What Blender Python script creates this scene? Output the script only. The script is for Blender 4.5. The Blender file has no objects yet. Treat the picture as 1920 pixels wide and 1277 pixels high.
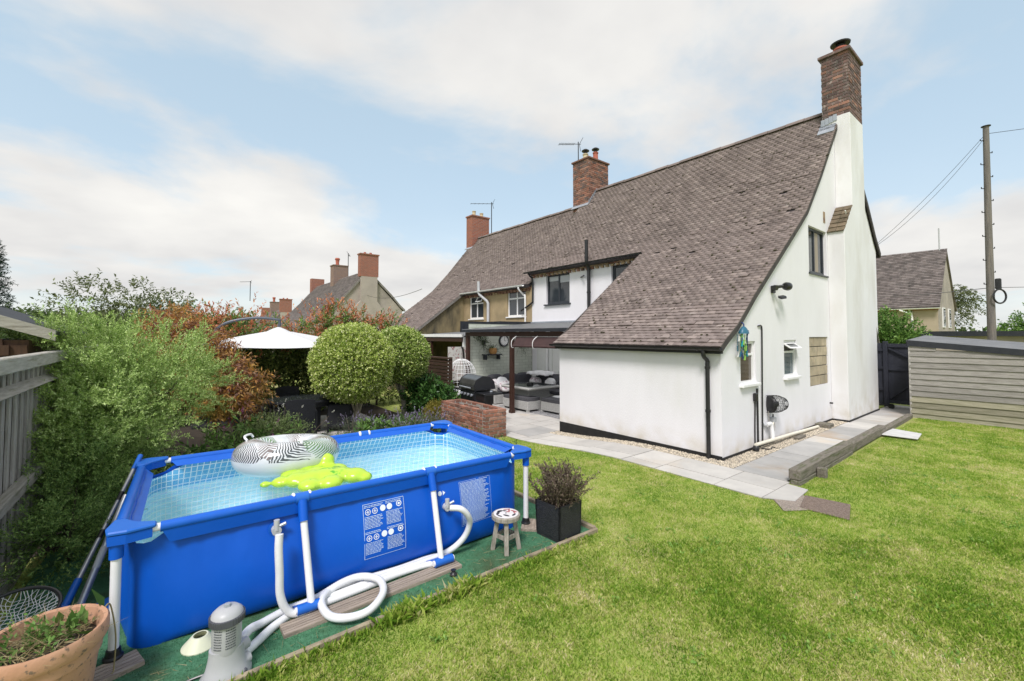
import bpy, bmesh, math, random
import numpy as np
from mathutils import Vector, Matrix
R = math.radians
PI = math.pi
random.seed(11)
rng = np.random.default_rng(11)
scene = bpy.context.scene
col = scene.collection

# ---------------------------------------------------------------- camera
cam = bpy.data.cameras.new('camera')
cam.sensor_width = 36.0
cam.lens = 815 / 1920 * 36
cam.shift_y = -38.9 / 1920
cam.clip_start = 0.05
cam.clip_end = 2000
camo = bpy.data.objects.new('camera', cam)
col.objects.link(camo)
camo.location = (-6.94, -3.39, 2.0)
camo.rotation_euler = (R(92.0), 0, -math.atan2(.6205, .784))
scene.camera = camo

# ---------------------------------------------------------------- sky, sun, exposure
SUN_EL, SUN_AZ = R(52), R(232)          # azimuth clockwise from +Y: light comes from behind the camera
w = bpy.data.worlds.new('World'); scene.world = w; w.use_nodes = True
nt = w.node_tree; nt.nodes.clear()
def wn(t, **k):
    n = nt.nodes.new(t)
    for a, b in k.items(): setattr(n, a, b)
    return n
def wl(a, b): nt.links.new(a, b)
def wmath(op, a, b=None, clamp=False):
    n = wn('ShaderNodeMath', operation=op, use_clamp=clamp)
    for i, v in enumerate((a, b)):
        if v is None: continue
        if isinstance(v, (int, float)): n.inputs[i].default_value = v
        else: wl(v, n.inputs[i])
    return n.outputs[0]
sky = wn('ShaderNodeTexSky', sky_type='NISHITA', sun_disc=False, sun_elevation=SUN_EL, sun_rotation=SUN_AZ, air_density=1.0, dust_density=1.2, ozone_density=1.5)
tc = wn('ShaderNodeTexCoord')
sep = wn('ShaderNodeSeparateXYZ'); wl(tc.outputs['Generated'], sep.inputs[0])
zz = wmath('ADD', wmath('MAXIMUM', sep.outputs[2], 0.0), 0.22)
cx = wmath('DIVIDE', sep.outputs[0], zz); cy = wmath('DIVIDE', sep.outputs[1], zz)
comb = wn('ShaderNodeCombineXYZ'); wl(cx, comb.inputs[0]); wl(cy, comb.inputs[1]); comb.inputs[2].default_value = 3.7
mp = wn('ShaderNodeMapping'); wl(comb.outputs[0], mp.inputs[0]); mp.inputs['Location'].default_value = (17.46, -3.12, 0)
n1 = wn('ShaderNodeTexNoise'); wl(mp.outputs[0], n1.inputs['Vector']); n1.inputs['Scale'].default_value = 0.75; n1.inputs['Detail'].default_value = 7; n1.inputs['Roughness'].default_value = .56; n1.inputs['Distortion'].default_value = .25
cr = wn('ShaderNodeValToRGB'); wl(n1.outputs[0], cr.inputs[0])
cr.color_ramp.elements[0].position = .415; cr.color_ramp.elements[1].position = .565; cr.color_ramp.interpolation = 'EASE'
hz = wmath('POWER', wmath('SUBTRACT', 1.0, wmath('MAXIMUM', sep.outputs[2], 0.0), True), 6.5)
cf = wmath('MAXIMUM', cr.outputs[0], wmath('MULTIPLY', hz, .85), True)
n2 = wn('ShaderNodeTexNoise'); wl(mp.outputs[0], n2.inputs['Vector']); n2.inputs['Scale'].default_value = 1.7; n2.inputs['Detail'].default_value = 5
cr2 = wn('ShaderNodeValToRGB'); wl(n2.outputs[0], cr2.inputs[0])
cr2.color_ramp.elements[0].position = .35; cr2.color_ramp.elements[0].color = (5.15, 5.12, 5.1, 1)
cr2.color_ramp.elements[1].position = .7; cr2.color_ramp.elements[1].color = (6.6, 6.5, 6.25, 1)
mixs = wn('ShaderNodeMix', data_type='RGBA', blend_type='MIX'); 
soft = wn('ShaderNodeMix', data_type='RGBA', blend_type='MIX'); soft.inputs[0].default_value = .68
gainn = wn('ShaderNodeMix', data_type='RGBA', blend_type='MULTIPLY'); gainn.inputs[0].default_value = 1.0; gainn.inputs[7].default_value = (1.5, 1.5, 1.5, 1)
wl(sky.outputs[0], gainn.inputs[6]); wl(gainn.outputs[2], soft.inputs[6]); soft.inputs[7].default_value = (4.1, 5.2, 5.75, 1)   # thin high haze veils the blue
wl(cf, mixs.inputs[0]); wl(soft.outputs[2], mixs.inputs[6]); wl(cr2.outputs[0], mixs.inputs[7])
bg = wn('ShaderNodeBackground'); bg.inputs['Strength'].default_value = 0.1
wl(mixs.outputs[2], bg.inputs['Color'])
wo = wn('ShaderNodeOutputWorld'); wl(bg.outputs[0], wo.inputs[0])
sl = bpy.data.lights.new('sun', 'SUN'); sl.energy = 2.3; sl.angle = R(15); sl.color = (1.0, .94, .935)
so = bpy.data.objects.new('sun', sl); col.objects.link(so)
so.location = (-30, -30, 40)
so.rotation_euler = (PI/2 - SUN_EL, 0, PI - SUN_AZ)
vs = scene.view_settings
vs.view_transform = 'Standard'; vs.look = 'None'; vs.gamma = 1; vs.use_curve_mapping = False; vs.exposure = 0.56
cy_ = scene.cycles
cy_.max_bounces = 6; cy_.diffuse_bounces = 3; cy_.glossy_bounces = 3; cy_.transmission_bounces = 5; cy_.transparent_max_bounces = 8
cy_.use_denoising = True

# ---------------------------------------------------------------- materials
MATS = {}
def lin(c):
    return tuple(c) + (1.0,) if len(c) == 3 else tuple(c)
def newmat(name):
    m = bpy.data.materials.new(name); m.use_nodes = True
    t = m.node_tree; t.nodes.clear()
    o = t.nodes.new('ShaderNodeOutputMaterial')
    return m, t, o
def pm(name, c, c2=None, sc=6, rough=.7, bump=0, bsc=60, isl=0, metal=0, spec=.4, stretch=None, lo=.35, hi=.65, c3=None, sc3=2, lo3=.5, hi3=.7, coat=0, det=5, local=False):
    m, t, o = newmat(name); N = t.nodes.new; L = t.links.new
    b = N('ShaderNodeBsdfPrincipled'); L(b.outputs[0], o.inputs[0])
    b.inputs['Roughness'].default_value = rough; b.inputs['Metallic'].default_value = metal; b.inputs['Specular IOR Level'].default_value = spec
    if coat: b.inputs['Coat Weight'].default_value = coat; b.inputs['Coat Roughness'].default_value = .15
    g = N('ShaderNodeNewGeometry'); v = g.outputs['Position']
    if local: v = N('ShaderNodeTexCoord').outputs['Object']
    if stretch:
        mpn = N('ShaderNodeMapping'); L(v, mpn.inputs[0]); mpn.inputs['Scale'].default_value = stretch; v = mpn.outputs[0]
    def noise(s, d=det):
        n = N('ShaderNodeTexNoise'); L(v, n.inputs['Vector']); n.inputs['Scale'].default_value = s; n.inputs['Detail'].default_value = d; n.inputs['Roughness'].default_value = .6; return n.outputs[0]
    def rng_(f, a, bb):
        n = N('ShaderNodeMapRange'); L(f, n.inputs[0]); n.inputs[1].default_value = a; n.inputs[2].default_value = bb; return n.outputs[0]
    def mix(f, a, bb):
        n = N('ShaderNodeMix'); n.data_type = 'RGBA'
        L(f, n.inputs[0])
        for i, x in ((6, a), (7, bb)):
            if isinstance(x, tuple): n.inputs[i].default_value = lin(x)
            else: L(x, n.inputs[i])
        return n.outputs[2]
    out = tuple(c)
    if c2: out = mix(rng_(noise(sc), lo, hi), tuple(c), tuple(c2))
    if c3: out = mix(rng_(noise(sc3), lo3, hi3), out, tuple(c3))
    if isl:
        oi = N('ShaderNodeObjectInfo'); a = N('ShaderNodeMath'); a.operation = 'ADD'; L(g.outputs['Random Per Island'], a.inputs[0]); L(oi.outputs['Random'], a.inputs[1])
        fr = N('ShaderNodeMath'); fr.operation = 'FRACT'; L(a.outputs[0], fr.inputs[0])
        h = N('ShaderNodeHueSaturation'); L(rng_(fr.outputs[0], 0, 1), h.inputs['Value'])
        mr = h.inputs['Value'].links[0].from_node; mr.inputs[3].default_value = 1 - isl; mr.inputs[4].default_value = 1 + isl
        if isinstance(out, tuple): h.inputs['Color'].default_value = lin(out)
        else: L(out, h.inputs['Color'])
        out = h.outputs[0]
    if isinstance(out, tuple): b.inputs['Base Color'].default_value = lin(out)
    else: L(out, b.inputs['Base Color'])
    if bump:
        bn = N('ShaderNodeBump'); bn.inputs['Strength'].default_value = bump; bn.inputs['Distance'].default_value = .01
        L(noise(bsc, 3), bn.inputs['Height']); L(bn.outputs[0], b.inputs['Normal'])
    MATS[name] = m
    return m
def leafmat(name, cols, trans=.25, rough=.55, tint=None, tsc=1.5, spec=.3):
    """leaf colours picked per leaf; tint = a second colour laid in by a broad noise"""
    m, t, o = newmat(name); N = t.nodes.new; L = t.links.new
    g = N('ShaderNodeNewGeometry')
    cr = N('ShaderNodeValToRGB'); L(g.outputs['Random Per Island'], cr.inputs[0]); r = cr.color_ramp; r.interpolation = 'LINEAR'
    while len(r.elements) < len(cols): r.elements.new(.5)
    for i, c in enumerate(cols): r.elements[i].position = i / max(1, len(cols) - 1); r.elements[i].color = lin(c)
    out = cr.outputs[0]
    if tint:
        n = N('ShaderNodeTexNoise'); L(g.outputs['Position'], n.inputs['Vector']); n.inputs['Scale'].default_value = tsc; n.inputs['Detail'].default_value = 4
        mr = N('ShaderNodeMapRange'); L(n.outputs[0], mr.inputs[0]); mr.inputs[1].default_value = .45; mr.inputs[2].default_value = .65
        mx = N('ShaderNodeMix'); mx.data_type = 'RGBA'; L(mr.outputs[0], mx.inputs[0]); L(out, mx.inputs[6]); mx.inputs[7].default_value = lin(tint); out = mx.outputs[2]
    b = N('ShaderNodeBsdfPrincipled'); L(out, b.inputs['Base Color']); b.inputs['Roughness'].default_value = rough; b.inputs['Specular IOR Level'].default_value = spec
    tr = N('ShaderNodeBsdfTranslucent'); L(out, tr.inputs[0])
    mx2 = N('ShaderNodeMixShader'); mx2.inputs[0].default_value = trans; L(b.outputs[0], mx2.inputs[1]); L(tr.outputs[0], mx2.inputs[2]); L(mx2.outputs[0], o.inputs[0])
    MATS[name] = m
    return m
def glassmat(name, c=(.03, .04, .05), rough=.03, var=None):
    m, t, o = newmat(name); N = t.nodes.new; L = t.links.new
    b = N('ShaderNodeBsdfPrincipled'); L(b.outputs[0], o.inputs[0]); b.inputs['Base Color'].default_value = lin(c); b.inputs['Roughness'].default_value = rough; b.inputs['Specular IOR Level'].default_value = .8
    if var:
        g = N('ShaderNodeNewGeometry'); n = N('ShaderNodeTexNoise'); L(g.outputs['Position'], n.inputs['Vector']); n.inputs['Scale'].default_value = 1.3
        mx = N('ShaderNodeMix'); mx.data_type = 'RGBA'; L(n.outputs[0], mx.inputs[0]); mx.inputs[6].default_value = lin(c); mx.inputs[7].default_value = lin(var); L(mx.outputs[2], b.inputs['Base Color'])
    MATS[name] = m
    return m
def brickmat(name, c1, c2, mortar, scale=1.0, axis='x'):
    m, t, o = newmat(name); N = t.nodes.new; L = t.links.new
    b = N('ShaderNodeBsdfPrincipled'); L(b.outputs[0], o.inputs[0]); b.inputs['Roughness'].default_value = .85
    g = N('ShaderNodeNewGeometry'); s = N('ShaderNodeSeparateXYZ'); L(g.outputs['Position'], s.inputs[0])
    a = N('ShaderNodeMath'); a.operation = 'ADD'; L(s.outputs[0], a.inputs[0]); L(s.outputs[1], a.inputs[1])
    k = N('ShaderNodeCombineXYZ'); L(a.outputs[0], k.inputs[0]); L(s.outputs[2], k.inputs[1])
    bt = N('ShaderNodeTexBrick'); L(k.outputs[0], bt.inputs['Vector']); bt.inputs['Scale'].default_value = scale
    bt.inputs['Color1'].default_value = lin(c1); bt.inputs['Color2'].default_value = lin(c2); bt.inputs['Mortar'].default_value = lin(mortar)
    bt.inputs['Brick Width'].default_value = .225; bt.inputs['Row Height'].default_value = .075; bt.inputs['Mortar Size'].default_value = .008
    L(bt.outputs[0], b.inputs['Base Color'])
    bn = N('ShaderNodeBump'); bn.inputs['Strength'].default_value = .6; bn.inputs['Distance'].default_value = .008; bn.invert = True; L(bt.outputs['Fac'], bn.inputs['Height']); L(bn.outputs[0], b.inputs['Normal'])
    MATS[name] = m
    return m

# ---------------------------------------------------------------- mesh helpers
class MB:
    def __init__(s): s.v = []; s.f = []
    def add(s, vs_, fs):
        k = len(s.v); s.v += [tuple(map(float, p)) for p in vs_]; s.f += [tuple(i + k for i in f) for f in fs]; return s
    def box(s, x0, y0, z0, x1, y1, z1):
        v = [(x, y, z) for z in (z0, z1) for y in (y0, y1) for x in (x0, x1)]
        return s.add(v, [(0, 2, 3, 1), (4, 5, 7, 6), (0, 1, 5, 4), (2, 6, 7, 3), (0, 4, 6, 2), (1, 3, 7, 5)])
    def obox(s, o, a, b, c):
        """box spanned from corner o by vectors a, b, c"""
        o, a, b, c = map(Vector, (o, a, b, c))
        v = [o, o + a, o + b, o + a + b, o + c, o + a + c, o + b + c, o + a + b + c]
        return s.add(v, [(0, 2, 3, 1), (4, 5, 7, 6), (0, 1, 5, 4), (2, 6, 7, 3), (0, 4, 6, 2), (1, 3, 7, 5)])
    def beam(s, p, q, wd, ht, up=(0, 0, 1)):
        p, q = Vector(p), Vector(q); d = (q - p); u = Vector(up)
        sd = d.cross(u)
        if sd.length < 1e-6: sd = d.cross(Vector((1, 0, 0)))
        sd.normalize(); u = sd.cross(d).normalized()
        return s.obox(p - sd * wd / 2 - u * ht / 2, d, sd * wd, u * ht)
    def tube(s, pts, r, n=8, closed=False, cap=True):
        pts = [Vector(p) for p in pts]; m = len(pts)
        rr = r if isinstance(r, (list, tuple)) else [r] * m
        t0 = (pts[1] - pts[0]).normalized(); a = t0.orthogonal().normalized()
        rings = []
        for i, p in enumerate(pts):
            if closed: t = (pts[(i + 1) % m] - pts[i - 1])
            else: t = pts[min(i + 1, m - 1)] - pts[max(i - 1, 0)]
            t.normalize(); a = (a - t * a.dot(t))
            if a.length < 1e-5: a = t.orthogonal()
            a.normalize(); b = t.cross(a)
            rings.append([p + (a * math.cos(2*PI*k/n) + b * math.sin(2*PI*k/n)) * rr[i] for k in range(n)])
        v = [q for ring in rings for q in ring]; f = []
        for i in range(m if closed else m - 1):
            j = (i + 1) % m
            for k in range(n): f.append((i*n+k, i*n+(k+1) % n, j*n+(k+1) % n, j*n+k))
        if cap and not closed: f.append(tuple(range(n))[::-1]); f.append(tuple((m-1)*n+k for k in range(n)))
        return s.add(v, f)
    def lathe(s, prof, c=(0, 0, 0), n=24, sx=1, sy=1):
        v = []; f = []; m = len(prof)
        for r, z in prof:
            for k in range(n): v.append((c[0] + r*sx*math.cos(2*PI*k/n), c[1] + r*sy*math.sin(2*PI*k/n), c[2] + z))
        for i in range(m - 1):
            for k in range(n): f.append((i*n+k, i*n+(k+1) % n, (i+1)*n+(k+1) % n, (i+1)*n+k))
        if prof[0][0] > 1e-6: f.append(tuple(range(n))[::-1])
        if prof[-1][0] > 1e-6: f.append(tuple((m-1)*n+k for k in range(n)))
        return s.add(v, f)
    def sphere(s, c, r, n=14, m=8, sc=(1, 1, 1)):
        prof = [(r*math.sin(PI*i/m), -r*math.cos(PI*i/m)) for i in range(m + 1)]
        k = len(s.v); s.lathe(prof, (0, 0, 0), n)
        for i in range(k, len(s.v)):
            p = s.v[i]; s.v[i] = (p[0]*sc[0] + c[0], p[1]*sc[1] + c[1], p[2]*sc[2] + c[2])
        return s
    def prism(s, poly, d):
        """poly: 3D points (planar), d: extrusion vector"""
        d = Vector(d); n = len(poly); v = [Vector(p) for p in poly] + [Vector(p) + d for p in poly]
        return s.add(v, [tuple(range(n))[::-1], tuple(range(n, 2*n))] + [(i, (i+1) % n, (i+1) % n + n, i + n) for i in range(n)])
    def mesh(s, name, mat=None, smooth=False, bevel=0):
        me = bpy.data.meshes.new(name); me.from_pydata(s.v, [], s.f)
        bm = bmesh.new(); bm.from_mesh(me)
        bmesh.ops.remove_doubles(bm, verts=bm.verts, dist=1e-6)
        if bevel:
            ed = [e for e in bm.edges if len(e.link_faces) == 2 and e.calc_face_angle(0) > .6]
            bmesh.ops.bevel(bm, geom=ed, offset=bevel, segments=1, affect='EDGES', clamp_overlap=True)
        bmesh.ops.recalc_face_normals(bm, faces=bm.faces); bm.to_mesh(me); bm.free()
        if mat: me.materials.append(MATS[mat])
        if smooth: shade(me, smooth)
        return me
    def build(s, name, mat, parent=None, smooth=False, bevel=0, kind=None, loc=None):
        return link(s.mesh(name, mat, smooth, bevel), name, parent, kind, loc)
def shade(me, smooth):
    me.polygons.foreach_set('use_smooth', [True] * len(me.polygons))
    if smooth != 2:
        bm = bmesh.new(); bm.from_mesh(me)
        for e in bm.edges: e.smooth = not (len(e.link_faces) == 2 and e.calc_face_angle(0) > R(40))
        bm.to_mesh(me); bm.free()
def link(me, name, parent=None, kind=None, loc=None):
    o = bpy.data.objects.new(name, me); col.objects.link(o)
    if parent is not None: o.parent = parent
    if kind: o['kind'] = kind
    if loc is not None: o.location = loc
    return o
def inst(me, name, parent, mtx):
    o = bpy.data.objects.new(name, me); col.objects.link(o); o.parent = parent; o.matrix_local = mtx
    return o
def tag(o, label, cat, group=None):
    o['label'] = label; o['category'] = cat
    if group: o['group'] = group
    return o
def thing(name, label, cat, loc=(0, 0, 0), rz=0, group=None):
    o = bpy.data.objects.new(name, None); col.objects.link(o); o.location = loc; o.rotation_euler = (0, 0, rz)
    o.empty_display_size = .1
    return tag(o, label, cat, group)
def struct(o): o['kind'] = 'structure'; return o
def npmesh(name, V, Q, mat, smooth=False):
    me = bpy.data.meshes.new(name); k = Q.shape[1]; n = len(Q)
    me.vertices.add(len(V)); me.vertices.foreach_set('co', np.ascontiguousarray(V, dtype=np.float32).ravel())
    me.loops.add(n * k); me.loops.foreach_set('vertex_index', np.ascontiguousarray(Q, dtype=np.int32).ravel())
    me.polygons.add(n); me.polygons.foreach_set('loop_start', np.arange(0, n*k, k, dtype=np.int32))
    try: me.polygons.foreach_set('loop_total', np.full(n, k, dtype=np.int32))
    except Exception: pass
    if smooth: me.polygons.foreach_set('use_smooth', np.ones(n, dtype=bool))
    me.update(calc_edges=True); me.validate()
    me.materials.append(MATS[mat])
    return me
UNIT = {}
def unit_box(mat, bevel=0):
    k = (mat, bevel)
    if k not in UNIT: UNIT[k] = MB().box(-.5, -.5, -.5, .5, .5, .5).mesh('unit_piece', mat, False, bevel)
    return UNIT[k]
def piece(name, mat, parent, c, size, rz=0, rx=0, ry=0, bevel=0.04):
    """a box-shaped piece sharing one mesh; c = centre in the parent's frame"""
    return inst(unit_box(mat, bevel), name, parent, Matrix.Translation(c) @ Matrix.Rotation(rz, 4, 'Z') @ Matrix.Rotation(ry, 4, 'Y') @ Matrix.Rotation(rx, 4, 'X') @ Matrix.Diagonal((size[0], size[1], size[2], 1)))
def smooth_path(pts, n=8):
    P_ = [Vector(p) for p in pts]; P_ = [P_[0]] + P_ + [P_[-1]]; out = []
    for i in range(1, len(P_) - 2):
        a, b, c, d = P_[i-1], P_[i], P_[i+1], P_[i+2]
        for k in range(n):
            t = k / n
            out.append(.5 * ((2*b) + (c - a)*t + (2*a - 5*b + 4*c - d)*t*t + (3*b - 3*c + d - a)*t**3))
    out.append(P_[-2]); return out

# ---------------------------------------------------------------- foliage helpers
def unitv(a): return a / np.maximum(np.linalg.norm(a, axis=-1, keepdims=True), 1e-9)
def twigs(P0, D, L, nl, ll, lw, spread=.9, fold=.25, start=.1, droop=0., jit=.25, stemw=0.):
    """leaves set along twigs. P0,D (N,3), L (N,), nl leaves per twig -> verts, quads"""
    N = len(P0); D = unitv(D); L = np.asarray(L).reshape(-1, 1) * np.ones((N, 1))
    t = np.linspace(start, 1, nl)[None, :] + rng.uniform(-.5, .5, (N, nl)) / nl
    base = P0[:, None, :] + D[:, None, :] * (L * t)[..., None]
    base[..., 2] -= droop * (L * t) ** 2
    rnd = rng.normal(size=(N, nl, 3)); perp = unitv(np.cross(np.repeat(D[:, None, :], nl, 1), rnd))
    a = spread * (1 + jit * rng.normal(size=(N, nl, 1)))
    ld = unitv(D[:, None, :] * np.cos(a) + perp * np.sin(a) + np.array([0, 0, -droop * .4]))
    side = unitv(np.cross(ld, unitv(rng.normal(size=(N, nl, 3)) * .6 + np.array([0, 0, 1.]))))
    nrm = np.cross(side, ld)
    k = rng.uniform(.65, 1.25, (N, nl, 1)); l = ll * k; w_ = lw * k
    A = base; B = base + ld * l * .45 + side * w_ * .5 + nrm * w_ * fold; C = base + ld * l; E = base + ld * l * .45 - side * w_ * .5 + nrm * w_ * fold
    V = np.stack([A, B, C, E], 2).reshape(-1, 3); Q = np.arange(len(V)).reshape(-1, 4)
    return V, Q
def stems(P0, D, L, wd, droop=0.):
    N = len(P0); D = unitv(D); L = np.asarray(L).reshape(-1, 1) * np.ones((N, 1))
    s1 = unitv(np.cross(D, rng.normal(size=(N, 3)))) * wd; s2 = unitv(np.cross(D, s1)) * wd
    T = P0 + D * L; T[:, 2] -= droop * L[:, 0] ** 2
    V = np.stack([P0 - s1, P0 + s1, T, P0 - s2, P0 + s2, T], 1).reshape(-1, 3); V[2::6] += 0; 
    Q = np.arange(len(V)).reshape(-1, 3); return V, Q
def on_blobs(blobs, n, lo=.6, hi=1.0, up=.25, zmin=None, lumpy=1.0):
    """points in the outer shell of a set of ellipsoids with outward directions"""
    vol = np.array([(b[3]*b[4] + b[4]*b[5] + b[3]*b[5]) for b in blobs]); pick = rng.choice(len(blobs), n, p=vol / vol.sum())
    B = np.array(blobs)[pick]; d = unitv(rng.normal(size=(n, 3)))
    r = rng.uniform(lo, hi, (n, 1)); lump = 1 + .10 * np.sin(d[:, :1] * 7 + pick[:, None]) * np.sin(d[:, 1:2] * 6 + 2) + .07 * np.sin(d[:, 2:] * 9)
    P_ = B[:, :3] + d * B[:, 3:] * r * (1 + (lump - 1) * lumpy)
    D = unitv(d / B[:, 3:] * B[:, 3:].mean() + np.array([0, 0, up]) + rng.normal(size=(n, 3)) * .35)
    if zmin is not None: k = P_[:, 2] > zmin; P_, D = P_[k], D[k]
    return P_, D
def foliage(name, parts, mat, parent, stuff=True):
    V = np.concatenate([p[0] for p in parts]); off = np.cumsum([0] + [len(p[0]) for p in parts[:-1]]); Q = np.concatenate([p[1] + o for p, o in zip(parts, off)])
    return link(npmesh(name, V, Q, mat), name, parent, 'stuff' if stuff else None)
def limbs(mb, base, top, r0, tips, rt=.25):
    base, top = Vector(base), Vector(top); mid = (base + top) / 2 + Vector((random.uniform(-.04, .04), random.uniform(-.04, .04), 0))
    mb.tube(smooth_path([base, mid, top], 3), [r0 * (1 - .35 * i / 6) for i in range(7)], 8)
    for t in tips:
        t = Vector(t); s_ = top.lerp(base, random.uniform(0, .35)); m_ = s_.lerp(t, .5) + Vector((0, 0, .06 * (t - s_).length))
        mb.tube(smooth_path([s_, m_, t], 3), [r0 * .55 * (1 - .85 * i / 6) for i in range(7)], 5)
    return mb
def gz(x, y):
    """ground level: the lawn dips to the patio beyond the pool"""
    t = min(1, max(0, (y - 1.0) / 2.9)); return -.17 * t * t * (3 - 2*t)
# ---------------------------------------------------------------- material library
pm('render_white', (.81, .80, .82), (.765, .755, .77), 1.4, .85, .45, 70, c3=(.72, .715, .695), sc3=1.1, lo3=.56, hi3=.82, stretch=(1, 1, .38))
pm('render_stained', (.79, .79, .795), (.74, .735, .73), 1.6, .85, .25, 90, c3=(.63, .615, .575), sc3=1.3, lo3=.5, hi3=.8, stretch=(1, 1, .40))
def splash(name, c, top=.55):
    t = MATS[name].node_tree; b = [n for n in t.nodes if n.type == 'BSDF_PRINCIPLED'][0]; src = b.inputs['Base Color'].links[0].from_socket; N = t.nodes.new; L = t.links.new
    g = N('ShaderNodeNewGeometry'); s = N('ShaderNodeSeparateXYZ'); L(g.outputs['Position'], s.inputs[0]); mr = N('ShaderNodeMapRange'); L(s.outputs[2], mr.inputs[0]); mr.inputs[1].default_value = top; mr.inputs[2].default_value = .02
    n = N('ShaderNodeTexNoise'); L(g.outputs['Position'], n.inputs['Vector']); n.inputs['Scale'].default_value = 3.2; n.inputs['Detail'].default_value = 6; r2 = N('ShaderNodeMapRange'); L(n.outputs[0], r2.inputs[0]); r2.inputs[1].default_value = .38; r2.inputs[2].default_value = .72
    m = N('ShaderNodeMath'); m.operation = 'MULTIPLY'; L(mr.outputs[0], m.inputs[0]); L(r2.outputs[0], m.inputs[1]); x = N('ShaderNodeMix'); x.data_type = 'RGBA'; L(m.outputs[0], x.inputs[0]); L(src, x.inputs[6]); x.inputs[7].default_value = lin(c); L(x.outputs[2], b.inputs['Base Color'])
splash('render_white', (.60, .55, .45), .4); splash('render_stained', (.52, .48, .38), .7)
pm('roughcast', (.43, .33, .19), (.36, .28, .165), 2.2, .95, .8, 110, c3=(.24, .19, .11), sc3=.8, lo3=.5, hi3=.8)
pm('roughcast_pale', (.42, .35, .26), (.36, .30, .22), 1.2, .95, .5, 60)
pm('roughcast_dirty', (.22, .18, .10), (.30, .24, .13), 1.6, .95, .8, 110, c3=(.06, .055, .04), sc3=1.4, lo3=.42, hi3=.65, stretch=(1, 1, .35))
pm('render_grey', (.42, .37, .32), (.34, .30, .265), .8, .95, .3, 60, c3=(.24, .215, .19), sc3=.5)
pm('bitumen', (.012, .012, .013), (.02, .02, .02), 9, .6, .2, 80)
pm('tile_clay', (.188, .15, .135), (.238, .195, .178), 4, .9, .35, 120, isl=.15, c3=(.125, .10, .09), sc3=1.6, lo3=.5, hi3=.8)
pm('tile_pale', (.275, .228, .205), (.23, .185, .165), 5, .9, .35, 120, isl=.16, c3=(.36, .32, .29), sc3=6, lo3=.58, hi3=.75)
pm('tile_far', (.15, .125, .118), (.22, .19, .18), 4, .9, .3, 80, isl=.3, c3=(.09, .08, .075), sc3=2.0)
pm('roof_deck', (.035, .03, .03), rough=.95)
pm('tile_mossy', (.17, .13, .085), (.11, .09, .055), 9, .95, .5, 60, isl=.25)
pm('verge_dark', (.05, .045, .042), (.08, .072, .066), 7, .9, .4, 60)
pm('moss', (.05, .045, .03), (.085, .08, .035), 20, .95, .6, 60)
pm('lead', (.42, .45, .49), (.33, .36, .40), 5, .45, .1, 30, metal=.35)
pm('brick_dark', (.17, .10, .085), (.11, .085, .08), 6, .9, .6, 90, isl=.38, c3=(.30, .26, .23), sc3=9, lo3=.54, hi3=.72)
pm('brick_red', (.33, .135, .085), (.22, .11, .08), 7, .9, .6, 90, isl=.32, c3=(.40, .32, .26), sc3=11, lo3=.58, hi3=.75)
pm('brick_brown', (.25, .12, .085), (.30, .175, .13), 6, .9, .6, 90, isl=.36, c3=(.12, .10, .09), sc3=8, lo3=.55, hi3=.75)
pm('brick_buff', (.42, .32, .19), (.34, .24, .15), 6, .9, .4, 90, isl=.25, c3=(.2, .12, .09), sc3=8)
pm('mortar', (.42, .40, .36), (.30, .285, .26), 9, .95, .5, 120)
pm('mortar_dark', (.17, .155, .14), (.25, .235, .21), 9, .95, .5, 120)
brickmat('brick_wall_red', (.33, .095, .05), (.24, .075, .042), (.30, .25, .22))
brickmat('brick_wall_brown', (.20, .125, .10), (.26, .15, .10), (.28, .25, .23))
pm('terracotta_pot', (.42, .13, .08), (.33, .10, .07), 12, .8)
pm('buff_pot', (.52, .44, .28), (.44, .37, .24), 12, .8)
pm('iron_black', (.015, .015, .016), rough=.45, spec=.5)
pm('plastic_black', (.013, .013, .014), (.022, .022, .023), 14, .35, spec=.5)
pm('plastic_white', (.84, .84, .83), (.78, .78, .77), 7, .3, spec=.5)
pm('plastic_grey', (.50, .51, .52), (.45, .46, .47), 6, .4)
pm('plastic_cream', (.80, .76, .64), (.72, .68, .55), 7, .35)
pm('frame_anthracite', (.028, .032, .040), (.035, .04, .048), 6, .4)
glassmat('pane', (.02, .026, .032), .04, (.05, .06, .07))
glassmat('pane_brown', (.10, .075, .045), .05, (.05, .04, .03))
glassmat('pane_teal', (.055, .09, .105), .05, (.10, .14, .15))
pm('curtain', (.36, .31, .25), (.30, .255, .205), 30, .9, stretch=(1, 1, .03))
pm('blind_pale', (.50, .52, .54), rough=.8)
pm('block_stone', (.46, .385, .27), (.38, .32, .22), 5, .95, .5, 80, isl=.14, c3=(.30, .26, .19), sc3=4)
pm('slab_stone', (.55, .53, .49), (.46, .445, .415), 2.2, .75, .25, 40, isl=.13, c3=(.52, .45, .36), sc3=1.0, lo3=.56, hi3=.75)
pm('slab_blue', (.36, .355, .34), (.43, .42, .40), 2.6, .7, .25, 40, isl=.12, c3=(.40, .30, .20), sc3=.45, lo3=.60, hi3=.75)
pm('joint_sand', (.33, .30, .26), (.26, .24, .21), 18, .95, .5, 150)
pm('concrete_slab', (.62, .62, .61), (.52, .52, .51), 6, .85, .3, 70)
pm('pebbles', (.62, .555, .44), (.44, .38, .29), 20, .85, isl=.42)
pm('aggregate', (.34, .28, .23), (.20, .165, .14), 45, .95, .9, 110, c3=(.45, .42, .37), sc3=70, lo3=.52, hi3=.7)
pm('aggregate_brown', (.22, .165, .13), (.14, .105, .085), 40, .95, .9, 110, c3=(.36, .29, .25), sc3=60, lo3=.55, hi3=.7)
pm('lawn_soil', (.26, .34, .065), (.33, .36, .105), 2.2, 1, .7, 50, c3=(.36, .31, .15), sc3=1.4, lo3=.5, hi3=.72)
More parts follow.
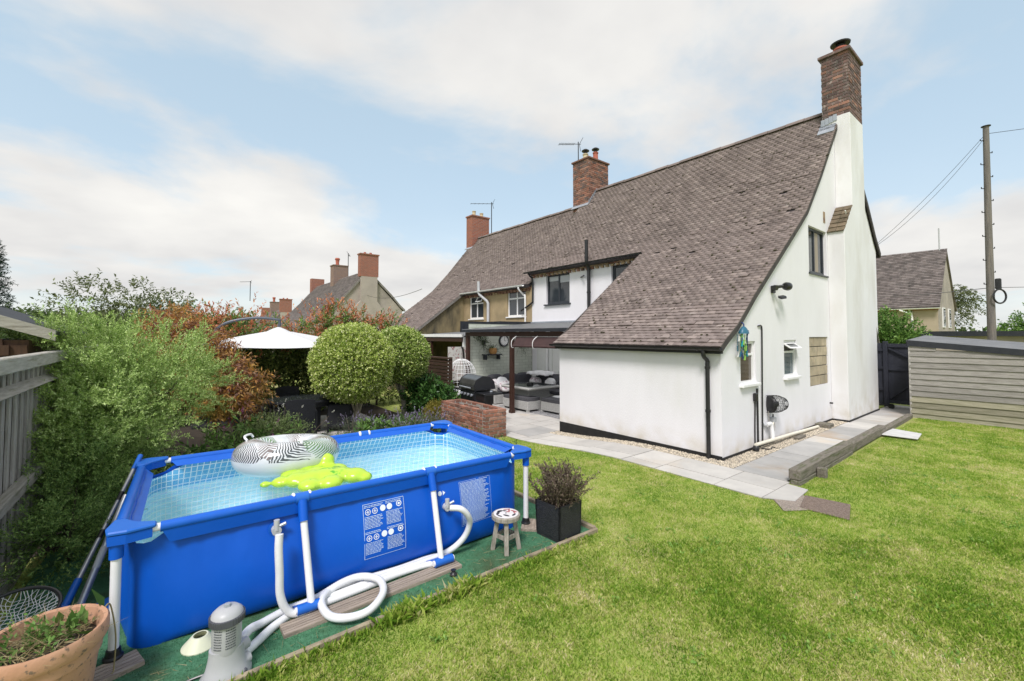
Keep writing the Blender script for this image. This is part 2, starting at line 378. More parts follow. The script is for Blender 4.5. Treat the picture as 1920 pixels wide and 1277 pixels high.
pm('bed_soil', (.055, .042, .03), (.035, .028, .02), 8, 1, 1, 40)
pm('field', (.08, .12, .03), (.11, .13, .045), .2, 1)
pm('old_wood', (.40, .385, .36), (.29, .275, .255), 7, .85, .6, 45, isl=.26, c3=(.13, .12, .10), sc3=5, lo3=.55, hi3=.75, stretch=(6, 6, .6))
pm('old_wood_x', (.40, .38, .335), (.28, .26, .22), 6, .85, .6, 45, isl=.16, c3=(.14, .125, .10), sc3=4, lo3=.56, hi3=.75, stretch=(.8, 6, 8))
pm('old_wood_y', (.42, .40, .36), (.30, .285, .25), 6, .85, .6, 45, isl=.22, c3=(.17, .17, .10), sc3=3.5, lo3=.54, hi3=.75, stretch=(8, .8, 8))
pm('shed_wood', (.34, .322, .295), (.235, .222, .20), 5, .85, .6, 45, isl=.16, c3=(.13, .11, .085), sc3=4.5, lo3=.60, hi3=.74, stretch=(8, .8, 8))
pm('green_wood_y', (.32, .30, .225), (.22, .21, .14), 5, .9, .6, 45, isl=.2, c3=(.33, .30, .23), sc3=3, lo3=.52, hi3=.72, stretch=(8, .8, 8))
pm('sleeper', (.23, .205, .17), (.14, .125, .10), 6, .9, .7, 40, c3=(.10, .115, .05), sc3=3, lo3=.5, hi3=.7, stretch=(.8, 6, 6))
pm('deck_plank', (.43, .36, .29), (.33, .27, .215), 7, .85, .5, 60, isl=.1, c3=(.23, .19, .155), sc3=5, stretch=(.7, 9, 9))
pm('edging_wood', (.38, .32, .22), (.27, .22, .15), 9, .9, .6, 50, c3=(.13, .11, .08), sc3=6)
pm('shed_brown', (.075, .035, .017), (.05, .024, .012), 6, .7, .3, 40, isl=.15, stretch=(6, 6, .8))
pm('pergola_brown', (.055, .022, .014), (.035, .015, .010), 9, .5, .2, 40, stretch=(6, 6, 1))
pm('slat_brown', (.075, .042, .026), (.045, .026, .017), 9, .75, .4, 40, isl=.2, stretch=(6, .8, 8))
pm('paint_navy', (.022, .025, .036), (.030, .033, .045), 6, .6, .3, 50, isl=.12)
pm('roof_felt', (.15, .155, .16), (.20, .205, .21), 2, .8, .3, 60)
pm('felt_dark', (.018, .021, .028), (.028, .031, .038), 5, .65, .3, 60)
pm('poly_sheet', (.50, .52, .54), (.43, .45, .47), 3, .3, spec=.6)
_t = MATS['poly_sheet'].node_tree; _o = [n for n in _t.nodes if n.type == 'OUTPUT_MATERIAL'][0]; _b = [n for n in _t.nodes if n.type == 'BSDF_PRINCIPLED'][0]
_l = _t.nodes.new('ShaderNodeBsdfTranslucent'); _l.inputs[0].default_value = (.93, .94, .95, 1); _x = _t.nodes.new('ShaderNodeMixShader'); _x.inputs[0].default_value = .85; _t.links.new(_b.outputs[0], _x.inputs[1]); _t.links.new(_l.outputs[0], _x.inputs[2]); _t.links.new(_x.outputs[0], _o.inputs[0])
pm('painted_sage', (.58, .61, .53), (.52, .55, .475), 3, .8, .5, 60, isl=.06)
pm('sage_joint', (.40, .425, .36), rough=.9)
pm('pale_panel', (.72, .73, .70), (.68, .69, .66), 4, .7)

# ---------------------------------------------------------------- ground
gx = np.unique(np.concatenate([np.linspace(-150, -12, 14), np.linspace(-12, 14, 53), np.linspace(14, 300, 20)]))
gy = np.unique(np.concatenate([np.linspace(-150, -8, 14), np.linspace(-8, 14, 45), np.linspace(14, 400, 24)]))
GV = np.array([(x, y, gz(x, y) - .005) for y in gy for x in gx]); nx = len(gx)
GQ = np.array([(j*nx+i, j*nx+i+1, (j+1)*nx+i+1, (j+1)*nx+i) for j in range(len(gy)-1) for i in range(nx-1)])
struct(link(npmesh('lawn_ground', GV, GQ, 'lawn_soil', True), 'lawn_ground'))
def sheet(name, x0, y0, x1, y1, dz, mat, n=14):
    xs = np.linspace(x0, x1, n); ys = np.linspace(y0, y1, n)
    V = np.array([(x, y, gz(x, y) + dz) for y in ys for x in xs]); Q = np.array([(j*n+i, j*n+i+1, (j+1)*n+i+1, (j+1)*n+i) for j in range(n-1) for i in range(n-1)])
    return struct(link(npmesh(name, V, Q, mat, True), name))
sheet('garden_bed', -9.5, 2.72, -1.9, 12.5, .006, 'bed_soil', 24)

# paving: joints below, slabs proud
def paving(name, cells, mats, dz=.012, th=.03):
    root = struct(bpy.data.objects.new(name, None)); col.objects.link(root)
    for (x0, y0, x1, y1) in cells:
        xm, ym = (x0 + x1)/2, (y0 + y1)/2; s_ = (gz(xm, y1) - gz(xm, y0)) / max(.1, y1 - y0)
        piece('slab', random.choice(mats), root, (xm, ym, gz(xm, ym) + dz - th/2 + random.uniform(-.002, .002)), (x1 - x0 - .012, y1 - y0 - .012, th), rx=math.atan(s_), bevel=.012)
    return root
def courses(x0, x1, y0, y1, rows, lens, along='x'):
    out = []; p = (y0 if along == 'x' else x0); end = (y1 if along == 'x' else x1); i = 0
    while p < end - .05:
        r = min(rows[i % len(rows)], end - p); r = end - p if end - p - r < .2 else r
        q, qe = ((x0, x1) if along == 'x' else (y0, y1)); q0 = q; first = True
        while q0 < qe - .01:
            l = random.choice(lens) * (random.uniform(.4, 1) if first else 1); first = False
            q1 = min(q0 + l, qe); q1 = qe if qe - q1 < .2 else q1
            out.append((q0, p, q1, p + r) if along == 'x' else (p, q0, p + r, q1)); q0 = q1
        p += r; i += 1
    return out
sheet('path_joints', -1.2, -1.06, -.28, 3.7, .002, 'joint_sand', 12)
sheet('path_joints_side', -.28, -1.02, 9.4, -.28, .002, 'joint_sand', 12)
sheet('patio_joints', -1.2, 3.7, 3.4, 8.5, .002, 'joint_sand', 12)
paving('paved_path', courses(-1.2, -.3, -1.06, 3.7, [.6, .9], [.45, .45, .6], 'x'), ['slab_stone'])
paving('paved_side_path', courses(-.3, 9.3, -1.02, -.3, [.72], [.6, .9, .45], 'x'), ['slab_blue', 'slab_blue', 'slab_stone'])
paving('patio', courses(-1.2, 3.38, 3.7, 8.48, [.6, .45, .75], [.6, .9, .75], 'x'), ['slab_stone', 'slab_stone', 'slab_blue'])
paving('dining_patio', courses(-5.6, -2.7, 5.9, 9.0, [.6, .75], [.6, .9], 'x'), ['slab_stone'])
# end slab laid skew where the path meets the lawn
o = MB().prism([(-1.2, -1.07, .006), (-.42, -1.07, .006), (-.46, -1.32, .006), (-1.02, -1.36, .006)], (0, 0, .012)).build('slab', 'slab_stone', bpy.data.objects['paved_path'])

# gravel strip along the walls
def gravel(name, rects, n):
    areas = np.array([(r[2]-r[0])*(r[3]-r[1]) for r in rects]); pk = rng.choice(len(rects), n, p=areas/areas.sum()); Rr = np.array(rects)[pk]
    x = rng.uniform(Rr[:, 0], Rr[:, 2]); y = rng.uniform(Rr[:, 1], Rr[:, 3]); z = np.array([gz(a, b) for a, b in zip(x, y)]) + .008
    r = rng.uniform(.007, .016, n)
    base = np.array([(1, 0, 0), (0, 1, 0), (-1, 0, 0), (0, -1, 0), (0, 0, .7), (0, 0, -.7)])
    V = np.stack([x, y, z], 1)[:, None, :] + base[None] * r[:, None, None] * rng.uniform(.7, 1.3, (n, 6, 1))
    F = np.array([(0, 1, 4), (1, 2, 4), (2, 3, 4), (3, 0, 4), (1, 0, 5), (2, 1, 5), (3, 2, 5), (0, 3, 5)])
    Q = (F[None] + 6*np.arange(n)[:, None, None]).reshape(-1, 3)
    return link(npmesh(name, V.reshape(-1, 3), Q, 'pebbles'), name, None, 'stuff')
sheet('gravel_bed', -.29, -.29, .02, 3.68, .004, 'joint_sand', 10); sheet('gravel_bed_side', .02, -.29, 5.4, .02, .004, 'joint_sand', 10)
g_ = gravel('gravel', [(-.30, -.29, 0, 3.7), (0, -.29, 5.3, 0)], 9000)
g_['label'] = 'strip of buff pebbles along the foot of the white house'

# ---------------------------------------------------------------- house pair
RID = 6.45
PROF = [(-.13, 1.80), (.05, 1.925), (.44, 2.15), (1.143, 2.715), (2.42, 3.655), (3.40, 4.375), (3.80, 4.69), (4.714, 5.675), (5.85, 7.03), (RID, 7.76)]
BACK = [(RID, 7.76), (8.64, 5.70), (9.4, 4.86), (9.9, 4.43)]
def prof_z(x, P_=PROF):
    for (a, b), (c, d) in zip(P_, P_[1:]):
        if a <= x <= c: return b + (d - b)*(x - a)/(c - a)
    return P_[-1][1]
def prof_walk(P_, gauge):
    """points every gauge along the slope: (x, z, slope angle)"""
    out = []; seg = [(Vector((a, b)), Vector((c, d))) for (a, b), (c, d) in zip(P_, P_[1:])]; total = sum((q-p).length for p, q in seg); s_ = 0
    while s_ < total - .02:
        r = s_
        for p, q in seg:
            l = (q-p).length
            if r <= l: pt = p.lerp(q, r/l); a0 = math.atan2(q[1]-p[1], q[0]-p[0]); break
            r -= l
        out.append((pt[0], pt[1], a0)); s_ += gauge
    return out
TILE_V = [(-.02, 0, 0), (.165, 0, 0), (.165, .16, -.012), (-.02, .16, -.012)]
def tile_np(rows, y0, y1, mat, zoff=0, cut=None, chunk=None, wd=.168, lift=.035):
    """tile transforms for rows between y0,y1; returns list of (matrix-ready tuples)"""
    T_ = []
    for k, (x, z, a) in enumerate(rows):
        n = int(round((y1 - y0) / wd)); sh = (k % 2) * .5 * wd
        for i in range(-1, n + 1):
            ya = y0 + i*wd + sh; yb = ya + wd
            ya, yb = max(ya, y0), min(yb, y1)
            if yb - ya < .04: continue
            if cut and cut(x, (ya+yb)/2): continue
            T_.append((x, (ya+yb)/2, z + zoff, a, yb - ya - .005))
    return T_
TBM = {}
def tile_mesh(mat):
    if mat not in TBM:
        # a plain clay tile, slightly cambered, length along +x (up the slope), thickness .013
        m = MB(); n = 2
        m.add([(0, -.5, 0), (0, 0, .006), (0, .5, 0), (.15, -.5, 0), (.15, 0, .004), (.15, .5, 0), (0, -.5, -.020), (0, .5, -.020), (.15, -.5, -.012), (.15, .5, -.012)],
              [(0, 1, 4, 3), (1, 2, 5, 4), (0, 6, 7, 2, 1), (0, 3, 8, 6), (2, 7, 9, 5), (6, 8, 9, 7)])
        TBM[mat] = m.mesh('tile', mat)
    return TBM[mat]
def tile_mtx(t, rnd):
    x, y, z, a, wd = t
    lift = (.012 if rnd.random() < .96 else rnd.uniform(.018, .028)) + rnd.uniform(-.002, .002)
    ex = Vector((math.cos(a), 0, math.sin(a))); ez = Vector((-math.sin(a), 0, math.cos(a))); ey = Vector((0, 1, 0))
    tilt = -.135 - (lift - .012) * 1.8; ex2 = ex*math.cos(tilt) + ez*math.sin(tilt); ez2 = ez*math.cos(tilt) - ex*math.sin(tilt)
    tw = rnd.gauss(0, .007)
    ex3 = ex2*math.cos(tw) + ey*math.sin(tw); ey3 = ey*math.cos(tw) - ex2*math.sin(tw)
    o = Vector((x, y, z)) + ez*(lift + .018) + ex*rnd.gauss(0, .003)
    return Matrix(((ex3.x, ey3.x*wd, ez2.x, o.x), (ex3.y, ey3.y*wd, ez2.y, o.y), (ex3.z, ey3.z*wd, ez2.z, o.z), (0, 0, 0, 1)))
def tiles_joined(name, T_, mat, parent, seed=3, drop=.0):
    rnd = random.Random(seed); me = tile_mesh(mat)
    base = np.array([v.co for v in me.vertices]); faces = [tuple(p.vertices) for p in me.polygons]
    tri = []
    for f in faces:
        for i in range(1, len(f)-1): tri.append((f[0], f[i], f[i+1]))
    tri = np.array(tri); Vs = []; Fs = []
    for i, t in enumerate(T_):
        if drop and rnd.random() < drop: continue
        M_ = np.array(tile_mtx(t, rnd)); Vs.append(base @ M_[:3, :3].T + M_[:3, 3]); Fs.append(tri + len(base)*(len(Vs)-1))
    return link(npmesh(name, np.concatenate(Vs), np.concatenate(Fs), mat), name, parent, 'stuff')
def wall_holes(name, outer, holes, fmap, depth, mat, parent, bevel=0):
    """planar wall polygon (2D) with rectangular openings; fmap maps (a,b,d) to 3D, d = depth inwards"""
    bm = bmesh.new(); loops = [outer] + [[(h[0], h[1]), (h[2], h[1]), (h[2], h[3]), (h[0], h[3])] for h in holes]; edges = []; rings = []
    for lp in loops:
        vs_ = [bm.verts.new(fmap(a, b, 0)) for a, b in lp]; rings.append(lp)
        edges += [bm.edges.new((vs_[i], vs_[(i+1) % len(vs_)])) for i in range(len(vs_))]
    bmesh.ops.triangle_fill(bm, edges=edges, use_beauty=True, use_dissolve=False)
    for lp in rings:
        for i in range(len(lp)):
            a, b = lp[i], lp[(i+1) % len(lp)]
            bm.faces.new([bm.verts.new(fmap(*a, 0)), bm.verts.new(fmap(*b, 0)), bm.verts.new(fmap(*b, depth)), bm.verts.new(fmap(*a, depth))])
    bmesh.ops.remove_doubles(bm, verts=bm.verts, dist=1e-5); bmesh.ops.recalc_face_normals(bm, faces=bm.faces)
    me = bpy.data.meshes.new(name); bm.to_mesh(me); bm.free(); me.materials.append(MATS[mat])
    return link(me, name, parent)
def window(parent, fm, a0, b0, a1, b1, fmat, gmat, muls=(), trans=(), fw_=.06, rec=.09, sill=None, backing=None, sash=None):
    """fm(a,b,d) -> 3D with d measured inwards; muls/trans = mullion and transom positions; returns the window part"""
    def bx(m, p0, q0, p1, q1, d0, d1):
        v = [fm(p, q, d) for d in (d0, d1) for q in (q0, q1) for p in (p0, p1)]
        return m.add(v, [(0, 2, 3, 1), (4, 5, 7, 6), (0, 1, 5, 4), (2, 6, 7, 3), (0, 4, 6, 2), (1, 3, 7, 5)])
    m = MB(); e = .002
    bx(m, a0+e, b0+e, a0+fw_, b1-e, rec, rec+.06); bx(m, a1-fw_, b0+e, a1-e, b1-e, rec, rec+.06)
    bx(m, a0+fw_, b0+e, a1-fw_, b0+fw_, rec, rec+.06); bx(m, a0+fw_, b1-fw_, a1-fw_, b1-e, rec, rec+.06)
    win = m.build('window', fmat, parent)
    xs = [a0+fw_] + list(muls) + [a1-fw_]
    for q in muls: bx(MB(), 0, 0, 0, 0, 0, 0); mm = MB(); bx(mm, q-fw_*.45, b0+fw_, q+fw_*.45, b1-fw_, rec+.004, rec+.055); mm.build('mullion', fmat, win)
    for q in trans: mm = MB(); bx(mm, a0+fw_, q-fw_*.45, a1-fw_, q+fw_*.45, rec+.006, rec+.053); mm.build('transom', fmat, win)
    ys = [b0+fw_] + list(trans) + [b1-fw_]
    for i in range(len(xs)-1):
        for j in range(len(ys)-1):
            if sash and (i, j) in sash: continue
            mm = MB(); bx(mm, xs[i], ys[j], xs[i+1], ys[j+1], rec+.025, rec+.032); mm.build('pane', gmat, win)
    if sill: mm = MB(); bx(mm, a0-.05, b0-.05, a1+.05, b0-.002, -sill, rec); mm.build('sill', fmat, win, bevel=.006)
    return win
def open_light(win, fm, a0, b0, a1, b1, fmat, gmat, out, rec=.09, fw_=.045):
    """top-hung light swung out by `out` metres at its foot"""
    h = b1 - b0
    def g(a, t, d): return Vector(fm(a, b1 - t*math.sqrt(max(.01, h*h - out*out)), rec - t*out + d))
    m = MB()
    def q(p0, t0, p1, t1, d0, d1):
        v = [g(p, t, d) for d in (d0, d1) for t in (t0, t1) for p in (p0, p1)]
        m.add(v, [(0, 2, 3, 1), (4, 5, 7, 6), (0, 1, 5, 4), (2, 6, 7, 3), (0, 4, 6, 2), (1, 3, 7, 5)])
    f = fw_/h
    q(a0, 0, a0+fw_, 1, 0, .04); q(a1-fw_, 0, a1, 1, 0, .04); q(a0+fw_, 0, a1-fw_, f, 0, .04); q(a0+fw_, 1-f, a1-fw_, 1, 0, .04)
    o = m.build('open_light', fmat, win)
    m2 = MB(); v = [g(p, t, d) for d in (.016, .022) for t in (f, 1-f) for p in (a0+fw_, a1-fw_)]
    m2.add(v, [(0, 2, 3, 1), (4, 5, 7, 6), (0, 1, 5, 4), (2, 6, 7, 3), (0, 4, 6, 2), (1, 3, 7, 5)]); m2.build('pane', gmat, win)
def brick_stack(name, parent, x0, y0, x1, y1, z0, z1, bmat, mmat, skip=(), ch=.075, bl=.225, proud=.006, as_parts=True, stagger=.5):
    """a rectangular stack with a mortar core and real bricks on its faces"""
    core = MB().box(x0+.008, y0+.008, z0, x1-.008, y1-.008, z1).build(name, mmat, parent)
    k = 0; z = z0 + .005; th = .10
    n = int((z1 - z0) / ch); ch = (z1 - z0) / n
    for r in range(n):
        zc = z0 + (r + .5)*ch
        for side, (u0, u1) in enumerate(((x0, x1), (x0, x1), (y0, y1), (y0, y1))):
            if side in skip: continue
            off = (r % 2) * stagger * bl + (0 if side < 2 else .5*bl)
            u = u0 - (off % bl)
            while u < u1 - .02:
                a, b = max(u, u0), min(u + bl, u1); u += bl
                if b - a < .045: continue
                L_ = b - a - .012; j = random.uniform(-.004, .005); mid = (a+b)/2
                if side == 0: c = (mid, y0 + .03 - proud - j, zc); s_ = (L_, .06, ch - .012)
                elif side == 1: c = (mid, y1 - .03 + proud + j, zc); s_ = (L_, .06, ch - .012)
                elif side == 2: c = (x0 + .03 - proud - j, mid, zc); s_ = (.06, L_ - (.0), ch - .012)
                else: c = (x1 - .03 + proud + j, mid, zc); s_ = (.06, L_, ch - .012)
                piece('brick', random.choice(bmat), core, c, s_, rz=random.gauss(0, .008), bevel=.05)
    return core
def aerial(root_name, label, x, y, z, h, ang, n=9, L_=.9, sc=1.0):
    t = thing(root_name, label, 'aerial', (x, y, z), ang)
    MB().tube([(0, 0, -.9), (0, 0, h)], .018*sc, 6).build('mast', 'iron_black', t)
    MB().tube([(-.12, 0, h-.08), (L_, 0, h-.20)], .011*sc, 5).build('boom', 'iron_black', t)
    for i in range(n):
        q = L_*(.22 + .78*i/(n-1)); zz_ = h - .08 - .12*(q+.12)/(L_+.12)
        MB().tube([(q, -.11, zz_), (q, .11, zz_)], .006*sc, 4).build('director', 'iron_black', t)
    m = MB()
    for s_ in (-1, 1): m.tube([(-.05, 0, h-.09), (-.16, .2*s_*.6, h-.09 + .24*s_)], .009*sc, 4)
    m.build('reflector', 'iron_black', t)
    return t
# ---------------------------------------------------------------- the white house
def roof_deck(parent, y0, y1, P_, th=.10, mat='roof_deck', name='deck'):
    top = [(x, y0, z) for x, z in P_]; bot = [(x + .02, y0, z - th) for x, z in reversed(P_)]
    return MB().prism(top + bot, (0, y1 - y0, 0)).build(name, mat, parent)
def ridge_tiles(parent, y0, y1, z, mat='tile_clay'):
    n = max(1, int((y1 - y0)/.44)); l = (y1 - y0)/n
    m = MB(); pr = [(.13*math.cos(PI*k/6), .11*math.sin(PI*k/6)) for k in range(7)]
    m.prism([(RID + a, 0, b) for a, b in pr] + [(RID + a*.82, 0, b*.82) for a, b in reversed(pr)], (0, l - .012, 0)); me = m.mesh('ridge_tile', mat)
    for i in range(n): inst(me, 'ridge_tile', parent, Matrix.Translation((0, y0 + i*l, z - .03 + random.uniform(-.008, .012))))
def gutter(parent, p, q, mat, r=.055, brackets=0, name='gutter'):
    p, q = Vector(p), Vector(q); m = MB(); d = q - p; sd = d.normalized().cross(Vector((0, 0, 1)))
    pr = [(math.cos(PI + PI*k/6)*r, math.sin(PI + PI*k/6)*r) for k in range(7)]; pr += [(a*.85, b*.85) for a, b in reversed(pr)]
    m.prism([p + sd*a + Vector((0, 0, b)) for a, b in pr], d); g = m.build(name, mat, parent)
    for i in range(brackets):
        c = p.lerp(q, (i + .5)/brackets); u = d.normalized()*.02
        MB().prism([c - u + sd*a*1.12 + Vector((0, 0, b*1.12)) for a, b in pr[:7]] + [c - u + sd*a + Vector((0, 0, b)) for a, b in reversed(pr[:7])], u*2).build('bracket', mat, g)
    return g
def corbels(parent, x, y0, y1, z, mats, n):
    """brick eaves course: a plain course above a row of projecting header bricks"""
    for i in range(n):
        yc = y0 + (y1 - y0)*(i + .5)/n
        piece('corbel_brick', random.choice(mats), parent, (x - .03, yc, z - .10), (.08, (y1 - y0)/n*.5, .065), bevel=.05)
        piece('corbel_brick', random.choice(mats), parent, (x - .04, yc, z - .025), (.12, (y1 - y0)/n - .012, .065), bevel=.05)
def pot_and_cowl(parent, x, y, z, mat, h=.3, cowl=True, r=.12):
    p = MB().lathe([(r*1.05, 0), (r*1.05, .05), (r*.9, .07), (r*.82, h-.06), (r*.98, h-.04), (r*.98, h), (r*.7, h), (r*.66, h-.1)], (x, y, z), 18).build('chimney_pot', mat, parent, 1)
    if cowl:
        m = MB(); m.lathe([(r*.62, h-.02), (r*.62, h+.09), (r*.3, h+.1)], (x, y, z), 14); m.build('cowl_collar', 'iron_black', p, 1)
        MB().lathe([(r*1.25, h+.11), (r*1.3, h+.14), (r*.75, h+.19), (r*.1, h+.2)], (x, y, z), 18).build('cowl_cap', 'iron_black', p, 1)
H = thing('white_house', 'white rendered house with brown tiled roof sweeping low and brick chimneys', 'house')
fG = lambda a, b, d: (a, d, b)               # gable plane y = 0
fR = lambda a, b, d: (3.4 + d, a, b)         # rear wall plane x = 3.4
zt = lambda x: prof_z(x) - .085
gable_poly = [(0, -.3), (9.65, -.3), (9.65, 4.5), (8.64, 5.60), (RID, 7.66)] + [(x, zt(x)) for x in (5.85, 4.714, 3.8, 3.4, 2.42, 1.143, .44, .05)] + [(0, 1.80)]
W1 = (.68, 1.16, 1.27, 1.89); W2 = (2.55, 1.17, 3.20, 1.90); WB = (3.94, .88, 5.14, 1.955); WU = (4.04, 3.38, 5.2, 4.42)
wall_holes('gable_wall', gable_poly, [W1, W2, WB, WU], fG, .25, 'render_white', H)
MB().box(.0, .25, -.35, .25, 3.65, 1.80).build('catslide_wall', 'render_white', H)
RW1 = (6.62, 3.06, 7.75, 4.09); RW2 = (3.95, 3.3, 4.9, 4.07)
wall_holes('rear_wall', [(3.66, -.35), (8.5, -.35), (8.5, 4.26), (3.66, 4.26)], [RW1, RW2], fR, .25, 'render_white', H)
MB().prism([(.26, 3.4, -.3), (3.64, 3.4, -.3), (3.64, 3.4, 4.3), (2.42, 3.4, 3.5), (1.143, 3.4, 2.6), (.26, 3.4, 1.93)], (0, .25, 0)).build('cheek_wall', 'render_white', H)
MB().box(9.4, .26, -.3, 9.65, 8.5, 4.5).build('street_wall', 'render_white', H)
# plinth
MB().box(-.014, .0, -.35, -.0, 3.64, .068).build('plinth', 'bitumen', H)
MB().box(-.014, -.014, -.3, 5.28, .0, .05).build('plinth', 'bitumen', H)
# windows on the gable
wn_ = window(H, fG, *W1, 'plastic_white', 'pane_brown', (), (1.66,), .045, .035, .07)
wn2 = window(H, fG, *W2, 'plastic_white', 'pane_teal', (), (1.66,), .045, .035, .07, sash={(0, 1)})
open_light(wn2, fG, W2[0]+.05, 1.655, W2[2]-.05, W2[3]-.05, 'plastic_white', 'pane', .16, .035)
wu = window(H, fG, *WU, 'frame_anthracite', 'pane', (4.60,), (), .06, .06)
MB().box(WU[0]-.03, -.03, WU[1]-.04, WU[2]+.03, .12, WU[1]-.003).build('sill', 'frame_anthracite', wu)
MB().box(4.66, .078, 3.45, 4.88, .082, 4.35).build('curtain', 'curtain', wu)
# blocked-up opening filled with stone blocks
bo = MB().box(WB[0]+.002, .06, WB[1]+.002, WB[2]-.002, .2, WB[3]-.002).build('blocked_opening', 'mortar', H)
rows = 5; rh = (WB[3]-WB[1])/rows
for r in range(rows):
    cuts = [0, .48, 1.0] if r % 2 else [0, .27, .72, 1.0]
    if r == 0: cuts = [0, .58, 1.0]
    for a, b in zip(cuts, cuts[1:]):
        x0 = WB[0] + a*1.2 + .011; x1 = WB[0] + b*1.2 - .011
        piece('block', 'block_stone', bo, ((x0+x1)/2, .06 - random.uniform(.004, .014), WB[1] + (r+.5)*rh), (x1-x0, .06, rh - .02), bevel=.03)
piece('air_brick', 'brick_buff', H, (5.09, -.003, 4.76), (.12, .012, .26), bevel=.02)
# chimney breast and stack
CB = MB()
CB.prism([(5.3, -.33, -.12), (7.9, -.33, -.12), (7.9, -.33, 4.25), (7.1, -.33, 5.15), (7.1, -.33, 7.45), (6.0, -.33, 7.45), (6.0, -.33, 5.13), (5.3, -.33, 4.42)], (0, .33, 0))
cbr = CB.build('chimney_breast', 'render_stained', H, bevel=.008)
MB().box(6.0, .0, 7.0, 7.1, .26, 7.45).build('stack_base', 'render_stained', cbr)
MB().box(5.285, -.345, -.3, 7.915, -.33, .05).build('plinth', 'bitumen', H)
MB().box(5.285, -.33, -.3, 5.3, .0, .05).build('plinth', 'bitumen', H)
for r in range(6):
    f0 = r/6; xx = 5.28 + .7*f0; z_ = 4.43 + .72*f0
    for i in range(2):
        piece('shoulder_tile', 'tile_mossy', cbr, (xx + .05, -.255 + i*.172 + (r % 2)*.0, z_ + .055), (.185, .165, .02), ry=-math.atan2(.72, .7)+.12, bevel=.04)
st = brick_stack('chimney', H, 6.02, -.325, 7.08, .255, 7.45, 9.02, ['brick_dark', 'brick_dark', 'brick_dark', 'brick_dark', 'brick_brown'], 'mortar', skip=(1, 3))
MB().box(5.97, -.375, 9.02, 7.13, .305, 9.10).build('coping', 'brick_dark', st, bevel=.01)
MB().lathe([(.26, 0), (.2, .08), (.15, .11)], (6.6, -.03, 9.10), 18).build('flaunching', 'mortar_dark', st, 1)
pot_and_cowl(st, 6.6, -.03, 9.18, 'terracotta_pot', .24, True, .17)
m = MB()
for i in range(5):
    x0 = 5.80 + i*.05; m.prism([(x0, -.05, prof_z(x0)+.05), (x0+.1, -.05, prof_z(x0+.1)+.05), (x0+.1, .30, prof_z(x0+.1)+.05), (x0, .30, prof_z(x0)+.05)], (-.01, 0, .012))
m.build('lead_flashing', 'lead', st)
for i in range(4):
    x0 = 6.0 - .012; piece('lead_flashing', 'lead', st, (x0, -.03 + i*.085, 7.42 - .02*i), (.012, .08, .16), bevel=.02)
# roof: deck, tiles, ridge, verge
RF = roof_deck(H, -.045, 3.68, PROF, name='roof')
roof_deck(RF, 3.68, 8.5, [(3.22, 4.245)] + PROF[5:], name='deck')
roof_deck(RF, -.045, 8.5, BACK, name='deck')
rows_all = prof_walk(PROF, .1)
UPX = 3.20
T_low = [t for t in tile_np([r for r in rows_all if r[0] < UPX], -.07, 3.72, None)]
T_up = tile_np([r for r in rows_all if r[0] >= UPX], -.07, 8.5, None, cut=lambda x, y: (6.0 < x and y < .27) or (x > 5.96 and 8.02 < y))
rt = random.Random(5)
T_low.sort(key=lambda t: t[0])
for t in T_low[:300]: inst(tile_mesh('tile_pale' if rt.random() < .35 else 'tile_clay'), 'tile', RF, tile_mtx(t, rt))
rest = T_low[300:]; pale = [t for t in rest if rt.random() < (.32 if t[0] < 1.6 else .2)]; ps = set(id(t) for t in pale)
ku = [rt.random() for _ in T_up]
tiles_joined('roof_tiles', [t for t in rest if id(t) not in ps] + [t for t, q in zip(T_up, ku) if q > .14], 'tile_clay', RF, 3, .006)
tiles_joined('pale_roof_tiles', pale + [t for t, q in zip(T_up, ku) if q <= .14], 'tile_pale', RF, 4, .008)
ridge_tiles(RF, .30, 8.0, 7.76)
top = [(x, z + .01) for x, z in PROF]
MB().prism([(x, -.075, z + .012) for x, z in PROF] + [(x + .03, -.075, z - .075) for x, z in reversed(PROF)], (0, .031, 0)).build('verge', 'verge_dark', RF)
MB().prism([(x, -.075, z + .03) for x, z in BACK] + [(x - .03, -.075, z - .10) for x, z in reversed(BACK)], (0, .031, 0)).build('verge', 'verge_dark', RF)
MB().prism([(3.45, 3.70, 4.42), (.0, 3.70, 1.90), (.03, 3.70, 1.80), (3.48, 3.70, 4.32)], (0, .03, 0)).build('verge', 'verge_dark', RF)
# clumps of moss
mm = MB(); rm = random.Random(9)
for i in range(420):
    t = rm.choice(T_low + T_up); r = rm.uniform(.007, .022)
    mm.sphere((t[0] - .01, t[1] + rm.uniform(-.08, .08), t[2] + .04), r, 7, 5, (1.2, rm.uniform(1, 2.2), .8))
mm.build('moss_clumps', 'moss', RF, kind='stuff')
# small gutter-side roof at the street front right of the breast
MB().prism([(8.9, -.05, 2.62), (9.62, -.05, 1.62), (9.66, -.05, 1.66), (8.95, -.05, 2.68)], (0, .05, 0)).build('lean_to_verge', 'sleeper', H)
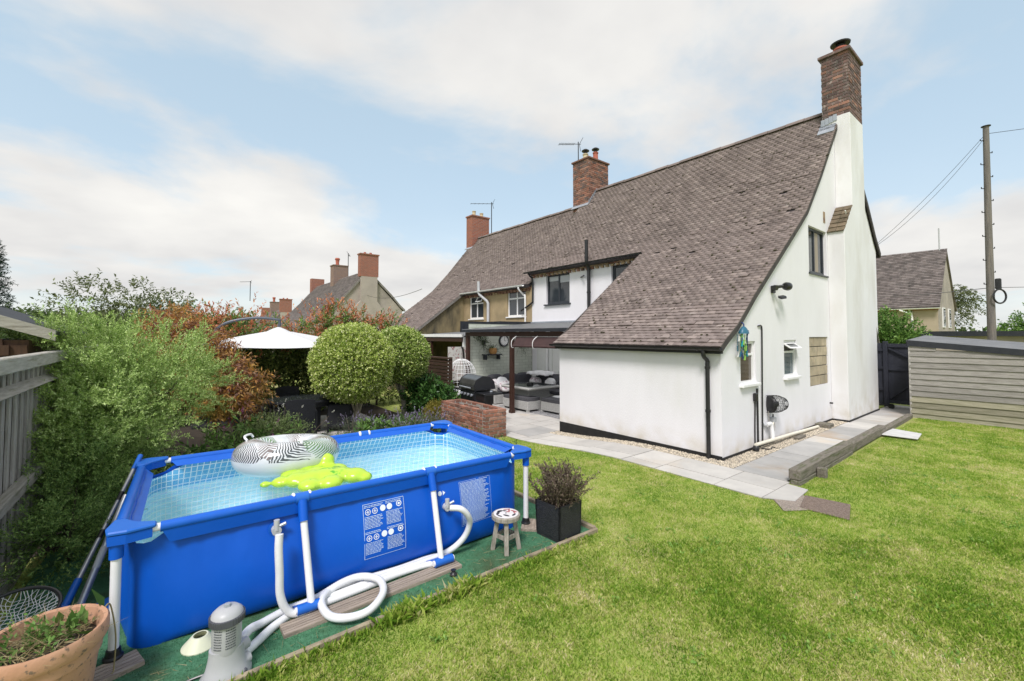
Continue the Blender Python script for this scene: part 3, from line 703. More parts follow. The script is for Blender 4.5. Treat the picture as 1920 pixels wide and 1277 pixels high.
# rainwater goods
gutter(H, (-.17, -.09, 1.80), (-.17, 3.76, 1.80), 'plastic_black', .055, 5)
MB().box(-.115, -.04, 1.70, -.004, 3.66, 1.78).build('fascia', 'plastic_black', H)
MB().tube(smooth_path([(-.17, .2, 1.76), (-.16, .2, 1.66), (-.05, .2, 1.58), (-.045, .2, 1.48), (-.045, .2, .8), (-.045, .2, -.02)], 5), .034, 10).build('downpipe', 'plastic_black', H, 1)
for z_ in (1.45, .75): MB().lathe([(.043, 0), (.043, .04)], (-.045, .2, z_), 12).build('pipe_collar', 'plastic_black', H, 1)
gutter(H, (3.13, 3.62, 4.25), (3.13, 8.62, 4.25), 'plastic_black', .055, 6)
corbels(H, 3.4, 3.75, 8.45, 4.18, ['brick_buff', 'brick_buff', 'brick_brown'], 24)
wr = window(H, fR, *RW1, 'frame_anthracite', 'pane', (7.18,), (), .075, .07)
MB().box(3.33, RW1[0]-.06, RW1[1]-.045, 3.47, RW1[2]+.06, RW1[1]-.003).build('sill', 'frame_anthracite', wr)
MB().box(3.492, 6.70, 3.78, 3.496, 7.15, 4.01).build('blind', 'blind_pale', wr); MB().box(3.492, 7.21, 3.86, 3.496, 7.67, 4.01).build('blind', 'blind_pale', wr)
window(H, fR, *RW2, 'frame_anthracite', 'pane', (), (), .075, .07)
sp = MB().tube([(3.3, 5.70, 2.3), (3.3, 5.70, 4.0), (3.3, 5.70, 4.05), (3.2, 5.70, 4.3), (3.2, 5.70, 4.35), (3.2, 5.70, 4.95)], .055, 10).build('soil_pipe', 'plastic_black', H, 1)
for z_ in (3.3, 4.0, 4.38): MB().lathe([(.066, 0), (.066, .05)], (3.3 if z_ < 4.2 else 3.2, 5.70, z_), 12).build('pipe_collar', 'plastic_black', sp, 1)
MB().tube([(3.22, 5.82, 3.86), (3.38, 6.1, 3.84)], .02, 8).build('waste_pipe', 'plastic_black', H, 1)
MB().tube(smooth_path([(3.13, 8.40, 4.22), (3.2, 8.40, 4.12), (3.33, 8.40, 3.98), (3.34, 8.40, 3.3), (3.34, 8.46, 3.15), (3.34, 9.05, 2.9)], 5), .034, 10).build('downpipe', 'plastic_black', H, 1)
MB().sphere((3.3, 4.72, 2.62), .09, 14, 8).tube([(3.3, 4.72, 2.62), (3.42, 4.72, 2.62)], .05, 10).build('wall_vent', 'frame_anthracite', H, 1)
# shared middle stack
st2 = brick_stack('chimney', H, 5.96, 8.03, 7.16, 8.88, 7.0, 9.0, ['brick_brown', 'brick_brown', 'brick_dark', 'brick_red'], 'mortar', skip=(1, 3))
MB().box(5.91, 7.98, 9.0, 7.21, 8.93, 9.07).build('coping', 'brick_brown', st2, bevel=.01)
MB().box(5.99, 8.06, 9.07, 7.13, 8.85, 9.11).build('flaunching', 'mortar_dark', st2)
pot_and_cowl(st2, 6.25, 8.45, 9.10, 'buff_pot', .26); pot_and_cowl(st2, 6.75, 8.35, 9.10, 'terracotta_pot', .42)
for i in range(7):
    x0 = 5.98 + i*.075; piece('lead_flashing', 'lead', st2, (x0, 8.015, prof_z(min(x0, RID)) + .07), (.10, .012, .12), ry=-.75, bevel=.02)
piece('lead_flashing', 'lead', st2, (5.90, 8.45, 7.16), (.17, .9, .02), ry=-.86, bevel=.02)
# inner darkness: the dark of unlit rooms is put into the opaque pane colours
# ---------------------------------------------------------------- the attached neighbour house
NZ = -.43
Nb = thing('tan_house', 'tan roughcast half of the pair with white windows and plain red chimney', 'house', (0, 0, NZ))
NW1 = (11.6, 3.12, 12.68, 4.1); NW2 = (8.86, 3.13, 9.97, 4.14)
wall_holes('rear_wall', [(8.505, .1), (13.1, .1), (13.1, 4.26), (8.505, 4.26)], [NW1, NW2], fR, .25, 'roughcast', Nb)
ck = [(.0, 13.1, .1), (3.4, 13.1, .1), (3.4, 13.1, 4.26), (2.42, 13.1, 3.56), (1.143, 13.1, 2.62), (.44, 13.1, 2.06), (0, 13.1, 1.80)]
MB().prism(ck, (0, .25, 0)).build('cheek_wall', 'roughcast_dirty', Nb)
MB().box(0, 13.36, .1, .25, 16.7, 1.8).build('catslide_wall', 'roughcast', Nb)
MB().prism([(0.02, 16.72, .1), (9.65, 16.72, .1), (9.65, 16.72, 4.5), (RID, 16.72, 7.6), (3.8, 16.72, 4.55), (0.02, 16.72, 1.8)], (0, -.2, 0)).build('gable_wall', 'roughcast', Nb)
n1_ = window(Nb, fR, *NW1, 'plastic_white', 'pane', (12.14,), (3.78,), .06, .05, .05, sash={(0, 1)})
open_light(n1_, fR, 11.66, 3.79, 12.1, 4.05, 'plastic_white', 'pane', .14, .05)
n2_ = window(Nb, fR, *NW2, 'plastic_white', 'pane', (9.42,), (3.82,), .06, .05, .05)
RN = roof_deck(Nb, 13.06, 16.8, PROF, name='roof')
roof_deck(RN, 8.52, 13.06, [(3.22, 4.245)] + PROF[5:], name='deck'); roof_deck(RN, 8.52, 16.8, BACK, name='deck')
Tn = tile_np([r for r in rows_all if r[0] < UPX], 13.0, 16.82, None) + tile_np([r for r in rows_all if r[0] >= UPX], 8.5, 16.82, None, cut=lambda x, y: x > 5.96 and (y < 8.9 or y > 16.45))
kk = [rt.random() for _ in Tn]
tiles_joined('roof_tiles', [t for t, q in zip(Tn, kk) if q > .13], 'tile_clay', RN, 13, .006); tiles_joined('pale_roof_tiles', [t for t, q in zip(Tn, kk) if q <= .13], 'tile_pale', RN, 14)
ridge_tiles(RN, 8.9, 16.45, 7.76)
MB().prism([(x, 13.0, z + .012) for x, z in PROF[:6]] + [(x + .03, 13.0, z - .09) for x, z in reversed(PROF[:6])], (0, .03, 0)).build('verge', 'mortar_dark', RN)
gutter(Nb, (3.13, 8.7, 4.25), (3.13, 13.02, 4.25), 'plastic_white', .055, 5)
corbels(Nb, 3.4, 8.55, 13.05, 4.18, ['brick_buff', 'brick_brown', 'brick_brown'], 23)
MB().tube(smooth_path([(3.13, 8.95, 4.2), (3.14, 8.95, 4.1), (3.33, 8.9, 3.9), (3.34, 8.82, 3.75), (3.34, 8.82, 2.3)], 5), .034, 10).build('downpipe', 'plastic_white', Nb, 1)
sp = MB().tube([(3.32, 11.15, 2.3), (3.32, 11.15, 3.72), (3.3, 11.2, 3.82), (3.17, 11.55, 4.1), (3.15, 11.6, 4.2), (3.15, 11.6, 4.65)], .06, 10).build('soil_pipe', 'plastic_grey', Nb, 1)
st3 = MB().box(6.0, 16.45, 6.9, 7.12, 17.05, 8.95).build('chimney', 'brick_wall_red', Nb)
MB().box(5.96, 16.41, 8.95, 7.16, 17.09, 9.02).build('coping', 'brick_wall_red', st3)
pot_and_cowl(st3, 6.3, 16.75, 9.02, 'buff_pot', .3, False, .11); pot_and_cowl(st3, 6.8, 16.75, 9.02, 'buff_pot', .26, False, .11)
piece('lead_flashing', 'lead', st3, (5.95, 16.75, 7.2), (.15, .7, .02), ry=-.86, bevel=.02)
# lean-to of the neighbour
lt = thing('lean_to_porch', 'flat lean-to porch with white fascia behind the round topiary', 'porch', (0, 0, 0))
MB().prism([(.62, 8.72, 1.90), (3.38, 8.72, 2.10), (3.38, 8.72, 2.16), (.62, 8.72, 1.97)], (0, 4.3, 0)).build('roof_sheet', 'roof_felt', lt)
MB().box(.55, 8.70, 1.93, .615, 13.0, 2.03).build('fascia', 'plastic_white', lt)
MB().box(.58, 8.74, 1.78, .70, 12.98, 1.90).build('beam', 'pergola_brown', lt)
for y in (10.9, 12.9): MB().box(.6, y, -.3, .69, y+.09, 1.78).build('post', 'pergola_brown', lt)
MB().box(.62, 8.70, -.2, .70, 8.78, 1.93).build('post', 'plastic_white', lt)
MB().box(3.3, 9.4, .6, 3.395, 10.3, 1.5).build('window', 'plastic_white', lt); MB().box(3.29, 9.47, .67, 3.299, 10.23, 1.43).build('pane', 'pane', lt)

# aerials
aerial('tv_aerial', 'long toothed aerial on the brick chimney in the middle of the roof', 6.15, 8.75, 9.0, .95, R(158), 12, .85, 1.1)
aerial('tv_aerial', 'aerial on a tall mast beside the plain red chimney', 7.25, 16.4, 8.5, 1.0, R(160), 5, 1.2, 1.3)

# ---------------------------------------------------------------- the houses further along
def far_pair(name, y0, label, z=0, simple=False):
    t = thing(name, label, 'house', (0, y0, z)); L_ = 16.8
    MB().prism([(0.02, 0, 0), (9.65, 0, 0), (9.65, 0, 4.4), (RID, 0, 7.62), (3.8, 0, 4.55), (2.42, 0, 3.5), (.44, 0, 2.0), (0.02, 0, 1.7)], (0, L_, 0)).build('wall', 'render_grey', t)
    rf = roof_deck(t, -.08, L_+.08, PROF, .07, name='roof', mat='tile_far'); roof_deck(rf, -.08, L_+.08, BACK, .07, mat='tile_far')
    if not simple:
        rw = prof_walk(PROF, .2); tl = tile_np([r for r in rw], -.1, L_ + .1, None, wd=.34)
        rnd = random.Random(6); me_b = np.array([(0, -.5, .0), (0, .5, 0), (.24, .5, -.02), (.24, -.5, -.02), (0, -.5, -.03), (0, .5, -.03)])
        Vs = []; Fs = []; fq = np.array([(0, 1, 2, 3), (0, 4, 5, 1)])
        for tt in tl: Mx = np.array(tile_mtx(tt, rnd)); Vs.append(me_b @ Mx[:3, :3].T + Mx[:3, 3]); Fs.append(fq + 6*(len(Vs)-1))
        link(npmesh('roof_tiles', np.concatenate(Vs), np.concatenate(Fs), 'tile_far'), 'roof_tiles', rf, 'stuff')
        MB().prism([(x, -.13, z_ + .05) for x, z_ in PROF] + [(x + .03, -.13, z_ - .12) for x, z_ in reversed(PROF)], (0, .05, 0)).build('verge', 'mortar_dark', rf)
        MB().prism([(x, -.13, z_ + .05) for x, z_ in BACK] + [(x - .03, -.13, z_ - .14) for x, z_ in reversed(BACK)], (0, .05, 0)).build('verge', 'mortar_dark', rf)
    cbx = MB().prism([(5.3, -.35, 0), (7.9, -.35, 0), (7.9, -.35, 4.2), (7.2, -.35, 5.1), (7.2, -.35, 7.2), (5.8, -.35, 7.2), (5.8, -.35, 5.1), (5.3, -.35, 4.5)], (0, .36, 0)).build('chimney_breast', 'render_grey', t)
    c1 = MB().box(5.72, -.36, 7.2, 7.28, .3, 9.05).build('chimney', 'brick_wall_red', t); MB().box(5.66, -.42, 9.05, 7.34, .36, 9.15).build('coping', 'brick_wall_red', c1)
    for q in (6.2, 6.7): MB().lathe([(.12, 0), (.1, .16)], (q, 0, 9.15), 10).build('chimney_pot', 'terracotta_pot', c1)
    c2 = MB().box(5.9, 7.9, 6.7, 7.3, 9.0, 9.15).build('chimney', 'brick_wall_brown', t); MB().box(5.84, 7.84, 9.15, 7.36, 9.06, 9.24).build('coping', 'brick_wall_brown', c2)
    MB().lathe([(.22, 0), (.16, .2), (.2, .55), (.26, .6), (.2, .75)], (6.4, 8.4, 9.24), 12).build('chimney_pot', 'terracotta_pot', c2, 1)
    c3 = MB().box(5.9, 16.4, 6.7, 7.3, 17.1, 8.7).build('chimney', 'brick_wall_red', t)
    return t
far_pair('rendered_house', 33.6, 'grey rendered house with mossy roof seen beyond the red-tipped hedge', -.2)
far_pair('rendered_house', 67.0, 'farthest house whose brick chimney just shows above the hedge', -1.9, True)
aerial('tv_aerial', 'thin aerial beside the stocky chimney of the far grey house', 7.6, 42.4, 8.6, 1.9, R(60), 4, .7, 2.0)
aerial('tv_aerial', 'small distant aerial above the left end of the hedge', 3.0, 75.0, 8.2, 2.2, R(170), 4, 1.4, 3.0)

# house across the road, right
RH = thing('roughcast_house', 'tan roughcast house with grey gable and white gutter across the road', 'house', (39.8, 2.5, 0))
MB().prism([(0, 0, 0), (8.2, 0, 0), (8.2, 0, 4.5), (4.1, 0, 9.0), (0, 0, 4.5)], (0, 16, 0)).build('wall', 'roughcast_pale', RH)
MB().prism([(.02, -.02, 0), (8.2, -.02, 0), (8.2, -.02, 4.5), (4.1, -.02, 8.95), (.02, -.02, 4.5)], (0, .02, 0)).build('gable_face', 'render_grey', RH)
rr = MB().prism([(-.35, -.15, 4.22), (4.1, -.15, 9.12), (8.55, -.15, 4.22), (8.55, -.15, 4.07), (4.1, -.15, 8.97), (-.35, -.15, 4.07)], (0, 16.3, 0)).build('roof', 'tile_far', RH)
PR2 = [(-.4, 4.2), (4.1, 9.14)]; tl = tile_np(prof_walk(PR2, .2), -.17, 16.2, None, wd=.34); rnd = random.Random(8); Vs = []; Fs = []
me_b = np.array([(0, -.5, .0), (0, .5, 0), (.24, .5, -.02), (.24, -.5, -.02), (0, -.5, -.03), (0, .5, -.03)]); fq = np.array([(0, 1, 2, 3), (0, 4, 5, 1)])
for tt in tl: Mx = np.array(tile_mtx(tt, rnd)); Vs.append(me_b @ Mx[:3, :3].T + Mx[:3, 3]); Fs.append(fq + 6*(len(Vs)-1))
link(npmesh('roof_tiles', np.concatenate(Vs), np.concatenate(Fs), 'tile_far'), 'roof_tiles', rr, 'stuff')
MB().box(-.12, -.05, 3.95, .0, 16, 4.15).build('eaves_course', 'brick_wall_red', RH)
gutter(RH, (-.42, -.2, 4.1), (-.42, 16, 4.1), 'plastic_white', .08)
MB().tube(smooth_path([(-.42, 2.2, 4.0), (-.3, 1.7, 3.75), (-.12, 1.5, 3.5), (-.1, 1.5, 0)], 5), .07, 8).build('downpipe', 'plastic_white', RH, 1)
MB().tube(smooth_path([(-.5, 3.9, 5.4), (-.4, 3.9, 4.4), (-.15, 4.5, 3.7), (-.1, 4.5, 2.5)], 5), .12, 8).build('soil_pipe', 'plastic_black', RH, 1)
for x0 in (1.7, 4.6):
    f_ = MB().box(x0, -.09, 2.6, x0+1.1, -.02, 4.2).build('window', 'plastic_white', RH); MB().box(x0+.1, -.10, 2.7, x0+1.0, -.09, 4.1).build('pane', 'pane', f_)
MB().tube([(4.1, .3, 8.9), (4.1, .3, 11)], .05, 6).build('flue_mast', 'plastic_grey', RH)
# ---------------------------------------------------------------- pool bed
pm('turf_mat', (.06, .20, .10), (.095, .26, .14), 30, .95, .9, 220, c3=(.075, .13, .06), sc3=2.5, lo3=.5, hi3=.7)
pm('pool_blue', (.002, .088, .52), (.003, .10, .56), 2, .42, .55, 5, spec=.3, stretch=(1, 1, .6))
pm('pool_blue_rail', (.006, .115, .56), (.005, .10, .52), 6, .33, .05, 30, spec=.45)
pm('cap_blue', (.012, .12, .52), (.02, .14, .56), 5, .38)
pm('tube_white', (.82, .82, .83), (.76, .76, .77), 6, .35)
pm('hose', (.78, .79, .79), (.70, .71, .715), 12, .4)
pm('print_white', (.62, .74, .90), (.45, .62, .86), 60, .6)
pm('print_solid', (.78, .83, .92), rough=.6)
pm('pump_grey', (.44, .45, .46), (.40, .41, .42), 6, .4)
pm('pump_dark', (.09, .095, .11), rough=.45)
pm('float_green', (.50, .72, .05), (.42, .64, .05), 5, .25, spec=.6, c3=(.10, .42, .02), sc3=9, lo3=.58, hi3=.66)
pm('cone_cream', (.70, .71, .52), (.60, .62, .46), 6, .5)
sheet('turf_bed', -7.80, -.37, -3.50, 2.72, .004, 'turf_mat', 20)
tm = bpy.data.objects['turf_bed']; tm.name = 'artificial_turf'; del tm['kind']; tag(tm, 'green artificial turf mat spread under the blue pool', 'turf mat')
# short pile so that the mat has a surface
n = 60000; x = rng.uniform(-7.7, -3.52, n); y = np.where(rng.random(n) < .7, rng.uniform(-.36, .45, n), rng.uniform(-.36, 2.6, n)); 
V0 = np.stack([x, y, np.full(n, .003)], 1); d = rng.normal(size=(n, 3)) * .5; d[:, 2] = 1; V1 = V0 + unitv(d) * rng.uniform(.006, .014, (n, 1)); sd = unitv(rng.normal(size=(n, 3)) * [1, 1, 0]) * .0022
link(npmesh('pile', np.stack([V0 - sd, V0 + sd, V1], 1).reshape(-1, 3), np.arange(3*n).reshape(-1, 3), 'turf_mat'), 'pile', tm, 'stuff')
def edging(p, q, label, h=.05, wd=.035):
    o = MB().beam((p[0], p[1], h/2 - .01), (q[0], q[1], h/2 - .01), wd, h).build('edging_board', 'edging_wood', None, bevel=.006)
    return tag(o, label, 'edging board', 'boards edging the turf')
edging((-7.4, -.405), (-5.55, -.39), 'weathered edging board between turf and lawn in front of the pump')
edging((-5.54, -.39), (-4.6, -.385), 'edging board half lost in grass in front of the hose loop')
edging((-4.59, -.385), (-3.47, -.40), 'edging board running to the corner by the slate planter')
edging((-3.47, -.37), (-3.47, 2.5), 'edging board at the right end of the turf behind the planter', .05, .05)

# ---------------------------------------------------------------- pool
PL = thing('swimming_pool', 'blue rectangular frame pool with white poles standing on green turf', 'pool', (-5.555, .205, 0), R(-1.9))
LH, WD, TOP = 1.605, 1.85, .765
A_, B_ = LH - .045, WD/2 - .03
Bz = [(0.0, -.03), (.025, .045), (.09, .085), (.2, .105), (.33, .10), (.48, .07), (.62, .03), (.70, .008), (TOP, 0)]
def bz(z):
    for (a, b), (c, d) in zip(Bz, Bz[1:]):
        if a <= z <= c: return b + (d-b)*(z-a)/(c-a)
    return 0
def loop(z, ins=0., n=64, r=.16):
    """rounded rectangle, centre (0, WD/2); bulge grows away from the corners"""
    pts = []; a, b = A_ - ins, B_ - ins; bl = bz(z)
    def side(p, q, nrm, k):
        for i in range(k):
            t = i/k; u = 2*t - 1; fold = max(0, min(1, (z - .3)/.25))*(1 - .55*max(0, (z - .6)/.17)); g = bl*(1 - abs(u)**5) + .0035*fold*(math.sin(u*41 + 3*math.sin(u*7)) + .8*math.sin(u*97 + z*9)*abs(u)**2) + .004*math.sin(u*13 + z*6)*(1 - fold)*min(1, z*8); pts.append((p[0] + (q[0]-p[0])*t + nrm[0]*g, p[1] + (q[1]-p[1])*t + nrm[1]*g))
    def corner(c, a0):
        for i in range(6): t = a0 + PI/2*i/6; pts.append((c[0] + r*math.cos(t), c[1] + r*math.sin(t)))
    side((-a+r, -b), (a-r, -b), (0, -1), n); corner((a-r, -b+r), -PI/2)
    side((a, -b+r), (a, b-r), (1, 0), n//2); corner((a-r, b-r), 0)
    side((a-r, b), (-a+r, b), (0, 1), n); corner((-a+r, b-r), PI/2)
    side((-a, b-r), (-a, -b+r), (-1, 0), n//2); corner((-a+r, -b+r), PI)
    # near the top the corner of the liner is cut away in a curve below the rail
    out = []
    for (x, y) in pts:
        zz_ = z
        if z > .6:
            dx = max(0, abs(x) - (A_ - .26))/.26; dy = max(0, abs(y) - (B_ - .26))/.26; cut = min(1, min(dx, dy)*1.7 + .0)
            zz_ = .6 + (z - .6)*(1 - .62*cut)
        out.append((x, y + WD/2, zz_))
    return out
def shell(name, levels, ins, mat, parent, flip=False):
    m = MB(); n = None; v = []
    for z in levels:
        lp = loop(z, ins); n = len(lp); v += lp
    f = [(i*n+k, i*n+(k+1) % n, (i+1)*n+(k+1) % n, (i+1)*n+k) for i in range(len(levels)-1) for k in range(n)]
    m.add(v, f); me = m.mesh(name, mat, 2); return link(me, name, parent)
lev = [0, .012, .03, .06, .1, .15, .2, .26, .33, .4, .48, .55, .6, .64, .68, .72, TOP]
shell('liner_wall', lev, 0, 'pool_blue', PL)
# inner lining with its printed tile grid
m_, t_, o_ = newmat('pool_lining'); N = t_.nodes.new; Lk = t_.links.new
bs = N('ShaderNodeBsdfPrincipled'); Lk(bs.outputs[0], o_.inputs[0]); bs.inputs['Roughness'].default_value = .4
tcn = N('ShaderNodeTexCoord'); sx = N('ShaderNodeSeparateXYZ'); Lk(tcn.outputs['Object'], sx.inputs[0])
def tmath(op, a, b=None):
    n = N('ShaderNodeMath'); n.operation = op
    for i, v in enumerate((a, b)):
        if v is None: continue
        if isinstance(v, (int, float)): n.inputs[i].default_value = v
        else: Lk(v, n.inputs[i])
    return n.outputs[0]
def stripe(c, per=.052, w_=.16): return tmath('LESS_THAN', tmath('FRACT', tmath('MULTIPLY', c, 1/per)), w_)
gline = tmath('MAXIMUM', stripe(tmath('ADD', sx.outputs[0], sx.outputs[1])), stripe(sx.outputs[2]))
isw = tmath('GREATER_THAN', sx.outputs[2], .03)
band = tmath('GREATER_THAN', sx.outputs[2], .50)
mxa = N('ShaderNodeMix'); mxa.data_type = 'RGBA'; Lk(band, mxa.inputs[0]); mxa.inputs[6].default_value = (.55, .85, .95, 1); mxa.inputs[7].default_value = (.16, .50, .78, 1)
mxb = N('ShaderNodeMix'); mxb.data_type = 'RGBA'; Lk(tmath('MULTIPLY', gline, isw), mxb.inputs[0]); Lk(mxa.outputs[2], mxb.inputs[6]); mxb.inputs[7].default_value = (.90, .95, .97, 1)
nz = N('ShaderNodeTexVoronoi'); nz.feature = 'DISTANCE_TO_EDGE'; Lk(tcn.outputs['Object'], nz.inputs['Vector']); nz.inputs['Scale'].default_value = 5
gt = tmath('MULTIPLY', tmath('LESS_THAN', nz.outputs[0], .06), tmath('SUBTRACT', 1.0, isw))
mxc = N('ShaderNodeMix'); mxc.data_type = 'RGBA'; Lk(gt, mxc.inputs[0]); Lk(mxb.outputs[2], mxc.inputs[6]); mxc.inputs[7].default_value = (.75, .93, .97, 1)
Lk(mxc.outputs[2], bs.inputs['Base Color']); MATS['pool_lining'] = m_
li = shell('lining', [.02, .06, .12, .2, .3, .4, .5, .56, .6, .64, .68, .71], .02, 'pool_lining', PL)
fl = loop(.02, .014); MB().add(fl, [tuple(range(len(fl)))]).build('floor', 'pool_lining', PL)
# upper inside band and the sleeves over the rails
def railseg(nm, p, q, r, mat, par, n=12): return MB().tube([p, q], r, n).build(nm, mat, par, 1)
zr = TOP; y1 = WD
for (p, q) in (((-LH, 0), (LH, 0)), ((-LH, y1), (LH, y1)), ((-LH, 0), (-LH, y1)), ((LH, 0), (LH, y1))):
    p3, q3 = Vector((p[0], p[1], zr)), Vector((q[0], q[1], zr)); d_ = (q3 - p3).normalized()
    railseg('rail', p3 + d_*.03, q3 - d_*.03, .025, 'tube_white', PL)
    a_, b_ = p3 + d_*.21, q3 - d_*.21; inn = Vector((0, WD/2, zr)) - (a_ + b_)/2; inn.z = 0; inn.normalize()
    k = 9; mm = MB(); pts = [a_.lerp(b_, i/k) for i in range(k+1)]
    mm.tube(pts, .033, 12)
    sl_ = mm.build('rail_sleeve', 'pool_blue_rail', PL, 1)
    # skirt of the sleeve hanging outside and inside
    for sg, dep_ in ((-.026, .105), (.028, .045)):
        mm = MB(); h0 = (a_ + inn*sg) ; h1 = (b_ + inn*sg)
        e = .05
        v = [h0, h1, h1 - d_*e + Vector((0, 0, -dep_)) + inn*(.06 if sg > 0 else .01), h0 + d_*e + Vector((0, 0, -dep_)) + inn*(.06 if sg > 0 else .01)]
        mm.prism(v, inn*.004); mm.build('sleeve_skirt', 'pool_blue_rail' if sg > 0 else 'pool_blue', sl_)
for (cx_, cy_2) in ((-LH, 0), (LH, 0), (-LH, y1), (LH, y1)):
    sx_ = -1 if cx_ > 0 else 1; sy_ = 1 if cy_2 == 0 else -1
    # cap: a broad curved plate over the joint, pointing along both rails
    out = [(-.045*sx_, -.045*sy_), (.05*sx_, -.06*sy_), (.19*sx_, -.035*sy_), (.19*sx_, .022*sy_), (.10*sx_, .075*sy_), (.075*sx_, .10*sy_), (.022*sx_, .19*sy_), (-.035*sx_, .19*sy_), (-.06*sx_, .05*sy_)]
    mm = MB(); mm.prism([(cx_ + a, cy_2 + b, zr + .012) for a, b in out], (0, 0, .026)); cap = mm.build('corner_cap', 'cap_blue', PL, bevel=.008)
    MB().prism([(cx_ + a*.9, cy_2 + b*.9, zr - .045) for a, b in out], (0, 0, .056)).build('cap_underside', 'pool_blue', cap)
    MB().lathe([(.036, -.135), (.036, .0)], (cx_, cy_2, zr), 14).build('socket', 'pool_blue', cap, 1)
    lg = MB().tube([(cx_, cy_2, .03), (cx_, cy_2, zr - .12)], .027, 14).build('corner_leg', 'tube_white', PL, 1)
    MB().lathe([(.05, .0), (.05, .012), (.04, .02), (.036, .055), (.028, .06)], (cx_, cy_2, .006 + .022), 16).build('foot', 'plastic_black', lg, 1)
for cx_ in (-.56, .50):
  for sgn, yy in ((-1, 0), (1, WD)):
    c = MB().tube([(cx_ - .045, yy, zr), (cx_ + .045, yy, zr)], .041, 14).build('rail_clamp', 'cap_blue', PL, 1)
    MB().tube([(cx_, yy + sgn*.02, zr - .01), (cx_, yy + sgn*.075, zr - .15)], .034, 12).build('clamp_socket', 'pool_blue', c, 1)
    for q in (-.056, .056): MB().sphere((cx_ + q, yy - sgn*.012, zr + .008), .036, 12, 8, (.55, 1, 1)).build('clamp_ring', 'tube_white', c, 2)
    MB().tube([(cx_, yy + sgn*.06, zr - .11), (cx_ + (.03 if cx_ < 0 else -.0), yy + sgn*.235, .062)], .025, 12).build('side_leg', 'tube_white', PL, 1)
    s_ = MB().tube([(cx_ - .085 + .02, yy + sgn*.235, .066), (cx_ + .105, yy + sgn*.235, .066)], .034, 12).build('foot_strap', 'cap_blue', PL, 1)
    MB().prism([(cx_ - .06, yy + sgn*.225, .094), (cx_ + .10, yy + sgn*.225, .094), (cx_ + .13, yy + sgn*.12, .048), (cx_ - .09, yy + sgn*.12, .048)], (0, 0, -.014)).build('strap_web', 'pool_blue_rail', s_)
    for q in (cx_ - .07, cx_ + .11): MB().tube([(q - .006, yy + sgn*.235, .066), (q + .006, yy + sgn*.235, .066)], .024, 10).build('strap_tube', 'tube_white', s_, 1)
# fittings and print on the near wall
def wall_y(x, z):
    u = x/(A_ - .16); return WD/2 - B_ - bz(z)*(1 - min(1, abs(u))**5)
for fx, fz in ((-.735, .585), (.63, .445)):
    yw = wall_y(fx, fz); f_ = MB().tube([(fx, yw + .01, fz), (fx, yw - .06, fz)], .032, 12).build('hose_fitting', 'plastic_grey', PL, 1)
    MB().tube([(fx, yw + .0, fz), (fx, yw - .012, fz)], .05, 14).build('flange', 'pool_blue_rail', f_, 1)
    MB().tube([(fx + .02, yw - .05, fz + .03), (fx + .06, yw - .06, fz + .045)], .012, 6).build('clip', 'lead', f_, 1)
    MB().tube([(fx, yw - .045, fz), (fx, yw - .045, fz + .075)], .02, 10).build('valve_stub', 'plastic_grey', f_, 1)
def on_wall(x, z, lift=.004): return (x, wall_y(x, z) - lift, z)
def print_rect(mb, x0, z0, x1, z1): mb.add([on_wall(x0, z0), on_wall(x1, z0), on_wall(x1, z1), on_wall(x0, z1)], [(0, 1, 2, 3)])
def print_disc(mb, x, z, r, r2=0, n=14):
    if r2: mb.add([on_wall(x + q*math.cos(2*PI*k/n), z + q*math.sin(2*PI*k/n)) for q in (r, r2) for k in range(n)], [(k, (k+1) % n, n + (k+1) % n, n + k) for k in range(n)])
    else: mb.add([on_wall(x + r*math.cos(2*PI*k/n), z + r*math.sin(2*PI*k/n)) for k in range(n)], [tuple(range(n))])
pr = random.Random(2); lines = MB(); solid = MB()
def frame_lines(mb, x0, z0, x1, z1, w_=.0035):
    k = 8
    for i in range(k):
        a, b = z0 + (z1-z0)*i/k, z0 + (z1-z0)*(i+1)/k; print_rect(mb, x0, a, x0+w_, b); print_rect(mb, x1-w_, a, x1, b)
    for q in (z0, z1): print_rect(mb, x0, q - w_/2, x1, q + w_/2)
def text_block(mb, x0, z1, wd, rows, pitch=.0105, h=.0045):
    for r in range(rows):
        x = x0; e = x0 + wd*(pr.uniform(.78, 1.0))
        while x < e - .004:
            l = pr.uniform(.006, .03); print_rect(mb, x, z1 - r*pitch - h, min(x + l, e), z1 - r*pitch); x += l + .0035
px0, px1 = -.105, .245
frame_lines(lines, px0, .195, px1, .605)
for zb in (.595, .40):
    text_block(lines, px0 + .01, zb - .002, .16, 2); text_block(lines, px0 + .19, zb, .15, 2)
    for i, xx in enumerate((px0 + .04, px0 + .098)): print_disc(solid, xx, zb - .05, .023, .018); print_rect(solid, xx - .012, zb - .053, xx + .012, zb - .047); print_rect(solid, xx - .003, zb - .063, xx + .003, zb - .038)
    for i, xx in enumerate((px0 + .165, px0 + .222)): print_disc(solid, xx, zb - .042, .024)
    print_disc(solid, px0 + .305, zb - .035, .024, .017); print_disc(solid, px0 + .305, zb - .035, .010)
    text_block(lines, px0 + .01, zb - .084, .155, 9); text_block(lines, px0 + .19, zb - .075, .15, 10)
lines2 = MB(); text_block(lines2, .805, .600, .33, 35, .0105, .0048); frame_lines(lines2, .795, .225, 1.145, .61, .002)
print_disc(solid, .59, .555, .02); 
solid.add([on_wall(.62, .575), on_wall(.62, .535), on_wall(.645, .555)], [(0, 1, 2)])
lines.build('warning_print', 'print_white', PL); lines2.build('warning_print', 'print_white', PL); solid.build('pictogram_print', 'print_solid', PL, kind='stuff')
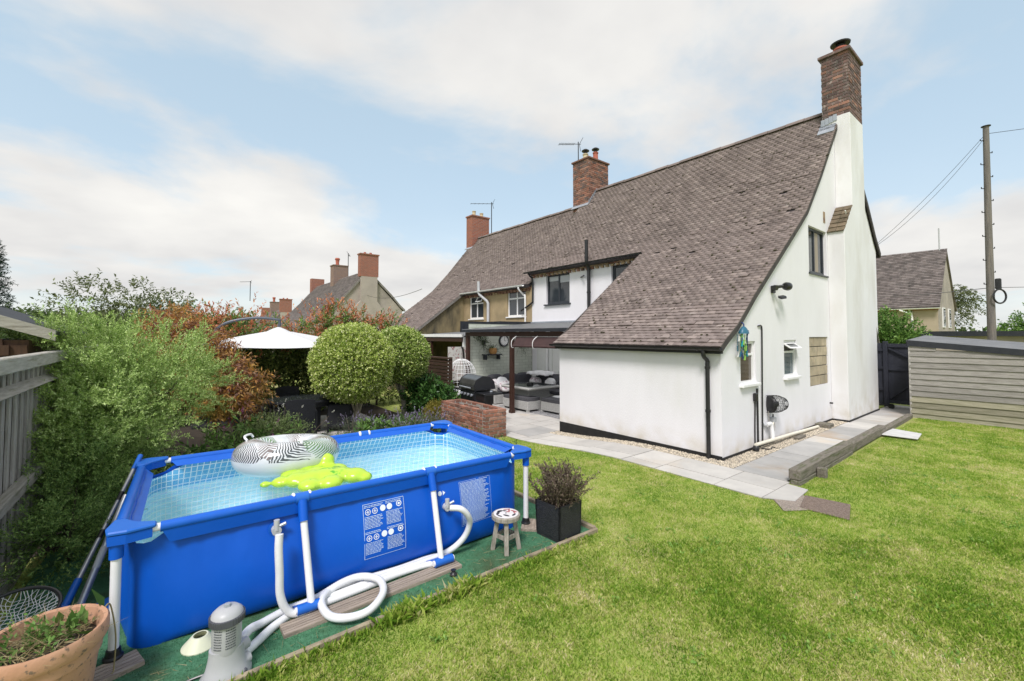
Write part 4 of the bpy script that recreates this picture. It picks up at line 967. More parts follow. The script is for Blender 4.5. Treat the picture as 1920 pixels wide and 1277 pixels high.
# water
m_, t_, o_ = newmat('water'); N = t_.nodes.new; Lk = t_.links.new
tr = N('ShaderNodeBsdfTransparent'); tr.inputs[0].default_value = (.90, .98, 1.0, 1); gl = N('ShaderNodeBsdfGlossy'); gl.inputs['Roughness'].default_value = .03
fr = N('ShaderNodeLayerWeight')
gp = N('ShaderNodeNewGeometry'); nn = N('ShaderNodeTexNoise'); Lk(gp.outputs['Position'], nn.inputs['Vector']); nn.inputs['Scale'].default_value = 9; nn.inputs['Detail'].default_value = 4; nn.inputs['Distortion'].default_value = .6
bp = N('ShaderNodeBump'); bp.inputs['Strength'].default_value = .6; bp.inputs['Distance'].default_value = .02; Lk(nn.outputs[0], bp.inputs['Height']); Lk(bp.outputs[0], gl.inputs['Normal']); Lk(bp.outputs[0], fr.inputs['Normal'])
ms = N('ShaderNodeMixShader'); Lk(tmath('ADD', .02, tmath('MULTIPLY', .9, tmath('POWER', fr.outputs['Facing'], 4.0))), ms.inputs[0]); Lk(tr.outputs[0], ms.inputs[1]); Lk(gl.outputs[0], ms.inputs[2]); Lk(ms.outputs[0], o_.inputs[0]); MATS['water'] = m_
lp = loop(.632, .016); lp = [(x, y, .632) for x, y, z in lp]
wt = MB().add(lp, [tuple(range(len(lp)))]).build('pool_water', 'water', None); wt.location = PL.location; wt.rotation_euler = PL.rotation_euler
struct(wt)

# ---------------------------------------------------------------- floats
m_, t_, o_ = newmat('palm_print'); N = t_.nodes.new; Lk = t_.links.new
bs = N('ShaderNodeBsdfPrincipled'); Lk(bs.outputs[0], o_.inputs[0]); bs.inputs['Roughness'].default_value = .16; bs.inputs['Specular IOR Level'].default_value = .6
uvn = N('ShaderNodeUVMap'); uvn.uv_map = 'uv'; su = N('ShaderNodeSeparateXYZ'); Lk(uvn.outputs[0], su.inputs[0])
nw_ = N('ShaderNodeTexNoise'); Lk(uvn.outputs[0], nw_.inputs['Vector']); nw_.inputs['Scale'].default_value = 9; nw_.inputs['Detail'].default_value = 3
U, Vv = tmath('ADD', su.outputs[0], tmath('MULTIPLY', tmath('SUBTRACT', nw_.outputs[0], .5), .035)), tmath('ADD', su.outputs[1], tmath('MULTIPLY', tmath('SUBTRACT', nw_.outputs[0], .5), .10))           # U: 0..1 round the ring, V: 0..1 round the tube (.25 = top)
def frond(u0, v0, su_, sv_, ang, lenb, dens=38):
    """palm frond: a mid-rib with herringbone leaflets"""
    du = tmath('MULTIPLY', tmath('SUBTRACT', U, u0), su_); dv = tmath('MULTIPLY', tmath('SUBTRACT', Vv, v0), sv_)
    c, s_ = math.cos(ang), math.sin(ang)
    p = tmath('ADD', tmath('MULTIPLY', du, c), tmath('MULTIPLY', dv, s_)); q = tmath('SUBTRACT', tmath('MULTIPLY', dv, c), tmath('MULTIPLY', du, s_))
    aq = tmath('ABSOLUTE', q); ph = tmath('FRACT', tmath('MULTIPLY', tmath('SUBTRACT', p, tmath('MULTIPLY', aq, .8)), dens))
    leaf = tmath('LESS_THAN', ph, tmath('SUBTRACT', .66, tmath('MULTIPLY', aq, 4.0))); ins = tmath('MULTIPLY', tmath('LESS_THAN', aq, tmath('MULTIPLY', tmath('SUBTRACT', lenb, tmath('ABSOLUTE', p)), .62)), tmath('LESS_THAN', tmath('ABSOLUTE', p), lenb))
    return tmath('MULTIPLY', leaf, ins)
def N_mix(f, a, b):
    n = N('ShaderNodeMix'); n.data_type = 'RGBA'; Lk(f, n.inputs[0])
    for i, x in ((6, a), (7, b)):
        if isinstance(x, tuple): n.inputs[i].default_value = lin(x)
        else: Lk(x, n.inputs[i])
    return n.outputs[2]
cur = (.66, .68, .69)
# pale blue underside print
nzz = N('ShaderNodeTexNoise'); Lk(uvn.outputs[0], nzz.inputs['Vector']); nzz.inputs['Scale'].default_value = 7
mr_ = N('ShaderNodeMapRange'); Lk(nzz.outputs[0], mr_.inputs[0]); mr_.inputs[1].default_value = .5; mr_.inputs[2].default_value = .62
cur = N_mix(mr_.outputs[0], cur, (.52, .56, .57))
for i in range(11):
    cc = [(.09, .09, .10), (.20, .17, .16), (.07, .08, .08), (.13, .25, .10), (.25, .20, .17)][i % 5]
    cur = N_mix(frond((i + .5)/11 + .013*math.sin(i*5), .17 + .15*math.sin(i*2.3), 2.1, .66, i*1.9, .215, 40 + 6*(i % 3)), cur, cc)
Lk(cur, bs.inputs['Base Color']); MATS['palm_print'] = m_
def torus(name, Rm, rm, mat, nu=64, nv=24, sq=.9):
    V = []; uv = []; F_ = []
    for i in range(nu):
        a = 2*PI*i/nu; pk = 1 + .012*math.sin(a*11)
        for j in range(nv):
            b = 2*PI*j/nv; V.append(((Rm + rm*pk*math.cos(b))*math.cos(a), (Rm + rm*pk*math.cos(b))*math.sin(a), rm*sq*math.sin(b)))
    for i in range(nu):
        for j in range(nv): F_.append((i*nv+j, ((i+1) % nu)*nv+j, ((i+1) % nu)*nv+(j+1) % nv, i*nv+(j+1) % nv)); uv += [(i/nu, j/nv), ((i+1)/nu, j/nv), ((i+1)/nu, (j+1)/nv), (i/nu, (j+1)/nv)]
    me = bpy.data.meshes.new(name); me.from_pydata(V, [], F_); l = me.uv_layers.new(name='uv'); l.data.foreach_set('uv', [c for p in uv for c in p])
    me.materials.append(MATS[mat]); shade(me, 2); return me
rg = thing('swim_ring', 'white inflatable swim ring with grey palm leaf print floating in pool', 'swim ring', (-5.93, 1.66, .625))
ro = link(torus('ring_tube', .325, .18, 'palm_print'), 'ring_tube', rg); ro.location = (0, 0, .135); ro.rotation_euler = (R(-3), R(4), R(20))
MB().tube(smooth_path([(-.34, .22, .28), (-.36, .26, .315), (-.30, .33, .32), (-.27, .34, .285)], 4), .012, 6).build('grab_handle', 'tube_white', rg, 1)
MB().lathe([(.02, 0), (.016, .02), (.01, .03)], (.05, -.36, .305), 10).build('valve', 'plastic_white', rg, 1)
# green float: lumpy blow-up animal-like raft lying half flat
gr = MB(); rnd = random.Random(4)
spine = [(-6.22, 1.12, .035), (-6.10, 1.06, .06), (-5.98, .99, .08), (-5.86, .95, .09), (-5.74, .93, .095), (-5.62, .88, .09), (-5.52, .80, .085), (-5.46, .74, .06)]
for i, (x, y, r) in enumerate(spine): gr.sphere((x, y, .60 + r*.5), r*1.25, 14, 9, (1.1, 1.1, .62))
for (x, y, r) in [(-5.98, 1.20, .075), (-5.86, 1.22, .08), (-5.72, 1.18, .075), (-5.60, 1.10, .075), (-5.92, .80, .07), (-5.75, .76, .075), (-5.80, 1.06, .085), (-5.66, 1.00, .08), (-5.94, 1.09, .08)]: gr.sphere((x, y, .60 + r*.45), r*1.25, 14, 9, (1.15, 1.15, .65))
for (x, y) in [(-5.83, 1.30), (-5.66, 1.28)]: gr.sphere((x, y - .03, .70), .085, 14, 9, (1.0, 1.0, .95)); gr.sphere((x, y - .05, .64), .08, 12, 8)
gme = gr.mesh('body', 'float_green'); gt_ = thing('green_float', 'lime green inflatable float with two round bumps lying beside the swim ring', 'pool float', (-5.82, 1.0, .63))
go = link(gme, 'body', gt_); go.location = (5.82, -1.0, -.6)
rmod = go.modifiers.new('remesh', 'REMESH'); rmod.mode = 'VOXEL'; rmod.voxel_size = .016; rmod.use_smooth_shade = True
smod = go.modifiers.new('smooth', 'SMOOTH'); smod.iterations = 3; smod.factor = .5

# ---------------------------------------------------------------- planks, hoses, pump
def plank(x0, y0, x1, y1, wd, label, z=.004, h=.026):
    a, b = Vector((x0, y0, z)), Vector((x1, y1, z)); d_ = (b - a); sd = d_.normalized().cross(Vector((0, 0, 1)))
    t = thing('deck_board', label, 'board', (0, 0, 0), 0, 'boards under the pool feet'); k = 5
    MB().prism([a - sd*wd/2, b - sd*wd/2, b + sd*wd/2, a + sd*wd/2], (0, 0, h*.8)).build('board', 'deck_plank', t)
    for i in range(k):
        o0 = -wd/2 + wd*(i + .08)/k; o1 = -wd/2 + wd*(i + .92)/k
        MB().prism([a + sd*o0 + Vector((0, 0, h*.8)), b + sd*o0 + Vector((0, 0, h*.8)), b + sd*o1 + Vector((0, 0, h*.8)), a + sd*o1 + Vector((0, 0, h*.8))], (0, 0, h*.2)).build('rib', 'deck_plank', t)
    return t
plank(-6.30, -.10, -4.92, -.075, .14, 'long grooved deck board under the two white side legs')
plank(-4.02, .02, -3.84, .20, .17, 'short square of board under the pool leg beside the slate planter')
plank(-7.27, .12, -7.03, .19, .17, 'short grooved board under the pool leg beside the terracotta pot')
def hose(name, pts, label, r=.0265):
    p = smooth_path(pts, 14); n = len(p); rr = [r*(1 + .05*(i % 2)) for i in range(n)]
    # ribbed: resample fine
    fine = []; 
    for i in range(n-1):
        k = max(2, int((p[i+1]-p[i]).length/.007))
        for j in range(k): fine.append(p[i].lerp(p[i+1], j/k))
    rr = [r*(1 + (.05 if i % 2 else -.03)) for i in range(len(fine))]
    o = MB().tube(fine, rr, 10).build(name, 'hose', None, 2); return tag(o, label, 'hose', 'pump hoses')
hose('pool_hose', [(-6.295, .06, .60), (-6.30, .045, .50), (-6.295, .03, .35), (-6.29, .02, .2), (-6.25, .01, .09), (-6.17, .0, .04), (-5.95, .02, .035), (-5.70, .03, .035), (-5.45, .05, .035), (-5.22, .04, .035), (-5.08, .0, .045), (-4.98, .06, .04), (-5.1, .12, .035), (-5.4, .12, .035), (-5.75, .13, .05), (-5.93, .10, .07), (-6.03, -.03, .075), (-6.02, -.2, .06), (-5.92, -.30, .06), (-5.78, -.32, .07), (-5.64, -.2, .085), (-5.61, -.04, .095), (-5.70, .08, .10), (-5.84, .10, .095), (-6.05, .08, .055), (-6.25, .09, .04), (-6.40, .03, .045), (-6.48, -.06, .085), (-6.545, -.19, .11)],
     'white ribbed hose from the left fitting, lying in a loop over the deck board')
hose('pool_hose', [(-4.927, .04, .455), (-4.86, -.02, .45), (-4.79, -.03, .38), (-4.75, .0, .28), (-4.78, .04, .16), (-4.88, .08, .07), (-5.05, .09, .04), (-5.3, .085, .04), (-5.6, .075, .04), (-5.9, .07, .035), (-6.15, .06, .03), (-6.32, -.02, .03), (-6.44, -.13, .035), (-6.545, -.25, .055)],
     'white ribbed hose curving down from the right fitting and along the pool foot')
PU = thing('filter_pump', 'grey pool filter pump with dark screw collar in front of the pool', 'pump', (-6.63, -.30, 0))
MB().lathe([(.125, 0), (.125, .025), (.10, .06), (.088, .12), (.083, .16), (.083, .18)], (0, 0, 0), 24, 1.05, .85).build('base', 'pump_grey', PU, 1)
MB().lathe([(.072, .16), (.076, .19), (.076, .335)], (0, 0, 0), 24).build('housing', 'pump_grey', PU, 1)
mm = MB()
for k in range(40): a = 2*PI*k/40; mm.box(.083*math.cos(a) - .008, .083*math.sin(a) - .008, .325, .083*math.cos(a) + .008, .083*math.sin(a) + .008, .36)
cl = MB().lathe([(.086, .325), (.09, .33), (.09, .355), (.082, .362)], (0, 0, 0), 24).build('collar', 'pump_dark', PU, 1)
mm.build('collar_grip', 'pump_dark', cl, kind='stuff')
MB().lathe([(.083, .358), (.078, .378), (.055, .398), (.02, .405), (0, .405)], (0, 0, 0), 24).build('lid', 'pump_grey', PU, 1)
MB().lathe([(.02, .404), (.018, .42), (0, .421)], (.0, .0, 0), 6).build('air_valve', 'lead', PU)
for dz_, yy in ((.11, .05), (.055, -.01)): MB().tube([(.06, yy, dz_), (.115, yy + .03, dz_)], .034, 12).build('outlet', 'pump_grey', PU, 1)
lb = MB(); rl = random.Random(3)
for r in range(9):
    for (a0, a1) in ((R(205), R(245)), (R(255), R(300))):
        a = a0 + .1
        while a < a1:
            l = rl.uniform(.03, .12); a2 = min(a + l, a1); z0 = .315 - r*.0145; lb.add([(.0772*math.cos(q), .0772*math.sin(q), z) for z in (z0, z0 + .007) for q in (a, a2)], [(0, 1, 3, 2)]); a = a2 + .03
lb.build('label_print', 'pump_dark', PU, kind='stuff')
for a in (R(200), R(320)): MB().sphere((.11*math.cos(a), .09*math.sin(a), .03), .018, 8, 6).build('mounting_lug', 'pump_dark', PU)
tag(MB().tube(smooth_path([(-6.70, -.25, .03), (-6.85, -.22, .01), (-7.0, -.28, .008), (-7.2, -.38, .008)], 8), .006, 6).build('pump_cable', 'plastic_black', None, 1), 'black power cable of the pump lying on the turf', 'cable')
tag(MB().lathe([(.10, 0), (.10, .006), (.045, .065), (.036, .065), (.09, .004)], (-6.735, .11, .004), 28).build('cone_marker', 'cone_cream', None, 1), 'pale cream flat cone lying behind the filter pump', 'cone')
tag(MB().lathe([(.03, 0), (.032, .012), (.02, .02), (.014, .035), (.024, .045), (.0, .05)], (-5.035, -.20, .004), 14).build('rubber_plug', 'plastic_black', None, 1), 'small black rubber plug at the end of the deck board', 'plug')
# ---------------------------------------------------------------- stool, planter, pot, net, poles
pm('stool_wood', (.40, .37, .32), (.28, .255, .21), 8, .85, .5, 50, c3=(.16, .15, .11), sc3=6, stretch=(5, 5, 1))
pm('stool_print', (.74, .72, .70), (.70, .68, .66), 8, .6)
pm('print_black', (.06, .055, .06), rough=.6); pm('print_red', (.45, .16, .16), rough=.6)
pm('slate_black', (.016, .017, .019), (.035, .036, .038), 14, .55, 1.0, 28, stretch=(2, 2, 8))
pm('terracotta', (.52, .30, .19), (.44, .24, .145), 4, .85, .25, 60, c3=(.20, .14, .10), sc3=30, lo3=.585, hi3=.66)
ST = thing('wooden_stool', 'small round weathered wooden stool with painted top beside the pool', 'stool', (-4.42, -.115, 0))
MB().lathe([(.125, .285), (.134, .292), (.134, .322), (.126, .330), (0, .330)], (0, 0, 0), 32).build('seat', 'stool_wood', ST, 1)
MB().lathe([(.116, .3305), (.116, .3325), (0, .3325)], (0, 0, 0), 32).build('painted_disc', 'stool_print', ST)
def blotch(m, x, y, rx, ry, a, n=12):
    m.add([(x + rx*math.cos(t)*math.cos(a) - ry*math.sin(t)*math.sin(a), y + rx*math.cos(t)*math.sin(a) + ry*math.sin(t)*math.cos(a), .334) for t in [2*PI*k/n for k in range(n)]], [tuple(range(n))])
bk = MB(); [blotch(bk, *q) for q in [(-.06, .045, .045, .014, .7), (-.02, .07, .03, .018, 0), (-.03, -.045, .014, .035, .3), (.035, -.075, .03, .012, .4), (.0, .0, .009, .009, 0), (.02, .05, .012, .02, .5), (-.085, -.015, .01, .03, .2)]]; bk.build('black_paint', 'print_black', ST)
rd = MB(); [blotch(rd, *q) for q in [(.06, .03, .045, .009, .9), (.085, -.01, .012, .04, .2), (.055, .065, .03, .01, -.5), (.07, -.035, .028, .008, 1.2), (.03, .02, .008, .02, 0)]]; rd.build('red_paint', 'print_red', ST)
for k in range(4):
    a = R(45 + 90*k + 10); c, s_ = math.cos(a), math.sin(a)
    MB().beam((.075*c, .075*s_, .30), (.125*c, .125*s_, .0), .04, .04, (c, s_, 0)).build('leg', 'stool_wood', ST, bevel=.004)
for k in range(4):
    a, b = R(45 + 90*k + 10), R(135 + 90*k + 10); MB().beam((.1*math.cos(a), .1*math.sin(a), .135), (.1*math.cos(b), .1*math.sin(b), .135), .018, .035).build('stretcher', 'stool_wood', ST)
PT = thing('slate_planter', 'square black slate-look planter with a dry purple shrub', 'planter', (-3.82, -.20, 0), R(4))
m = MB(); w_ = .165
m.prism([(-w_*.93, -w_*.93, .004), (w_*.93, -w_*.93, .004), (w_*.93, w_*.93, .004), (-w_*.93, w_*.93, .004)], (0, 0, .03)).build('base', 'slate_black', PT)
for k in range(4):
    a = PI/2*k; M_ = Matrix.Rotation(a, 3, 'Z')
    b_ = MB().prism([M_ @ Vector(p) for p in [(-w_*.95, -w_*.95, .034), (w_*.95, -w_*.95, .034), (w_, -w_, .345), (-w_, -w_, .345)]], M_ @ Vector((0, .02, 0))).build('side', 'slate_black', PT)
MB().box(-w_+.02, -w_+.02, .25, w_-.02, w_-.02, .31).build('soil', 'bed_soil', PT)
PO = thing('terracotta_pot', 'large round terracotta pot of weeds in the near left corner', 'plant pot', (-7.41, -.06, 0))
MB().lathe([(.165, 0), (.19, .1), (.208, .25), (.214, .30), (.225, .305), (.228, .36), (.243, .365), (.252, .385), (.252, .44), (.243, .452), (.226, .445), (.215, .40), (.205, .36), (0, .35)], (0, 0, 0), 48).build('pot', 'terracotta', PO, 1)
MB().lathe([(.213, .365), (.15, .40), (0, .405)], (0, 0, 0), 30).build('soil', 'bed_soil', PO, 1)
NT = thing('landing_net', 'black rimmed net with pale mesh behind the terracotta pot', 'net', (-7.64, .62, .30))
cir = [(.20*math.cos(2*PI*k/32), .15*math.sin(2*PI*k/32)*.95, .16*math.sin(2*PI*k/32)*.5) for k in range(32)]
MB().tube(cir, .011, 8, True).build('rim', 'plastic_black', NT, 1)
nm = MB()
for k in range(-9, 10):
    x = k*.021; h = math.sqrt(max(0, 1 - (x/.2)**2))
    if h < .1: continue
    nm.tube([(x + .012*math.sin(i*1.9 + k), .14*h*(i/8*2 - 1), .07*h*(i/8*2 - 1) - .05*(1 - (i/4 - 1)**2)) for i in range(9)], .0022, 3)
for k in range(-6, 7):
    y = k*.022; h = math.sqrt(max(0, 1 - (y/.145)**2))
    nm.tube([(.195*h*(i/8*2 - 1), y + .01*math.sin(i*2.1 + k), y*.5 - .05*(1 - (i/4 - 1)**2)) for i in range(9)], .0022, 3)
nm.build('mesh_netting', 'tube_white', NT, kind='stuff')
pm('alu', (.55, .56, .58), (.45, .46, .48), 8, .35, metal=.6)
def pole(name, pts, segs, label):
    t = thing(name, label, 'pole'); a, b = Vector(pts[0]), Vector(pts[1])
    for (u, v, r, mat, nm_) in segs: MB().tube([a.lerp(b, u), a.lerp(b, v)], r, 10).build(nm_, mat, t, 1)
    return t
pole('telescopic_pole', [(-7.12, 2.12, .845), (-7.47, .93, .09)], [(0, .12, .02, 'cap_blue', 'grip'), (.12, .30, .016, 'alu', 'tube'), (.30, .36, .019, 'plastic_black', 'joint'), (.36, .56, .016, 'alu', 'tube'), (.56, .61, .019, 'plastic_black', 'joint'), (.61, .84, .017, 'alu', 'tube'), (.84, 1.0, .024, 'cap_blue', 'grip')], 'thin aluminium pole with blue ends leaning against the pool corner')
pole('grey_pole', [(-7.17, 1.25, .73), (-7.40, .86, .05)], [(0, .45, .022, 'alu', 'tube'), (.45, .62, .0235, 'plastic_grey', 'sleeve'), (.62, 1.0, .022, 'alu', 'tube')], 'thicker plain grey pole leaning beside the pool')
tag(MB().prism([(-7.38, .95, .03), (-7.12, 1.0, .10), (-7.1, .8, .10), (-7.35, .74, .02)], (0, 0, .025)).build('skimmer_head', 'cap_blue', None, bevel=.008), 'flat blue skimmer head on the ground behind the pot', 'skimmer')

# ---------------------------------------------------------------- boundary fence and shed on the left
FE = thing('board_fence', 'tall weathered grey board fence along the left edge', 'fence', (-7.9, 0, 0))
y = .2; k = 0
while y < 7.2:
    wd_ = random.uniform(.085, .10)
    piece('board', 'old_wood', FE, (-.03 + (k % 2)*.014, y + wd_/2, .93 + random.uniform(-.01, .01)), (.018, wd_ - .012, 1.66), rz=R(random.uniform(-4, 6)), bevel=.05); y += wd_; k += 1
for z0, h_, d_ in ((1.72, .115, .085), (.70, .09, .07)):
    MB().box(-.01, .2, z0, d_, 7.2, z0 + h_).build('rail', 'old_wood_y', FE, bevel=.008)
MB().prism([(-.012, .2, 1.50), (.085, .2, 1.555), (-.012, .2, 1.605)], (0, 7, 0)).build('rail', 'old_wood_y', FE)
MB().box(-.06, .2, .1, -.045, 7.2, 1.74).build('backing', 'sleeper', FE)  # added dark sheet, stands in for the shade in the gaps between boards
MB().box(-.02, .2, -.05, .02, 7.2, .10).build('gravel_board', 'old_wood_y', FE)
for y in (.5, 3.4, 6.2): MB().box(-.13, y, -.1, -.036, y + .1, 1.78).build('post', 'old_wood', FE)
SH = thing('brown_shed', 'dark brown shed with grey bargeboard rising behind the left fence', 'shed', (-9.3, 3.0, 0))
for i in range(15):
    x0 = -1.2 + i*.165; hh = 2.5 - abs(x0 + .08)*.38
    piece('board', 'shed_brown', SH, (x0 + .082, .01, hh/2 - .15), (.155, .02, hh), bevel=.04)
MB().box(-1.18, .03, -.2, 1.27, 2.4, 1.95).build('body', 'shed_brown', SH)
MB().prism([(-1.5, -.06, 2.03), (0, -.06, 2.62), (1.45, -.06, 2.03), (1.45, -.06, 2.0), (0, -.06, 2.58), (-1.5, -.06, 2.0)], (0, 2.6, 0)).build('roof', 'felt_dark', SH)
MB().prism([(0, -.09, 2.62), (1.47, -.09, 2.045), (1.47, -.09, 1.94), (0, -.09, 2.50)], (0, .03, 0)).build('bargeboard', 'old_wood_x', SH)
MB().prism([(0, -.09, 2.62), (-1.5, -.09, 2.04), (-1.5, -.09, 1.94), (0, -.09, 2.50)], (0, .03, 0)).build('bargeboard', 'old_wood_x', SH)
MB().box(-1.1, -.03, 1.80, 1.15, -.005, 1.90).build('trim', 'shed_brown', SH)

# ---------------------------------------------------------------- sleepers and slabs in the lawn
def slp(x0, y0, x1, y1, wd_, z0, z1, label):
    o = MB().beam((x0, y0, (z0+z1)/2), (x1, y1, (z0+z1)/2), wd_, z1 - z0).build('timber_sleeper', 'sleeper', None, bevel=.012); return tag(o, label, 'sleeper', 'sleepers along the path')
slp(-.33, -1.12, 2.15, -1.09, .14, .06, .20, 'mossy upper sleeper with its sawn end towards the lawn corner')
slp(-.33, -1.13, 2.15, -1.10, .12, -.05, .058, 'lower sleeper under the one with the sawn end')
slp(2.16, -1.09, 4.5, -1.07, .14, .02, .17, 'sleeper in the middle of the row beside the paved path')
slp(4.51, -1.07, 7.2, -1.05, .12, -.04, .09, 'low sleeper at the far end of the row near the gate')
o = MB().box(.28, -1.30, -.05, .38, -1.19, .13).build('timber_stake', 'sleeper', None, bevel=.01); tag(o, 'short timber stake holding the sleeper on its lawn side', 'stake')
o = MB().box(4.1, -.28, .0, 4.42, -.02, .09).build('timber_offcut', 'sleeper', None, bevel=.01); tag(o, 'dark timber offcut on the gravel at the end of the cream pipe', 'timber')
o = MB().box(2.45, -.25, .005, 2.85, -.17, .06).build('timber_offcut', 'sleeper', None, bevel=.01); tag(o, 'small timber offcut under the middle of the cream pipe', 'timber')
o = MB().prism([(4.12, -1.12, .03), (4.95, -1.15, .03), (4.80, -1.62, .03), (4.16, -1.66, .03)], (0, 0, .022)).build('stepping_slab', 'concrete_slab', None, bevel=.006); tag(o, 'pale concrete slab lying in the lawn near the timber shed', 'slab')
o = MB().prism([(-1.42, -1.38, .0), (-.98, -1.05, .0), (-.70, -1.34, .0), (-1.0, -1.66, .0)][::-1], (0, 0, .012)).build('aggregate_slab', 'aggregate', None, bevel=.004); tag(o, 'grey pebbly slab half overgrown at the path corner', 'slab')
o = MB().prism([(-.70, -1.36, .002), (-.62, -1.80, .002), (-1.14, -1.92, .002), (-1.18, -1.46, .002)], (0, 0, .014)).build('aggregate_slab', 'aggregate_brown', None, bevel=.004); tag(o, 'brown pebbly slab set flush in the lawn beside the grey one', 'slab')

# ---------------------------------------------------------------- things on the gable wall
FL = thing('security_light', 'black wall floodlight with sensor high on the white gable', 'light', (2.03, -.0, 2.86))
MB().box(-.06, -.05, -.07, .06, -.001, .07).build('back_plate', 'plastic_black', FL, bevel=.01)
MB().tube([(0, -.04, .04), (.10, -.16, .06)], .03, 8).build('arm', 'plastic_black', FL, 1)
MB().lathe([(.05, -.09), (.075, -.05), (.08, .05), (.06, .09)], (0, 0, 0), 16).build('lamp_head', 'plastic_black', FL, 1).matrix_local = Matrix.Translation((.20, -.19, .06)) @ Matrix.Rotation(R(90), 4, 'Y')
MB().tube([(-.06, -.06, .03), (-.07, -.12, .02)], .05, 10).build('lamp_head', 'plastic_black', FL, 1)
MB().prism([(-.0, -.10, -.12), (.16, -.14, -.10), (.16, -.2, -.13), (0, -.17, -.15)], (0, 0, -.05)).build('sensor', 'plastic_black', FL, bevel=.01)
pm('peg_blue', (.03, .13, .20), rough=.4); pm('peg_green', (.26, .48, .10), rough=.4); pm('peg_teal', (.02, .30, .36), rough=.4); pm('peg_navy', (.02, .04, .16), rough=.4)
HG = thing('peg_hanger', 'blue and green plastic peg hanger hanging under the roof verge', 'peg hanger', (.55, -.12, 2.02))
MB().lathe([(.03, .12), (.07, .09), (.115, .03), (.12, .0), (.10, .01)], (0, 0, 0), 20, 1, .6).build('dome', 'peg_blue', HG, 1)
MB().tube(smooth_path([(0, 0, .1), (0, 0, .16), (.03, .06, .19), (.0, .1, .17)], 4), .01, 6).build('hook', 'peg_navy', HG, 1)
rp = random.Random(8)
for i in range(30):
    a = rp.uniform(0, 2*PI); r = rp.uniform(.03, .17); z0 = rp.uniform(-.36, .06); mt = rp.choice(['peg_blue', 'peg_green', 'peg_green', 'peg_teal', 'peg_navy', 'plastic_white'])
    cx_, cyy = r*math.cos(a), r*.5*math.sin(a); pg = MB().beam((cx_ - .006, cyy, z0), (cx_ + rp.uniform(-.05, .05), cyy + .006, z0 - .085), .017, .024).build('peg', mt, HG)
    MB().tube([(cx_ - .006, cyy, z0), (cx_, cyy, -.01)], .0035, 4).build('string', mt, pg)
def cable(pts, label, r=.011, nm_='wall_cable'): return tag(MB().tube(smooth_path(pts, 6), r, 6).build(nm_, 'plastic_black', None, 1), label, 'cable')
cable([(1.36, -.015, 2.16), (1.46, -.02, 2.17), (1.50, -.02, 2.13), (1.505, -.02, 2.0), (1.49, -.02, 1.5), (1.47, -.02, .9), (1.445, -.02, .06)], 'tall black cable with a hooked top on the white gable', .013)
SK = thing('outdoor_socket', 'black outdoor socket box with cable below the first gable window', 'socket', (1.17, 0, .92))
MB().box(-.05, -.06, -.08, .05, -.001, .06).build('box', 'plastic_black', SK, bevel=.012)
MB().tube(smooth_path([(0, -.02, -.07), (.0, -.015, -.3), (-.015, -.015, -.55), (-.02, -.015, -.86)], 5), .012, 6).build('cable', 'plastic_black', SK, 1)
MB().box(.09, -.025, -.82, .125, -.0005, .13).build('conduit', 'plastic_black', SK)
FN = thing('wall_fan', 'black mesh wall-hung fan-shaped basket above the cream waste pipe', 'fan', (1.66, 0, .74))
MB().lathe([(.04, 0), (.12, .02), (.155, .05), (.16, .08)], (0, 0, 0), 20).build('housing', 'plastic_black', FN, 1).matrix_local = Matrix.Translation((0, -.02, 0)) @ Matrix.Rotation(R(62), 4, 'Z') @ Matrix.Rotation(R(90), 4, 'X')
ax = Vector((math.cos(R(-28)), math.sin(R(-28)), 0)); 
mm = MB(); e1 = Vector((-ax.y, ax.x, 0)); e2 = Vector((0, 0, 1)); og = Vector((.0, -.03, 0))
for k in range(30):
    a = 2*PI*k/30; d_ = e1*math.cos(a) + e2*math.sin(a); mm.tube([og + d_*.155, og + ax*.2 + d_*.15, og + ax*.34 + d_*.11, og + ax*.40 + d_*.04], .003, 4)
for q, r in [(i*.4/17, .158 if i < 7 else .158 - .0011*(i - 7)**2) for i in range(0, 18, 2)]: mm.tube([og + ax*q + (e1*math.cos(2*PI*k/20) + e2*math.sin(2*PI*k/20))*r for k in range(20)], .003, 4, True)
mm.build('wire_guard', 'plastic_black', FN, kind='stuff')
MB().tube([og, og + ax*.2], .05, 12).build('motor', 'plastic_black', FN, 1)
MB().tube(smooth_path([(.03, -.03, -.13), (.05, -.03, -.3), (.12, -.03, -.42)], 4), .012, 6).build('drop_cable', 'old_wood', FN, 1)
TP = thing('outside_tap', 'grey outdoor tap fitting between the fan and the waste pipe', 'tap', (1.84, 0, .44))
MB().box(-.05, -.09, -.05, .06, -.001, .05).build('body', 'plastic_grey', TP, bevel=.015)
MB().tube([(0, -.05, .05), (0, -.05, .10)], .012, 8).build('handle', 'frame_anthracite', TP, 1); MB().tube(smooth_path([(.0, -.06, -.05), (-.0, -.07, -.12), (-.06, -.06, -.3)], 4), .011, 6).build('hose_tail', 'old_wood', TP, 1)
WP = thing('waste_pipe', 'cream plastic waste pipe lying along the foot of the gable', 'pipe', (0, 0, 0))
MB().tube([(.98, -.10, .125), (2.4, -.105, .09), (3.98, -.11, .045)], .03, 12).build('long_pipe', 'plastic_cream', WP, 1)
MB().tube(smooth_path([(1.55, -.05, .38), (1.66, -.06, .39), (1.70, -.07, .36), (1.705, -.09, .13)], 5), .036, 12).build('upright_pipe', 'plastic_white', WP, 1)
MB().tube([(1.52, -.0, .38), (1.60, -.05, .385)], .04, 12).build('elbow', 'plastic_grey', WP, 1)
MB().tube(smooth_path([(1.72, -.06, .2), (1.78, -.07, .38), (1.86, -.06, .40)], 5), .014, 6).build('overflow_pipe', 'plastic_cream', WP, 1)
MB().lathe([(.05, 0), (.05, .06), (.035, .08)], (.98, -.10, .03), 12).build('gully_end', 'plastic_black', WP, 1)
